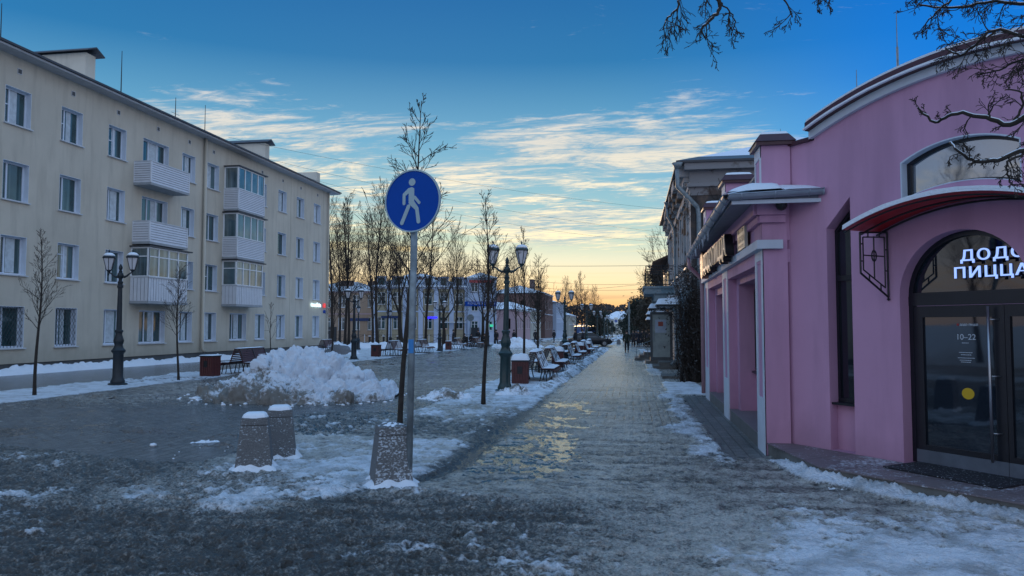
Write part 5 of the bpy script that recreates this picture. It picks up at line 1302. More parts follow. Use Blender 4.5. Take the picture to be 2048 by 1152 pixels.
# ------------------------------------------------------------------ background houses
def house(name, lab, O, U, W, D, H, floors, ncol, wallm, roofm, roofh=1.5, wsz=(1.0, 1.5), base=.5, trims=None, over=.3, chim=(), snowroof=True, side_cols=4, hip=True, gm=None, dormers=0, ww=None, pil=0, cat='building', z0=None):
    z0 = gz(O[1]) if z0 is None else z0
    root = empty(name, (O[0], O[1], z0)); tag(root, lab, cat, 'houses beyond the plaza')
    fr = Fr((O[0], O[1], z0), U); sfr = Fr(tuple(fr.p(W, 0, 0)), tuple((-fr.N)[:2])); lfr = Fr(tuple(fr.p(0, 0, -D)), tuple(fr.N[:2]))
    gm = gm or m_glass
    def wins(w, n):
        hs = []; fh = (H - base) / floors
        for f in range(floors):
            for i in range(n):
                cx = w * (i + .5) / n; zb = base + fh * f + fh * .28; hs.append((cx - wsz[0] / 2, cx + wsz[0] / 2, zb, min(zb + wsz[1], base + fh * (f + 1) - .25)))
        return hs
    wf = wins(W, ncol); ws = wins(D, side_cols)
    q = MB().grid_wall(fr, 0, W, -.6, H, wf, .15); q.grid_wall(sfr, 0, D, -.6, H, ws, .15); q.grid_wall(lfr, 0, D, -.6, H, ws, .15)
    q.add([fr.p(0, -.6, -D), fr.p(W, -.6, -D), fr.p(W, H, -D), fr.p(0, H, -D)], [(3, 2, 1, 0)]); q.build('wall', wallm, root)
    for (f_, L_) in ((fr, wf), (sfr, ws)):
        for h in L_: window(root, f_, *h, .15, (.5,), [(0, 1, .66)], m_white, gm, True, .06, False)
    t_ = trims or m_pinkw
    q = MB(); q.fbox(fr, -.08, W + .08, H - .22, H, .0, .10); q.fbox(sfr, 0.0, D, H - .22, H, 0, .10)
    for i in range(pil + 1 if pil else 0):
        u_ = W * i / pil; q.fbox(fr, max(0, u_ - .3), min(W, u_ + .3), -.3, H - .22, 0, .07)
    if floors > 1: zz = base + (H - base) / floors; q.fbox(fr, 0, W, zz - .1, zz + .06, .0, .05); q.fbox(sfr, 0, D, zz - .1, zz + .06, 0, .05)
    q.build('trim', t_, root)
    c = [fr.p(-over, H, over), fr.p(W + over, H, over), fr.p(W + over, H, -D - over), fr.p(-over, H, -D - over)]
    i_ = min(W, D) * .42 if hip else .01
    if W >= D: rd = [fr.p(i_, H + roofh, -D / 2), fr.p(W - i_, H + roofh, -D / 2)]; fs = [(0, 1, 5, 4), (1, 2, 5), (2, 3, 4, 5), (3, 0, 4)]
    else: rd = [fr.p(W / 2, H + roofh, -i_), fr.p(W / 2, H + roofh, -D + i_)]; fs = [(0, 1, 4), (1, 2, 5, 4), (2, 3, 5), (3, 0, 4, 5)]
    q = MB(); q.add(c + rd, fs + [(3, 2, 1, 0)]); ro = q.build('roof', roofm, root)
    if snowroof:
        v = [p + Vector((0, 0, .07)) for p in c + rd]; cen = sum(v, Vector()) / 6; v = [cen + (p - cen) * Vector((.99, .99, 1)).x if False else p for p in v]
        q = MB(); q.add(v + [p + Vector((0, 0, .0)) for p in c], fs + [(0, 6, 7, 1), (1, 7, 8, 2)]); q.build('roof_snow', m_snow, ro)
    for (u_, d_, w_, h_) in chim:
        q = MB(); q.fbox(fr, u_, u_ + w_, H + .2, H + roofh * .5 + h_, -d_ - .7, -d_); q.fbox(fr, u_ - .08, u_ + w_ + .08, H + roofh * .5 + h_ - .12, H + roofh * .5 + h_, -d_ - .78, -d_ + .08); q.build('chimney', P('chimney_brick', (.13, .09, .08), .9, .3, 5), ro)
    for i in range(dormers):
        cx = W * (i + .5) / dormers; q = MB(); q.fbox(fr, cx - .65, cx + .65, H + .1, H + 1.3, -1.6, -.25); q.fbox(fr, cx - .75, cx + .75, H + 1.3, H + 1.4, -1.7, -.15); do = q.build('dormer', t_, ro)
        MB().fbox(fr, cx - .4, cx + .4, H + .3, H + 1.15, -.249, -.22).build('window', m_glass, do)
    return root, fr, sfr
mY = stucco('yellow_render', (.37, .32, .22), .15); mO = stucco('orange_render', (.36, .26, .19), .12); mB = stucco('pale_blue_render', (.42, .50, .62), .1); mR = stucco('red_brown_render', (.16, .10, .09), .2); mC = stucco('cream_render', (.45, .44, .38), .12); mW = stucco('white_blue_render', (.48, .55, .68), .08); mPk = stucco('rose_render', (.42, .30, .32), .1)
m_board = P('dark_blue_board', (.01, .03, .11), .6)
# yellow corner house facing the plaza
A_ = (-33.2, 92.0); U_ = Vector((14.3, 5.2)).normalized()
rt, fY, sY = house('corner_house', 'yellow house with pale pilasters, snowy mansard roof and a row of chimneys behind the plaza', A_, U_, 12.2, 12, 7.3, 2, 6, mY, m_roofd, 2.1, (1.05, 1.6), .9, mW, .25, ((.6, 3, 1.0, .55), (3.1, 3, .9, .5), (5.4, 3.0, 1.8, .55), (8.3, 3, .5, .4), (9.1, 3, .8, .6), (10.6, 3, 1.3, .45)), True, 4, True, None, 6, None, 6)
q = MB(); [q.fbox(fY, 7.0 + .22 * i, 7.18 + .22 * i, 3.12 + .03 * (i % 3), 3.42, .1, .16) for i in range(6)]; q.build('lit_sign', emis('lit_blue', (.04, .03, .95), 1.0), rt)
MB().fbox(fY, 1.0, 3.6, 3.2, 3.5, .08, .14).build('shop_sign', m_board, rt)
MB().fbox(fY, 9.0, 9.5, 1.75, 1.85, -.11, -.10).build('lit_sign', emis('warm_window_sign', (1, .5, .15), 2.2), rt)
q = MB(); q.fbox(fY, 8.6, 12.0, 2.6, 2.75, .0, 1.2); q.build('canopy', m_metalw, rt)
# pale tower part at the corner
T_ = fY.p(12.25, 0, .3)
rt2, fT, sT = house('corner_tower', 'pale blue rounded corner house with blue shop board next to the yellow house', (T_.x, T_.y), U_, 3.9, 10, 8.6, 3, 2, mW, m_roofd, .8, (.9, 1.25), .9, mB, .2, (), True, 5, True, None, 0, None, 2)
MB().fbox(fT, -.4, 3.9, 4.85, 5.45, .12, .2).build('shop_sign', m_blue, rt2)
text_mesh('КОНДИЦИОНЕРЫ', .42, .03, fT, .0, 5.06, .2, mW, rt2, 'lettering', sx=1.0)
MB().fbox(fT, .2, 3.4, 7.95, 8.3, .1, .16).build('roof_sign', P('red_sign', (.45, .08, .08), .5), rt2)
q = MB(); q.fbox(fT, .4, 1.5, -.2, 2.0, .02, .3); q.build('door', m_dark, rt2)
MB().fbox(fT, 3.0, 3.4, 2.1, 2.4, .1, .3).build('cross_sign', emis('pharmacy_green', (.05, .7, .35), .5), rt2)
# orange house further left
rt3, fO, sO = house('orange_house', 'orange plastered house with blue shop board behind the bare trees', (-47, 97.0), (1, .05), 12.5, 12, 7.0, 2, 6, mO, m_roofd, 1.6, (1.0, 1.7), .8, mPk, .25, ((2, 3, 1.6, .9), (6, 3, 1.8, .9), (10, 3, 1.3, .8)), True, 4)
MB().fbox(fO, 8.3, 11.2, 2.9, 3.3, .08, .14).build('shop_sign', m_board, rt3)
MB().fbox(fO, 5.3, 6.6, -.2, 2.1, .0, .05).build('door', m_dark, rt3)
rt4, f4, s4 = house('entrance_house', 'low pale house with arched porch and yellow poster between orange and yellow houses', (-38.0, 101.0), (1, .12), 5.2, 8, 5.8, 2, 2, mW, m_roofd, 1.0, (1.0, 1.3), .7, mB, .2, ((1.5, 2, 1.2, .8),), True, 2)
MB().fbox(f4, .6, 1.6, .2, 2.2, .01, .05).build('poster', P('poster_yellow', (.45, .42, .12), .6, .3, 4, c2=(.4, .42, .45), patch=(.5, .55)), rt4)
q = MB(); q.prism(f4, arc(3.6, 1.1, 2.2, 2.75, 14) + [(a, b + .08) for a, b in arc(3.6, 1.1, 2.2, 2.75, 14)][::-1], 0, 1.2); q.fbox(f4, 2.8, 4.3, -.2, 2.1, .01, .06); q.build('porch', m_dark, rt4)
# row of houses down the left side of the street: fronts face the street (+x), seen at a slant
def row(name, lab, x, y0, L, D, H, fl, nc, wm, rh, side, chim=(), z=None): return house(name, lab, (x, y0), (0, 1), L, D, H, fl, nc, wm, m_roofd, rh, (1.1, 1.6), .7, m_pinkw, .3, chim, True, side)
row('street_house', 'low rose and green house with snowy roof next to the pale corner tower', -18.0, 115, 16, 9, 4.9, 1, 6, mPk, 1.4, 3)
row('street_house', 'cream two storey house with tall windows in the left row', -18.2, 133, 15, 10, 5.4, 2, 6, mC, 1.6, 3)
row('street_house', 'reddish brown gabled house with dark brick chimney in the left row', -17.6, 150, 15, 12, 9.2, 2, 5, mR, 1.9, 4, ((4, 3, 3.5, 2.2),))
row('street_house', 'pale blue two storey house beyond the reddish one', -17.0, 167, 24, 12, 8.0, 2, 9, mB, 2.0, 4)
row('street_house', 'furthest pale house at the left side of the street', -16.5, 194, 30, 10, 5.6, 2, 10, mC, 1.8, 4)
house('distant_house', 'distant pale house with snow covered hip roof closing the street', (-12.5, 300), (1, 0), 15, 14, 6.2, 1, 5, mC, m_roofd, 3.2, (1.4, 2.0), 1, m_pinkw, .4, (), True, 3)
# brown gabled annexes beyond the old house on the right
def annex(X, y0, y1, H, m_, lab, proj):
    r0 = empty('old_annex', (X + 3, y0, gz(y0))); tag(r0, lab, 'building', 'older houses along the right side')
    q = MB(); q.box(X, X + 7, y0, y1, gz(y0) - .6, H); q.build('wall', m_, r0)
    q = MB(); q.add([(X - proj, y0 - .3, H - .5), (X - proj, y1, H - .5), (X + 3.5, y1, H + 1.4), (X + 3.5, y0 - .3, H + 1.4), (X - proj, y0 - .3, H - .62), (X - proj, y1, H - .62), (X + 3.5, y1, H + 1.28), (X + 3.5, y0 - .3, H + 1.28), (X + 8, y0 - .3, H - .3), (X + 8, y1, H - .3)],
            [(0, 3, 2, 1), (4, 5, 6, 7), (0, 1, 5, 4), (0, 4, 7, 3), (3, 8, 9, 2)]); ro = q.build('roof', P('brown_roof', (.09, .05, .035), .7, .3, 4), r0)
    fr = Fr((X, 0, 0), (0, -1))
    for i in range(int((y1 - y0) / 2.6)):
        y = y0 + 1 + 2.6 * i
        for z in ((gz(y) + .9, gz(y) + 2.3), (gz(y) + 3.6, gz(y) + 5.0)):
            if z[1] < H - .6: 
                w = MB(); w.fbox(fr, -y - 1, -y, z[0], z[1], .0, .03); wo = w.build('window', m_metalw, r0); MB().fbox(fr, -y - .9, -y - .1, z[0] + .1, z[1] - .1, .0305, .036).build('pane', m_glass, wo)
    return r0
a1 = annex(1.95, 39.4, 48, 5.6, P('brown_plaster', (.22, .13, .09), .9, .35, 1.5, .4, 20), 'brown annex with wide dark eaves right behind the old house balcony', .9)
canopy_(a1, 41.0, .75, 1.95, 2.35, 1.4); canopy_(a1, 45.5, .8, 1.95, 2.1, 1.4)
a2 = annex(2.2, 48.5, 60, 4.6, P('blue_grey_plaster', (.22, .25, .27), .9, .3, 1.5, .4, 20), 'low blue grey house beyond the brown annex', .6)
canopy_(a2, 49.6, .9, 2.2, 2.1, 1.6)
# ------------------------------------------------------------------ market booth with lights at the far end
bt_ = empty('market_booth', (-13.0, 215, gz(215))); tag(bt_, 'distant blue booth with a lit canopy edge at the end of the street', 'booth')
MB().box(-17, -10.5, 214, 218, gz(215) - .3, gz(215) + 2.7).build('wall', P('booth_blue', (.04, .12, .35), .6, .3, 1, c2=(.25, .1, .2), patch=(.55, .7)), bt_)
MB().box(-17.6, -9.9, 213, 219, gz(215) + 3.0, gz(215) + 3.3).build('roof', m_snow, bt_)
q = MB(); rr = random.Random(3)
for i in range(34): q.obox((-17.5 + 7.5 * i / 33, 212.9, gz(215) + 2.9 + rr.uniform(-.08, .08)), (.10, 0, 0), (0, .05, 0), (0, 0, .08))
q.build('light_bulbs', emis('warm_bulbs', (1, .72, .42), 3.0), bt_)
# ------------------------------------------------------------------ street furniture
def lamp_double(name, mt, snowy=True):
    root = empty(name, (0, 0, 0))
    q = MB(); q.lathe((0, 0, 0), [(.27, -.05), (.27, .07), (.235, .09)], 8, R(22.5)); q.lathe((0, 0, 0), [(.19, .09), (.20, .14), (.17, .20), (.145, .26), (.140, .92), (.155, .96), (.19, 1.0), (.195, 1.04), (.165, 1.07), (.13, 1.12), (.11, 1.2), (.13, 1.26), (.145, 1.32), (.12, 1.40), (.09, 1.50), (.095, 1.56), (.115, 1.58), (.115, 1.62), (.09, 1.64)], 16)
    q.build('base', mt, root, True)
    q = MB(); q.lathe((0, 0, 0), [(.078, 1.64), (.068, 2.4), (.060, 2.86), (.085, 2.88), (.085, 2.93), (.066, 2.95), (.064, 3.0), (.075, 3.02), (.075, 3.05), (.05, 3.07), (.045, 3.13), (.07, 3.17), (.092, 3.23), (.075, 3.29), (.045, 3.33), (.05, 3.36), (.03, 3.39), (.052, 3.43), (.055, 3.48), (.03, 3.54), (.004, 3.58)], 14)
    q.build('post', mt, root, True)
    for sg in (1, -1):
        q = MB(); q.tube([(sg * .06, 0, 3.20), (sg * .14, 0, 3.19), (sg * .22, 0, 3.225), (sg * .29, 0, 3.285), (sg * .35, 0, 3.315), (sg * .385, 0, 3.32)], [.042, .034, .028, .022, .018, .016], 8); q.tube([(sg * .385, 0, 3.24), (sg * .385, 0, 3.34)], [.012, .026], 8); a = q.build('arm', mt, root, 'all')
        c = (sg * .385, 0, 0)
        q = MB(); q.lathe(c, [(.02, 3.32), (.05, 3.36), (.075, 3.39), (.078, 3.405)], 6); q.lathe(c, [(.168, 3.745), (.182, 3.755), (.182, 3.785), (.15, 3.82), (.11, 3.86), (.055, 3.885), (.03, 3.90), (.034, 3.92), (.014, 3.935), (.026, 3.955), (.020, 3.975), (.004, 4.01)], 12)
        for k in range(6):
            an = k * math.pi / 3; q.tube([(c[0] + .078 * math.cos(an), .078 * math.sin(an), 3.40), (c[0] + .166 * math.cos(an), .166 * math.sin(an), 3.75)], .010, 4)
        ln = q.build('lantern', mt, root, True)
        q = MB(); q.lathe(c, [(.070, 3.40), (.156, 3.745)], 6); q.build('lamp_glass', m_lampglass, ln)
        if snowy: q = MB(); q.lathe(c, [(.160, 3.815), (.150, 3.85), (.10, 3.895), (.05, 3.91), (.03, 3.905)], 12); q.build('snow', m_snow, ln, 'all')
    return root
lampG = lamp_double('street_lamp', m_green); lampD = lamp_double('street_lamp', m_dark)
GL = 'double lantern street lamps'
for i, (src, x, y, lab) in enumerate(((lampG, -3.33, 19.3, 'dark green double lantern lamp closest to the camera in the right row'),
        (lampD, -14.86, 19.6, 'blackish double lantern lamp before the near part of the beige block'),
        (lampD, -15.1, 38.8, 'double lantern lamp just right of the beige block, beyond the snow pile'),
        (lampG, -3.83, 42.4, 'second dark green double lamp of the right row, beside the second bin'),
        (lampD, -14.7, 55.6, 'double lantern lamp in front of the yellow house right of the signpost'),
        (lampD, -14.9, 76.0, 'small double lamp by the pale corner tower'),
        (lampG, -3.9, 64.0, 'third double lamp of the right row behind the bench line'),
        (lampG, -4.04, 86.9, 'double lamp right behind the dark car'),
        (lampG, -4.1, 110.0, 'far double lamp beyond the crossing'), (lampG, -4.4, 133.0, 'very far double lamp near the market booth'), (lampG, -4.7, 174.0, 'furthest double lamp by the lit booth'),
        (lampD, -15.2, 119.0, 'far double lamp in front of the cream street house'))):
    first = (i == 0 or i == 1); o = place(src, (x, y, gz(y)), R(0), lab, first); o['category'] = 'street lamp'; o['group'] = GL
    if i == 0: o.rotation_euler = (R(.0), R(1.0), 0)
def lamp_single():
    root = empty('lantern_post', (0, 0, 0)); q = MB(); q.lathe((0, 0, 0), [(.22, -.05), (.22, .1), (.15, .2), (.15, .8), (.18, .85), (.1, .95), (.06, 1.05), (.05, 2.9), (.08, 2.95), (.03, 3.05)], 10); q.build('post', m_dark, root, True)
    q = MB(); q.lathe((0, 0, 0), [(.05, 3.05), (.08, 3.1)], 6); q.lathe((0, 0, 0), [(.19, 3.46), (.20, 3.5), (.1, 3.62), (.03, 3.66), (.01, 3.75)], 10)
    for k in range(6): a = k * math.pi / 3; q.tube([(.08 * math.cos(a), .08 * math.sin(a), 3.1), (.18 * math.cos(a), .18 * math.sin(a), 3.46)], .012, 4)
    ln = q.build('lantern', m_dark, root); q = MB(); q.lathe((0, 0, 0), [(.07, 3.1), (.165, 3.46)], 6); q.build('lamp_glass', m_lampglass, ln); return root
ls = lamp_single()
for i, (x, y, lab) in enumerate(((-22.4, 58.5, 'single lantern post just right of the lamp by the beige block'), (-24.0, 71.5, 'single lantern post before the porch with the arched roof, left of the signpost'))):
    o = place(ls, (x, y, gz(y)), 0, lab, i == 0); o['category'] = 'street lamp'; o['group'] = 'single lantern posts'
# benches with two seats back to back
def bench(snow=1):
    root = empty('park_bench', (0, 0, 0)); L = 1.9
    for sg in (1, -1):
        q = MB()
        for k in range(8):
            f = k / 7.0; z = .46 + .47 * f; x = sg * (.27 - .20 * f ** .9)
            q.obox((x, L / 2, z), (.014, 0, sg * -.0), (0, L / 2, 0), (-sg * .008, 0, .023))
        q.build('backrest', m_redwood, root)
        q = MB()
        for k in range(7):
            x = sg * (.30 + .058 * k); z = .43 + (.012 if k < 5 else -.01 - .03 * (k - 5)); q.box(x - .024, x + .024, 0, L, z - .014, z + .014)
        q.box(sg * .70 - .012, sg * .70 + .012, 0, L, .33, .385)
        q.build('seat', m_redwood, root)
    q = MB(); q.box(-.09, .09, 0, L, .935, .955); q.build('top_slat', m_redwood, root)
    for yy in (.06, L / 2, L - .06):
        q = MB()
        for sg in (1, -1):
            q.tube([(sg * .05, yy, .95), (sg * .13, yy, .85), (sg * .20, yy, .66), (sg * .25, yy, .45)], .016, 6)
            q.tube([(sg * .25, yy, .42), (sg * .62, yy, .42), (sg * .68, yy, .36)], .018, 6)
            q.tube([(sg * .30, yy, .42), (sg * .20, yy, .0)], .018, 6); q.tube([(sg * .52, yy, .42), (sg * .60, yy, .0)], .018, 6); q.tube([(sg * .38, yy, .42), (sg * .44, yy, .0)], .014, 6)
        q.tube([(-.60, yy, .02), (.60, yy, .02)], .016, 6); q.tube([(-.25, yy, .42), (.25, yy, .42)], .016, 6)
        q.build('leg', m_black, root)
    if snow:
        q = MB(); th = .02 if snow == 1 else .07; n = 24; rng = random.Random(snow)
        def strip_(x0, x1, z, th, m_=6):
            b = len(q.v)
            for i in range(n + 1):
                for j in range(m_ + 1):
                    e = min(j, m_ - j) / (m_ / 2); k = min(1, i * .7, (n - i) * .7); w = .7 + .6 * mn.noise(Vector((x0 + j, i * .5, snow)))
                    q.v.append((x0 + (x1 - x0) * j / m_, .01 + (L - .02) * i / n, z + th * k * (1 - (1 - e) ** 2.2) * w + .002))
            for i in range(n):
                for j in range(m_): a = b + i * (m_ + 1) + j; q.f.append((a, a + 1, a + m_ + 2, a + m_ + 1))
        strip_(-.13, .13, .955, th * 1.3)
        strip_(.29, .66, .455, th * .9); strip_(-.66, -.29, .455, th * .9)
        if snow == 2:
            b = len(q.v)
            for i in range(n + 1):
                for j in range(7): f = j / 6; q.v.append((.285 - .20 * f ** .9 + .03 * mn.noise(Vector((i * .6, j * .7, 5))) + .01, .02 + (L - .04) * i / n, .47 + .46 * f))
            for i in range(n):
                for j in range(6):
                    if mn.noise(Vector((i * .35, j * .5, 9))) > -.12: a = b + i * 7 + j; q.f.append((a, a + 7, a + 8, a + 1))
        q.build('snow', m_snow, root, 'all')
    return root
b1 = bench(1); b2 = bench(2)
BL = [(b1, -14.15, 24.9, 0, 'dark red bench nearest the beige block, left of the snow pile'), (b1, -21.5, 49.2, R(4), 'dark red bench whose back shows just above the snow pile'),
      (b1, -14.8, 43.9, 0, 'bench beside the dark red bin left of the signpost'), (b1, -14.9, 50.5, 0, 'bench seen immediately right of the signpost'),
      (b1, -14.8, 60.9, 0, 'snowy bench next to the third plaza bin'), (b1, -14.7, 68.0, 0, 'last snowy bench of the left plaza row'),
      (b2, -3.05, 22.7, 0, 'snow covered bench closest to the camera in the right row, behind the snow capped bin'), (b2, -3.15, 27.6, 0, 'second snow covered bench of the right row'),
      (b2, -3.1, 34.4, 0, 'third bench of the right row just past the second bin'), (b2, -3.2, 40.2, 0, 'fourth bench of the right row'), (b2, -3.1, 46.4, 0, 'fifth bench of the right row'), (b2, -3.1, 52.5, 0, 'sixth bench of the right row beside the third right hand bin'),
      (b2, -3.2, 92, 0, 'snowy bench beyond the crossing, right side'), (b2, -3.2, 104, 0, 'second snowy bench beyond the crossing'), (b1, -12.9, 100, 0, 'far bench on the left beyond the crossing')]
seen = set()
for (src, x, y, rz, lab) in BL:
    f = src.name not in seen; seen.add(src.name); o = place(src, (x, y, gz(y) + .01), rz, lab, f); o['category'] = 'bench'; o['group'] = 'red slatted benches along the plaza'
def bin_(snow):
    root = empty('litter_bin', (0, 0, 0)); q = MB(); w = .24; h = .70
    q.box(-w + .02, w - .02, -w + .02, w - .02, .03, h)
    for k in range(6):
        a = -w + .005 + k * (2 * w) / 6; b = a + 2 * w / 6 - .016
        q.box(a, b, -w - .008, -w + .014, .03, h); q.box(a, b, w - .014, w + .008, .03, h); q.box(-w - .008, -w + .014, a, b, .03, h); q.box(w - .014, w + .008, a, b, .03, h)
    q.build('body', m_redwood, root)
    q = MB(); q.box(-w - .02, w + .02, -w - .02, w + .02, h, h + .035, .0); q.box(-w + .01, w - .01, -w + .01, w - .01, h + .035, h + .06, .02); q.build('lid', m_dark, root)
    q = MB(); q.box(-.075, .075, -w - .014, -w - .006, .34, .56); q.build('opening', m_black, root)
    q = MB(); q.box(-w + .03, w - .03, -w + .03, w - .03, -.03, .03); q.build('foot', m_black, root)
    n = 10; q = MB(); H = .035 if not snow else .22
    for i in range(n + 1):
        for j in range(n + 1):
            u, v = i / n * 2 - 1, j / n * 2 - 1; e = 1 - max(abs(u), abs(v)); k = min(1, e * 3.2) ** .5
            q.v.append((u * (w + .03), v * (w + .03), h + .04 + H * k * (.8 + .3 * mn.noise(Vector((u * 1.5, v * 1.5, 3))))))
    q.f += [(i * (n + 1) + j, (i + 1) * (n + 1) + j, (i + 1) * (n + 1) + j + 1, i * (n + 1) + j + 1) for i in range(n) for j in range(n)]
    q.build('snow_cap', m_snow, root, 'all'); return root
n1_ = bin_(0); n2_ = bin_(1); seen = set()
for (src, x, y, rz, lab) in ((n1_, -14.55, 23.9, R(-8), 'dark red slatted bin left of the nearest plaza bench'), (n2_, -3.32, 22.0, R(4), 'red slatted bin with thick snow cap behind the thin sapling'), (n1_, -15.5, 43.5, 0, 'red slatted bin beyond the snow pile beside a bench'),
                             (n2_, -3.15, 31.6, 0, 'snow capped red bin right behind the second green lamp'), (n1_, -14.9, 59.2, R(10), 'red bin in front of the yellow house beside snowy benches'), (n2_, -3.1, 43.8, 0, 'snow capped bin between the distant right row benches'), (n2_, -3.05, 50.0, 0, 'furthest snow capped bin of the right row')):
    f = src.name not in seen; seen.add(src.name); o = place(src, (x, y, gz(y) + .01), rz, lab, f); o['category'] = 'litter bin'; o['group'] = 'red slatted litter bins'
# ------------------------------------------------------------------ granite bollards
def frustum(q, w0, w1, z0, z1):
    v = [(sx * w0, sy * w0, z0) for sx, sy in ((-1, -1), (1, -1), (1, 1), (-1, 1))] + [(sx * w1, sy * w1, z1) for sx, sy in ((-1, -1), (1, -1), (1, 1), (-1, 1))]
    q.add(v, [(3, 2, 1, 0), (4, 5, 6, 7), (0, 1, 5, 4), (1, 2, 6, 5), (2, 3, 7, 6), (3, 0, 4, 7)])
def bollard(x, y, rz, mt, capped, lab, h=.70, foot=True):
    root = empty('stone_bollard', (x, y, 0), rz); tag(root, lab, 'bollard', 'tapered granite bollards in the foreground')
    def bb(q, name, m_, par=None, sm=False):
        o = q.build(name, m_, root, sm, None)
        return o
    # build at origin of the empty, unrotated, then let the empty turn it
    off = Vector((x, y, 0))
    q = MB(); frustum(q, .222, .158, -.06, h * .80); frustum(q, .150, .150, h * .80, h * .80 + .012); frustum(q, .158, .150, h * .812, h * .93); 
    v0 = .150; z = h * .93; q.add([(-v0, -v0, z), (v0, -v0, z), (v0, v0, z), (-v0, v0, z), (0, 0, h)], [(0, 1, 4), (1, 2, 4), (2, 3, 4), (3, 0, 4)])
    q.v = [(a + x, b + y, c) for a, b, c in q.v]; o = q.build('body', mt, root)
    bv = o.modifiers.new('bevel', 'BEVEL'); bv.width = .008; bv.segments = 2; bv.limit_method = 'ANGLE'
    n = 14; q = MB()
    for i in range(n + 1):
        for j in range(n + 1):
            u, v = i / n * 2 - 1, j / n * 2 - 1; m_ = max(abs(u), abs(v)); e = (1 - m_); rr = .154 if capped else .146
            pz = h * .93 + (h * .07) * (1 - m_)
            th = (.058 * min(1, e * 2.6) ** .5 + .0) if capped else .012 * (mn.noise(Vector((u * 3, v * 3, x))) + .25)
            dx = .006 * mn.noise(Vector((u * 4, v * 4, 2)))
            q.v.append((x + u * rr * (1 - .12 * m_ * (abs(u * v))) + dx, y + v * rr * (1 - .12 * m_ * abs(u * v)), max(pz * (0 if capped else 1), (h * .93 if capped else pz)) + th - (.004 if not capped else .002)))
    q.f += [(i * (n + 1) + j, (i + 1) * (n + 1) + j, (i + 1) * (n + 1) + j + 1, i * (n + 1) + j + 1) for i in range(n) for j in range(n)]
    q.build('snow_cap', m_snow, root, 'all')
    # trodden snow collar round the foot
    q = MB(); na, nr_ = 60, 9
    for i in range(na):
        a = 2 * math.pi * i / na
        for j in range(nr_):
            f = j / (nr_ - 1); r0 = .17; W = .16 + .07 * mn.noise(Vector((math.cos(a) * 1.4, math.sin(a) * 1.4, x * 3)));  rr = r0 + W * f
            sq = 1 / max(abs(math.cos(a)), abs(math.sin(a))); rr = rr * (1 + (min(sq, 1.32) - 1) * (1 - .5 * f))
            hh = (.115 + .07 * mn.noise(Vector((math.cos(a) * 1.8, math.sin(a) * 1.8, y)))) * (1 - f) ** .8
            hh += .03 * mn.noise(Vector((rr * math.cos(a) * 14, rr * math.sin(a) * 14, x))) * (1 - f)
            q.v.append((x + rr * math.cos(a), y + rr * math.sin(a), max(-.01, hh) if f < 1 else -.02))
    q.f += [(i * nr_ + j, i * nr_ + j + 1, ((i + 1) % na) * nr_ + j + 1, ((i + 1) % na) * nr_ + j) for i in range(na) for j in range(nr_ - 1)]
    q.build('snow_collar', m_snow, root, 'all')
bollard(-4.52, 8.42, R(24), m_granite, True, 'granite bollard with a rounded snow cap, front one of the left pair')
bollard(-4.60, 9.22, R(24), m_granite, True, 'granite bollard half hidden behind the front left bollard', .70)
bollard(-2.62, 7.86, R(28), m_granite2, False, 'granite bollard plastered with snow beside the signpost', .71)
# far bollards
fb = empty('stone_block', (0, 0, 0)); q = MB(); frustum(q, .22, .15, -.05, .55); frustum(q, .15, .03, .55, .63); q.build('body', m_stone, fb); q = MB(); frustum(q, .15, .05, .64, .70); q.build('snow_cap', m_snow, fb)
for i, (x, y, lab) in enumerate(((-1.6, 87.0, 'far stone bollard by the footway right of the small sign'), (-2.9, 84.1, 'far stone bollard just left of the small sign'), (-4.6, 84.5, 'far stone bollard under the third right lamp'), (-6.6, 69.8, 'far stone bollard in front of the dark car'), (-9.0, 70.2, 'stone bollard left of the dark car'), (-12.6, 70.3, 'stone bollard beside the heap of snow by the crossing'), (-14.9, 71.5, 'stone bollard by the small double lamp'))):
    o = place(fb, (x, y, gz(y)), .3, lab, i == 0); o['category'] = 'bollard'; o['group'] = 'far stone bollards at the crossing'
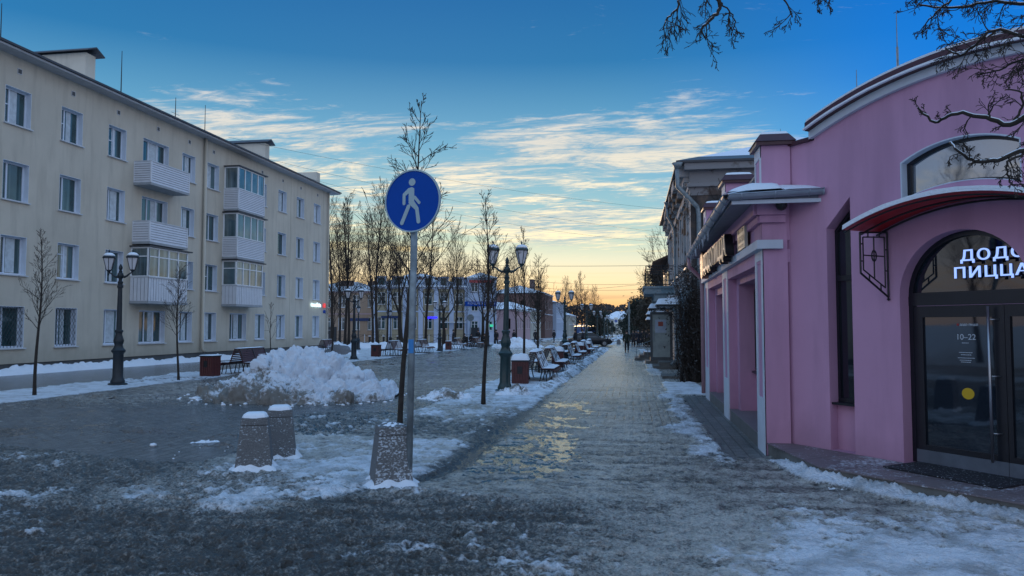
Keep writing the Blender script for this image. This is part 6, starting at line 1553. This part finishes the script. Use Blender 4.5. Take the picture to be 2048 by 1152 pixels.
# ------------------------------------------------------------------ pedestrian sign
def ped_sign():
    bx, by = -2.40, 7.80; root = empty('road_sign', (bx, by, 0)); tag(root, 'round blue pedestrian sign with pale walking figure on a grey steel pole', 'road sign')
    # pole leans slightly to the right
    tx = .055; H = 3.42
    q = MB(); q.tube([(bx, by, -.05), (bx + tx * .5, by, H * .5), (bx + tx, by, H)], .037, 14); q.build('pole', m_galv, root, 'all')
    zc = 3.115; yaw = R(13); U = (math.cos(yaw), -math.sin(yaw)); c = Vector((bx + tx * .92, by, 0)); 
    fr = Fr((0, 0, 0), U); fr.O = c + fr.N * .053 ; r = .345
    circ = lambda rr, n=56, cz=zc: [(rr * math.cos(a * 2 * math.pi / n), cz + rr * math.sin(a * 2 * math.pi / n)) for a in range(n)]
    q = MB(); q.prism(fr, circ(r), -.004, .004); d = q.build('disc', m_blue, root)
    q = MB(); q.prism(fr, circ(r), -.012, .012, [circ(r - .016)]); q.build('rim', m_signw, d)
    # figure: head, torso with raised arm, rear arm, two legs
    S = .345 / .5; f = MB(); k = [0]
    def shp(pts):
        k[0] += 1; f.prism(fr, [(x * S, zc + y * S) for x, y in pts], .0045, .0062 + .0004 * k[0])
    def bar(a, b, w0, w1=None):
        w1 = w1 or w0; a = Vector(a); b = Vector(b); t = (b - a).normalized(); n = Vector((-t.y, t.x)); pts = []
        for i in range(9): an = math.pi / 2 + math.pi * i / 8; pts.append(a + (t * math.cos(an) + n * math.sin(an)) * w0)
        for i in range(9): an = -math.pi / 2 + math.pi * i / 8; pts.append(b + (t * math.cos(an) + n * math.sin(an)) * w1)
        shp([(p.x, p.y) for p in pts])
    shp([(-.005 + .060 * math.cos(a * .2618), .300 + .060 * math.sin(a * .2618)) for a in range(24)])
    shp([(-.085, .190), (-.035, .215), (.0, .218), (.035, .195), (.035, -.02), (-.065, .0), (-.065, .12)])
    bar((-.055, .175), (-.145, .105), .035, .030); bar((-.148, .10), (-.150, -.035), .026)
    bar((.045, .055), (.125, -.035), .024)
    bar((-.015, -.02), (.085, -.13), .050, .032); bar((.085, -.13), (.115, -.335), .030, .032)
    bar((-.065, -.085), (-.185, -.345), .032, .032)
    f.build('pictogram', m_signw, d)
    q = MB(); 
    for z in (zc + .12, zc - .12): q.tube([c + Vector((.041 * math.cos(a * .5236), .041 * math.sin(a * .5236), z)) for a in range(13)], .006, 4); q.fbox(fr, -.05, .05, z - .012, z + .012, -.03, -.012)
    q.build('clamp', m_galv, root)
    q = MB(); cz = 1.53; n = 9
    vs = [(bx + tx * cz / H + .0385 * math.cos(R(-150 + 110 * i / n)), by + .0385 * math.sin(R(-150 + 110 * i / n)), z) for z in (cz - .075, cz + .075) for i in range(n + 1)]
    q.add(vs, [(i, i + 1, i + n + 2, i + n + 1) for i in range(n)]); q.build('sticker', m_sticker, root)
    # small lumps of snow kicked round the foot
    q = MB(); rng = random.Random(9)
    for i in range(12): a = rng.random() * 6.28; q.lathe((bx + .07 * math.cos(a), by + .07 * math.sin(a), -.02), [(.05, 0), (.04, .03), (.015, .05 + rng.random() * .03)], 7)
    q.build('snow', m_snow, root, 'all')
ped_sign()
# far sign and poles
def far_sign():
    x, y = -2.35, 108; g = gz(y); r_ = empty('zone_sign', (x, y, g)); tag(r_, 'distant white square sign with blue pedestrian disc over the footway', 'road sign')
    MB().tube([(x, y, g), (x, y, g + 3.4)], .04, 6).build('pole', m_galv, r_); fr = Fr((x, y - .05, g), (1, 0)); MB().fbox(fr, -.3, .3, 2.55, 3.5, -.01, .01).build('board', m_letterw, r_)
    MB().prism(fr, [(.22 * math.cos(a * .5236), 3.0 + .22 * math.sin(a * .5236)) for a in range(12)], .0105, .014).build('disc', m_blue, r_)
    MB().fbox(fr, -.03, .03, 2.88, 3.12, .0145, .017).build('pictogram', m_letterw, r_)
far_sign()
q = MB(); q.tube([(-.35, 78, gz(78)), (-.35, 78, gz(78) + 4.6)], [.10, .09], 8); q.box(-.6, -.2, 77.9, 78.1, gz(78) + 3.4, gz(78) + 3.8); tag(q.build('utility_pole', m_galv), 'pale concrete pole beside the group of people on the footway', 'pole')
q = MB(); q.tube([(-17.4, 79, gz(79)), (-17.4, 79, gz(79) + 3.2)], .05, 6); o = q.build('sign_pole', m_galv); q = MB(); q.prism(Fr((-17.4, 78.9, 0), (1, 0)), [(.4 * math.cos(R(22.5 + 45 * i)), gz(79) + 3.0 + .4 * math.sin(R(22.5 + 45 * i))) for i in range(8)], 0, .02); q.build('plate', m_galv, o); tag(o, 'back of an octagonal road sign on a pole before the yellow house', 'road sign')
# railing along the far road and black posts
def railing(a, b, lab):
    a = Vector(a); b = Vector(b); L = (b - a).length; n = int(L / 2.0); root = empty('railing', (a.x, a.y, gz(a.y))); tag(root, lab, 'railing', 'railings along the cross street')
    fr = Fr((a.x, a.y, 0), ((b - a).x, (b - a).y)); g = gz((a.y + b.y) / 2); post = MB(); bars = MB()
    for i in range(n + 1): u = L * i / n; post.fbox(fr, u - .035, u + .035, g, g + 1.15, -.03, .03)
    for i in range(n):
        u0, u1 = L * i / n + .04, L * (i + 1) / n - .04
        for z in (.15, 1.08): bars.fbox(fr, u0, u1, g + z - .02, g + z + .02, -.015, .015)
        bars.tube([fr.p(u0, g + .17), fr.p(u1, g + 1.06)], .018, 4); bars.tube([fr.p(u0, g + 1.06), fr.p(u1, g + .17)], .018, 4)
        for k in range(6): u = u0 + (u1 - u0) * (k + .5) / 6; bars.tube([fr.p(u, g + .17, .02), fr.p(u, g + 1.06, .02)], .008, 4)
    post.build('posts', m_metalw, root); bars.build('bars', m_dark, root)
railing((-42, 82), (-27, 84.5), 'grey railing left of the signpost, behind the bare trees'); railing((-26, 85), (-17.5, 86.5), 'grey railing in front of the yellow house')
pp = empty('post', (0, 0, 0)); MB().box(-.09, .09, -.09, .09, -.05, .98).build('shaft', m_black, pp); MB().box(-.11, .11, -.11, .11, .98, 1.05).build('snow_cap', m_snow, pp)
for i in range(9):
    x = -29 + i * 1.45; y = 75 + i * .28; o = place(pp, (x, y, gz(y)), 0, '%s white capped black post from the left on the far pavement' % ('first second third fourth fifth sixth seventh eighth ninth'.split()[i],), i == 0); o['category'] = 'post'; o['group'] = 'black posts at the far pavement'
# ------------------------------------------------------------------ snow heaps
def heap(name, lab, cx, cy, rx, ry, H, seed, mt, nx=120, ny=90, rot=0.0, rough=1.0, shape=None, kind=None, cs=1.0):
    q = MB(); g0 = gz(cy)
    ca, sa = math.cos(rot), math.sin(rot)
    for i in range(nx + 1):
        for j in range(ny + 1):
            u, v = i / nx * 2 - 1, j / ny * 2 - 1
            x0, y0 = u * rx, v * ry; X_ = cx + x0 * ca - y0 * sa; Y_ = cy + x0 * sa + y0 * ca
            rr = math.hypot(u, v) + .10 * mn.noise(Vector((u * 2.2, v * 2.2, seed)))
            b = max(0.0, 1 - rr) ** .80 if shape is None else shape(u, v, rr)
            b *= 1 + .25 * mn.noise(Vector((u * 2, v * 2, seed + 7)))
            q.v.append((X_, Y_, H * b))
    base = [Vector(v) for v in q.v]; out = []
    for i in range(nx + 1):
        for j in range(ny + 1):
            c0 = base[i * (ny + 1) + j]; du = base[min(nx, i + 1) * (ny + 1) + j] - base[max(0, i - 1) * (ny + 1) + j]; dv = base[i * (ny + 1) + min(ny, j + 1)] - base[i * (ny + 1) + max(0, j - 1)]
            nrm = du.cross(dv).normalized(); nrm = (nrm + Vector((0, 0, .25))).normalized(); k = min(1, c0.z / .12 * (1 / max(.3, cs)))
            p = c0 / cs + Vector((0, 0, seed * 3.3)); p = p + Vector((mn.noise(p * 2.1), mn.noise(p * 2.1 + Vector((7, 0, 0))), mn.noise(p * 2.1 + Vector((0, 7, 0))))) * .16
            d1 = mn.voronoi(p * 1.9)[0]; d2 = mn.voronoi(p * 4.6)[0]; d3 = mn.voronoi(p * 15)[0]
            d = (.36 * min(.6, d1[1] - d1[0]) ** .8 + .15 * min(.5, d2[1] - d2[0]) ** .8 + .045 * min(.5, d3[1] - d3[0]) + .03 * mn.noise(p * 22)) * cs - .14 * cs
            o_ = c0 + nrm * d * rough * k; out.append((o_.x, o_.y, g0 + (o_.z if c0.z > .0 else -.06)))
    q.v = out
    q.f += [(i * (ny + 1) + j, (i + 1) * (ny + 1) + j, (i + 1) * (ny + 1) + j + 1, i * (ny + 1) + j + 1) for i in range(nx) for j in range(ny)]
    # drop faces fully under ground
    q.f = [f for f in q.f if max(q.v[i][2] for i in f) > g0 - .05]
    o = q.build(name, mt, None, 'all'); tag(o, lab, 'snow heap', None, kind); return o
def main_shape(u, v, rr):
    # broad ridge: steep at the left front, running out to the right
    r2 = math.hypot((u - .05) / 1.0, v / 1.0) + .09 * mn.noise(Vector((u * 3, v * 3, 2)))
    b = max(0, 1 - r2)
    ridge = max(0, 1 - math.hypot((u - .12) / .62, (v - .05) / .55)) ** .5
    return (.70 * b ** .62 + .34 * ridge) * (b > .02)
# pile, dirtier low on the side towards the camera (gravel ploughed in with it)
m, t, b_, pos = newmat('ploughed_snow')
sx = t.node('ShaderNodeSeparateXYZ'); t.link(pos, sx.inputs[0])
n_ = t.noise(pos, 1.1, 7, .65, .4); n3_ = t.noise(pos, 9, 6, .7)
e_ = t.math('ADD', n_, t.math('ADD', t.mapr(sx.outputs[2], .15, 1.0, .10, -.20), t.mapr(sx.outputs[1], 15.2, 17.6, .06, -.14)))
e_ = t.math('ADD', e_, t.mapr(sx.outputs[0], -8.6, -5.6, .05, -.13)); e_ = t.math('ADD', e_, t.math('MULTIPLY', t.math('SUBTRACT', n3_, .5), .8))
t.link(t.mix(t.mapr(e_, .46, .60), (.72, .77, .84, 1), (.22, .21, .19, 1)), b_.inputs['Base Color']); b_.inputs['Roughness'].default_value = .7
t.link(t.bump(t.noise(pos, 30, 6, .7), .9, .05), b_.inputs['Normal']); m_plough = m
heap('snow_pile', 'large ploughed pile of white and grey lumpy snow in the middle of the plaza', -8.22, 17.3, 2.55, 2.0, 1.22, 3, m_plough, 300, 190, .10, 1.0, main_shape)
heap('snow_heap', 'low dirty snow heap between the big pile and the green lamp', -4.4, 17.3, .75, .6, .26, 11, m_snowd, 60, 50, 0, .7, cs=.6)
heap('snow_heap', 'small brownish snow heap at the foot of the green lamp', -2.95, 18.5, .55, .5, .30, 12, m_snowd, 50, 46, 0, .8, cs=.6)
heap('snow_heap', 'white snow heap on the far side of the plaza beside the crossing', -10.9, 70.5, 2.6, 1.4, .95, 13, m_snow, 80, 50, 0, .8)
heap('snow_heap', 'snow heap around the boulder right of the beige block', -19.6, 47.5, 1.6, 1.4, .45, 14, m_snow, 60, 50, 0, .7)
# long low banks of shovelled snow
def bank(lab, pts, w, h, seed, mt, step=.07, nv=14, cs=.6):
    P_ = [Vector((p[0], p[1], 0)) for p in pts]; line = []
    for a, b in zip(P_[:-1], P_[1:]):
        n = max(1, int((b - a).length / step)); line += [(a.lerp(b, i / n), (b - a).normalized()) for i in range(n)]
    line.append((P_[-1], line[-1][1])); q = MB()
    for i, (p, t_) in enumerate(line):
        nrm = Vector((t_.y, -t_.x, 0)); end = min(1, i * step / .8, (len(line) - 1 - i) * step / .8)
        ww = w * (1 + .35 * mn.noise(Vector((p.x * .8, p.y * .8, seed)))); hh = h * (1 + .55 * mn.noise(Vector((p.x * 1.1, p.y * 1.1, seed + 4)))) * end
        for j in range(nv + 1):
            v = j / nv * 2 - 1; c = p + nrm * v * ww; s = Vector((c.x / cs, c.y / cs, seed))
            d1 = mn.voronoi(s * 2.6)[0]; d2 = mn.voronoi(s * 7)[0]; b = (1 - abs(v) ** 1.6)
            z = b * (hh * .75 + cs * (.16 * (d1[1] - d1[0]) ** .6 + .07 * (d2[1] - d2[0]) ** .6) * (hh / h + .2) * min(1, h / .2)) + .02 * mn.noise(s * 12)
            q.v.append((c.x + .05 * mn.noise(s * 5), c.y + .05 * mn.noise(s * 5 + Vector((3, 3, 0))), gz(c.y) + (z - .05 if 0 < j < nv else -.06)))
    m_ = len(line); q.f += [(i * (nv + 1) + j, i * (nv + 1) + j + 1, (i + 1) * (nv + 1) + j + 1, (i + 1) * (nv + 1) + j) for i in range(m_ - 1) for j in range(nv)]
    o = q.build('snow_bank', mt, None, 'all'); tag(o, lab, 'snow bank', 'low banks of shovelled snow'); return o
bank('bank of shovelled snow running along the foot of the beige block', [(-22.3, 19), (-22.35, 30), (-22.4, 42), (-22.5, 54)], .42, .30, 1, m_snow, .09, 14, .8)
bank('dirty snow bank between the right row of benches and the footway', [(-2.55, 19.6), (-2.35, 24), (-2.3, 30), (-2.3, 40), (-2.3, 50), (-2.3, 64)], .36, .20, 2, m_snowd, .10, 12, .6)
bank('snow ridge with lumps on the open pavement left of the front bollards', [(-6.95, 10.15), (-6.5, 10.35), (-6.15, 10.5), (-5.95, 10.75)], .13, .10, 3, m_snow, .025, 12, .3)
bank('low snow ridge between the left pair of bollards and the single bollard', [(-4.75, 11.3), (-4.2, 11.15), (-3.7, 11.25), (-3.25, 11.6)], .17, .09, 4, m_snow, .03, 12, .3)
bank('white snow bank in front of the railings on the far left', [(-30, 66), (-22, 64), (-16.8, 66), (-16.3, 70)], 1.0, .45, 5, m_snow, .3, 12, 1.5)
bank('grey slush ridge crossing the plaza behind the bollards', [(-6.3, 13.3), (-5.2, 13.4), (-4.2, 14.3), (-3.5, 14.9)], .25, .07, 6, m_snowd, .04, 14, .35)
# loose crumbs of snow and ice
def crumbs():
    rng = random.Random(31); q = MB()
    def lump(x, y, s):
        b = len(q.v); n, m_ = 7, 4; g = gz(y)
        for i in range(m_ + 1):
            ph = math.pi * i / m_
            for j in range(n):
                th = 2 * math.pi * j / n; r = s * (1 + .5 * mn.noise(Vector((x * 9 + math.cos(th) * 1.3, y * 9 + math.sin(th) * 1.3, ph))))
                q.v.append((x + r * math.sin(ph) * math.cos(th), y + r * math.sin(ph) * math.sin(th), g + s * .35 + r * .6 * math.cos(ph)))
        q.f.extend([(b + i * n + j, b + (i + 1) * n + j, b + (i + 1) * n + (j + 1) % n, b + i * n + (j + 1) % n) for i in range(m_) for j in range(n)])
    for i in range(420):
        z = rng.random()
        if z < .40: a = rng.random() * 6.28; r = rng.uniform(.85, 1.2); lump(-8.2 + 2.5 * r * math.cos(a), 17.3 + 1.9 * r * math.sin(a), rng.uniform(.02, .08) * rng.random() + .015)
        elif z < .70: y = rng.uniform(11, 19); lump(rng.uniform(-4.6, -2.3), y, rng.uniform(.01, .05) * rng.random() + .012)
        elif z < .90:
            t_ = rng.random() * 3; i_ = int(t_); a = Vector(STOOP[i_ + 1 if i_ < 3 else 3]); b = Vector(STOOP[min(4, i_ + 2)]) ; p = a.lerp(b, t_ - i_); lump(p.x - .05 - abs(rng.gauss(0, .09)), p.y - .05 - abs(rng.gauss(0, .07)), rng.uniform(.008, .028))
        else: lump(rng.uniform(-6.5, -2.5), rng.uniform(7.2, 11), rng.uniform(.008, .016))
    for (x, y, s) in ((-5.35, 10.9, .035), (-5.75, 10.75, .075), (-3.55, 9.3, .03), (-6.9, 9.9, .05)): lump(x, y, s)
    tag(q.build('loose_snow_lumps', m_snow, None, 'all'), 'loose crumbs and lumps of snow lying about the pavement', 'snow lumps', kind='stuff')
crumbs()
# boulder
q = MB(); 
for i in range(9):
    for j in range(14):
        ph = math.pi / 2 * i / 8; th = 2 * math.pi * j / 14; r = 1.0 * (1 + .25 * mn.noise(Vector((math.cos(th) * 1.5, math.sin(th) * 1.5, ph * 2)))); q.v.append((-19.3 + r * math.cos(ph) * math.cos(th), 46.9 + r * .7 * math.cos(ph) * math.sin(th), gz(47) + .62 * r * math.sin(ph)))
q.f += [(i * 14 + j, i * 14 + (j + 1) % 14, (i + 1) * 14 + (j + 1) % 14, (i + 1) * 14 + j) for i in range(8) for j in range(14)]
tag(q.build('boulder', m_stone, None, 'all'), 'grey boulder lying in the snow right of the beige block', 'boulder')
# ------------------------------------------------------------------ people
def person(x, y, rz, lab, h=1.72, coat=(.02, .022, .028), trousers=(.015, .016, .02), hat=(.02, .02, .02), step=.22, sit=False, arms='down', coatlen=.50, bag=None, group=None):
    g = gz(y); root = empty('person', (x, y, g)); root.rotation_euler = (0, 0, rz); s = h / 1.72; tag(root, lab, 'person', group or 'people walking in the street')
    hz = .92 if not sit else .50
    def skin(name, verts, edges, rad, mat, sub=1, par=root):
        me = bpy.data.meshes.new(name); me.from_pydata([(a * s, b * s, c * s) for a, b, c in verts], edges, []); o = bpy.data.objects.new(name, me); col.objects.link(o)
        md = o.modifiers.new('skin', 'SKIN'); md.use_smooth_shade = True
        for i, r in enumerate(rad):
            sv_ = me.skin_vertices[0].data[i]; rr = r if hasattr(r, '__len__') else (r, r); sv_.radius = (rr[0] * s, rr[1] * s); sv_.use_root = (i == 0)
        if sub: o.modifiers.new('sub', 'SUBSURF').levels = sub; o.modifiers['sub'].render_levels = sub
        bpy.context.view_layer.update(); dg = bpy.context.evaluated_depsgraph_get(); m2 = bpy.data.meshes.new_from_object(o.evaluated_get(dg)); bpy.data.objects.remove(o)
        m2.materials.clear(); m2.materials.append(mat); m2.name = name; o = bpy.data.objects.new(name, m2); col.objects.link(o); o.parent = par
        m2.polygons.foreach_set('use_smooth', [True] * len(m2.polygons)); return o
    st = step
    # facing +Y in local space
    top = hz
    V = [(0, 0, top), (0, .01, top + .22), (0, .0, top + .44), (0, .01, top + .52), (0, .025, top + .60), (0, .03, top + .70), (0, .025, top + .77)]
    Rr = [.12, .115, .12, .05, .075, .085, .05]; E = [(0, 1), (1, 2), (2, 3), (3, 4), (4, 5), (5, 6)]
    def chain(pts, rad, root_i):
        b = len(V); V.extend(pts); Rr.extend(rad); E.append((root_i, b)); E.extend([(b + i, b + i + 1) for i in range(len(pts) - 1)])
    for sg in (1, -1):
        f = st * sg
        if sit: chain([(sg * .09, .0, top - .02), (sg * .11, .42, top - .02), (sg * .11, .44, .10), (sg * .11, .54, .05)], [.085, .06, .045, .035], 0)
        else: chain([(sg * .09, .0, top - .06), (sg * .10, f * .55 + .03, .50), (sg * .10, f - .03, .10), (sg * .11, f + .12, .04)], [.085, .06, .045, .035], 0)
        if arms == 'down': chain([(sg * .19, .0, top + .42), (sg * .24, -f * .35, top + .15), (sg * .23, -f * .8 + .06, top - .08), (sg * .22, -f * .8 + .10, top - .17)], [.055, .042, .032, .03], 2)
        else: chain([(sg * .19, .0, top + .42), (sg * .24, .02, top + .14), (sg * .12, .22, top + .12), (sg * .05, .26, top + .14)], [.055, .042, .032, .03], 2)
    body = skin('body', V, E, Rr, m_skin)
    mt = P('trousers_cloth', trousers, .85, .2, 12, 0); V2 = [(0, 0, top + .02)]; E2 = []; R2 = [.135]
    for sg in (1, -1):
        f = st * sg; b = len(V2)
        if sit: V2 += [(sg * .09, .0, top - .02), (sg * .11, .42, top - .01), (sg * .11, .45, .12)]
        else: V2 += [(sg * .09, .0, top - .08), (sg * .10, f * .55 + .03, .50), (sg * .10, f - .02, .12)]
        R2 += [.10, .078, .065]; E2 += [(0, b), (b, b + 1), (b + 1, b + 2)]
    skin('trousers', V2, E2, R2, mt)
    mc = P('coat_cloth', coat, .85, .25, 9, .2, 30)
    lo = top + .05 - (coatlen - .45 if not sit else .1); V3 = [(0, 0, top + .12), (0, 0, top + .30), (0, 0, top + .47), (0, -.01, top + .50), (0, 0, lo), (0, 0, lo - .16)]; E3 = [(0, 1), (1, 2), (2, 3), (0, 4), (4, 5)]; R3 = [(.165, .15), (.17, .15), (.11, .10), .075, (.18, .16), (.19, .16)]
    for sg in (1, -1):
        f = st * sg; b = len(V3)
        if arms == 'down': V3 += [(sg * .19, .0, top + .42), (sg * .25, -f * .35, top + .15), (sg * .24, -f * .8 + .05, top - .07)]
        else: V3 += [(sg * .19, .0, top + .42), (sg * .25, .02, top + .14), (sg * .14, .20, top + .12)]
        R3 += [.085, .072, .058]; E3 += [(2, b), (b, b + 1), (b + 1, b + 2)]
    skin('coat', V3, E3, R3, mc)
    q = MB(); q.lathe((0, .01 * s, (top + .66) * s), [(.102 * s, 0), (.108 * s, .04 * s), (.095 * s, .10 * s), (.06 * s, .14 * s), (.01, .155 * s)], 12); q.v = [(a + x, b + y, c + g) for a, b, c in q.v]; q.build('hat', P('hat_cloth', hat, .9, .2, 20), root, 'all')
    for sg in (1, -1):
        f = st * sg; q = MB(); yy = (f + .04 if not sit else .50) * s; q.v = []; q.box(sg * .10 * s - .05, sg * .10 * s + .05, yy - .10, yy + .16, .0, .10, .015); q.v = [(a + x, b + y, c + g) for a, b, c in q.v]; q.build('shoe', m_black, root)
    return root
person(-.43, 55.5, 0, 'person in a dark green jacket walking away alone in the middle of the footway', 1.66, (.018, .026, .016), step=.20, coatlen=.55)
GP = 'group of people further along the footway'
for (x, y, rz, h, c, hat, lab) in ((.05, 74.5, 3.1, 1.66, (.03, .03, .035), (.1, .08, .06), 'person at the left end of the group, in a grey coat and pale hood'), (.55, 73.5, 3.3, 1.62, (.02, .025, .04), (.25, .25, .28), 'person in a dark blue coat with a pale hat in front of the group'), (.95, 75.8, 3.0, 1.7, (.015, .015, .02), (.02, .02, .02), 'tall person dressed in black in the middle of the group'),
                                  (1.35, 76.5, 3.2, 1.78, (.015, .017, .02), (.015, .015, .015), 'tallest person in black at the right of the group'), (1.6, 74.5, 3.1, 1.5, (.16, .14, .19), (.2, .16, .2), 'small person in a lilac coat at the right end of the group'), (.35, 77.5, 3.0, 1.7, (.02, .02, .025), (.03, .03, .03), 'person in dark clothes behind the pale hatted person')):
    person(x, y, rz, lab, h, c, hat=hat, step=.12, coatlen=.75, group=GP)
for (x, y, rz, lab) in ((-.9, 130, 3.0, 'first distant person on the far footway, left of the pair'), (-.2, 131, 3.1, 'second distant person on the far footway, right of the pair')): person(x, y, rz, lab, 1.75, step=.15)
for (x, y, rz, lab) in ((-5.4, 71.0, 1.2, 'person in a dark jacket standing before the dark car, left one'), (-4.7, 71.3, 1.4, 'person in a dark jacket standing before the dark car, right one')): person(x, y, rz, lab, 1.75, step=.1)
GQ = 'people near the yellow house'
for (x, y, rz, lab, sit) in ((-14.2, 77.0, 2.8, 'person in a dark coat standing left of the green lamp post', False), (-13.1, 82.0, 2.5, 'person in a dark coat half behind the green lamp post', False), (-12.4, 95.0, 3.0, 'person in dark clothes by the green door of the street house', False), (-10.6, 101, 1.0, 'distant person in dark clothes on the left pavement', False),
                             (-18.6, 76.0, 1.8, 'person in black standing at the left end of the seated group', False), (-17.9, 78.2, 2.6, 'seated person in dark clothes, left in the group before the pale tower', True), (-17.2, 78.4, 3.3, 'seated person in dark clothes in the middle of the group before the pale tower', True), (-16.4, 78.2, 3.0, 'person in a dark hood standing at the right of the seated group', False), (-15.8, 78.6, 3.6, 'seated person at the right end of the group before the pale tower', True)):
    person(x, y, rz, lab, 1.72, step=.1, sit=sit, arms='fold' if sit else 'down', coatlen=.7, group=GQ)
q = MB(); q.box(-18.2, -15.5, 78.0, 78.4, gz(78) + .38, gz(78) + .44)
for x in (-18.1, -16.85, -15.6): q.box(x - .03, x + .03, 78.05, 78.35, gz(78) - .05, gz(78) + .38)
tag(q.build('plain_bench', m_black), 'plain dark bench under the seated group before the pale tower', 'bench')
# ------------------------------------------------------------------ dark car crossing the far street
def car(x, y, rz, lab, colr, snow=False):
    g = gz(y); root = empty('parked_car', (x, y, g)); tag(root, lab, 'car', 'cars at the cross street'); mt = P('car_paint', colr, .25, .1, 3, 0); q = MB()
    # stations along the length: (x, half width, z low, belt z, belt half width)
    prof = [(-2.22, .70, .42, .62), (-2.15, .80, .25, .80), (-1.75, .86, .20, .90), (-.9, .88, .20, .94), (.0, .88, .20, .93), (.85, .88, .20, .90), (1.5, .86, .20, .84), (2.0, .80, .24, .74), (2.2, .68, .40, .58)]
    n = 8; b = 0
    for (px, hw, zl, zb) in prof:
        q.v += [(px, -hw * .9, zl), (px, -hw, zl + .18), (px, -hw, zb - .16), (px, -hw * .93, zb), (px, hw * .93, zb), (px, hw, zb - .16), (px, hw, zl + .18), (px, hw * .9, zl)]
    for i in range(len(prof) - 1):
        for k in range(n): a = i * n + k; c = i * n + (k + 1) % n; q.f.append((a, a + n, c + n, c))
    q.f.append(tuple(range(n))); q.f.append(tuple(range((len(prof) - 1) * n, len(prof) * n))[::-1])
    q.v = [(a + x, b_ + y, c + g) for a, b_, c in q.v]; bo = q.build('body', mt, root, True)
    q = MB(); cab = [(-1.75, .78, .905), (-1.15, .66, 1.36), (-.4, .63, 1.44), (.25, .64, 1.40), (1.05, .78, .90)]
    for (px, hw, z) in cab: q.v += [(px, -hw, z), (px, hw, z)]
    q.v += [(-1.75, -.80, .88), (-1.75, .80, .88), (1.05, -.80, .88), (1.05, .80, .88)]
    q.f += [(2 * i, 2 * i + 1, 2 * i + 3, 2 * i + 2) for i in range(4)]; q.f += [(8, 6, 4, 2, 0, 10, 12), (1, 3, 5, 7, 9, 13, 11)]
    q.v = [(a + x, b_ + y, c + g) for a, b_, c in q.v]; q.build('cabin', mt, root)
    q = MB()
    for sg in (1, -1):
        for poly in ([(-1.5, .93), (-1.05, 1.30), (-.42, 1.36), (-.42, .93)], [(-.36, .93), (-.36, 1.36), (.2, 1.33), (.82, .93)]):
            v = [(px, sg * (.80 - .17 * (z - .88) / .5 + .006), z) for px, z in poly]; q.add([(a + x, b_ + y, c + g) for a, b_, c in v], [(0, 1, 2, 3) if sg < 0 else (3, 2, 1, 0)])
    for v in ([(.30, -.6, 1.385), (.30, .6, 1.385), (1.0, .7, .945), (1.0, -.7, .945)], [(-1.2, .6, 1.335), (-1.2, -.6, 1.335), (-1.70, -.7, .96), (-1.70, .7, .96)]): q.add([(a + x, b_ + y, c + g + .012) for a, b_, c in v], [(0, 1, 2, 3), ])
    q.build('window', m_glassd, root)
    for (wx, sg) in ((-1.35, 1), (-1.35, -1), (1.38, 1), (1.38, -1)):
        q = MB(); N_ = 18
        for k in range(N_):
            a = 2 * math.pi * k / N_; 
            for (r_, yy) in ((.20, .80), (.31, .79), (.32, .82), (.32, .87), (.30, .90), (.20, .89)): q.v.append((x + wx + r_ * math.cos(a), y + sg * yy, g + .32 + r_ * math.sin(a)))
        q.f += [(k * 6 + j, ((k + 1) % N_) * 6 + j, ((k + 1) % N_) * 6 + j + 1, k * 6 + j + 1) for k in range(N_) for j in range(5)]; w_ = q.build('wheel', m_black, root)
        q = MB(); q.v = [(x + wx + .19 * math.cos(2 * math.pi * k / 12), y + sg * .885, g + .32 + .19 * math.sin(2 * math.pi * k / 12)) for k in range(12)] + [(x + wx, y + sg * .895, g + .32)]; q.f = [(k, (k + 1) % 12, 12) for k in range(12)]; q.build('rim', m_steel, w_)
    for sg in (1, -1):
        MB().box(x + 2.10, x + 2.2, y + sg * .60 - .14, y + sg * .60 + .14, g + .58, g + .68).build('headlight', m_lampglass, root); MB().box(x - 2.22, x - 2.12, y + sg * .62 - .14, y + sg * .62 + .14, g + .66, g + .78).build('tail_light', P('tail_red', (.3, .01, .01), .3), root)
    if snow: MB().box(x - 1.1, x + .2, y - .58, y + .58, g + 1.44, g + 1.48, .05).build('snow', m_snow, root)
    root.rotation_euler = (0, 0, rz); return root
car(-4.3, 76.3, R(8), 'dark car with snow on its roof crossing the street beyond the benches', (.012, .014, .018), True)
car(-7.2, 118, R(90), 'distant dark parked car on the left beyond the crossing', (.02, .02, .025))
# ------------------------------------------------------------------ overhead wires
def wire(a, b, sag, lab, r=.007, n=24):
    a = Vector(a); b = Vector(b); q = MB(); q.tube([a.lerp(b, i / n) - Vector((0, 0, sag * 4 * (i / n) * (1 - i / n))) for i in range(n + 1)], r, 4, cap=False); tag(q.build('overhead_wire', m_wire, None), lab, 'wire', 'overhead wires')
wire((-23.5, 40, 12.9), (4, 58, 10.6), .5, 'upper overhead wire from the beige roof slanting down to the right', .007)
wire((-23.5, 44, 12.6), (4, 62, 9.3), .6, 'second overhead wire under the upper one')
wire((-23.5, 48, 12.4), (4.2, 66, 9.0), .9, 'third overhead wire, sagging most, from the beige roof')
wire((-40, 92, 10.6), (3.5, 64, 6.9), .4, 'long wire crossing the street behind the double lanterns', .016)
wire((-17, 96, 8.2), (2.5, 96, 7.2), .5, 'lower wire between the far houses over the street', .017)
wire((-17, 100, 7.4), (2.5, 97, 6.5), .4, 'lowest wire over the far street', .017)
wire((-17, 104, 6.4), (2.6, 92, 7.0), .2, 'wire rising to the right over the far street', .016)
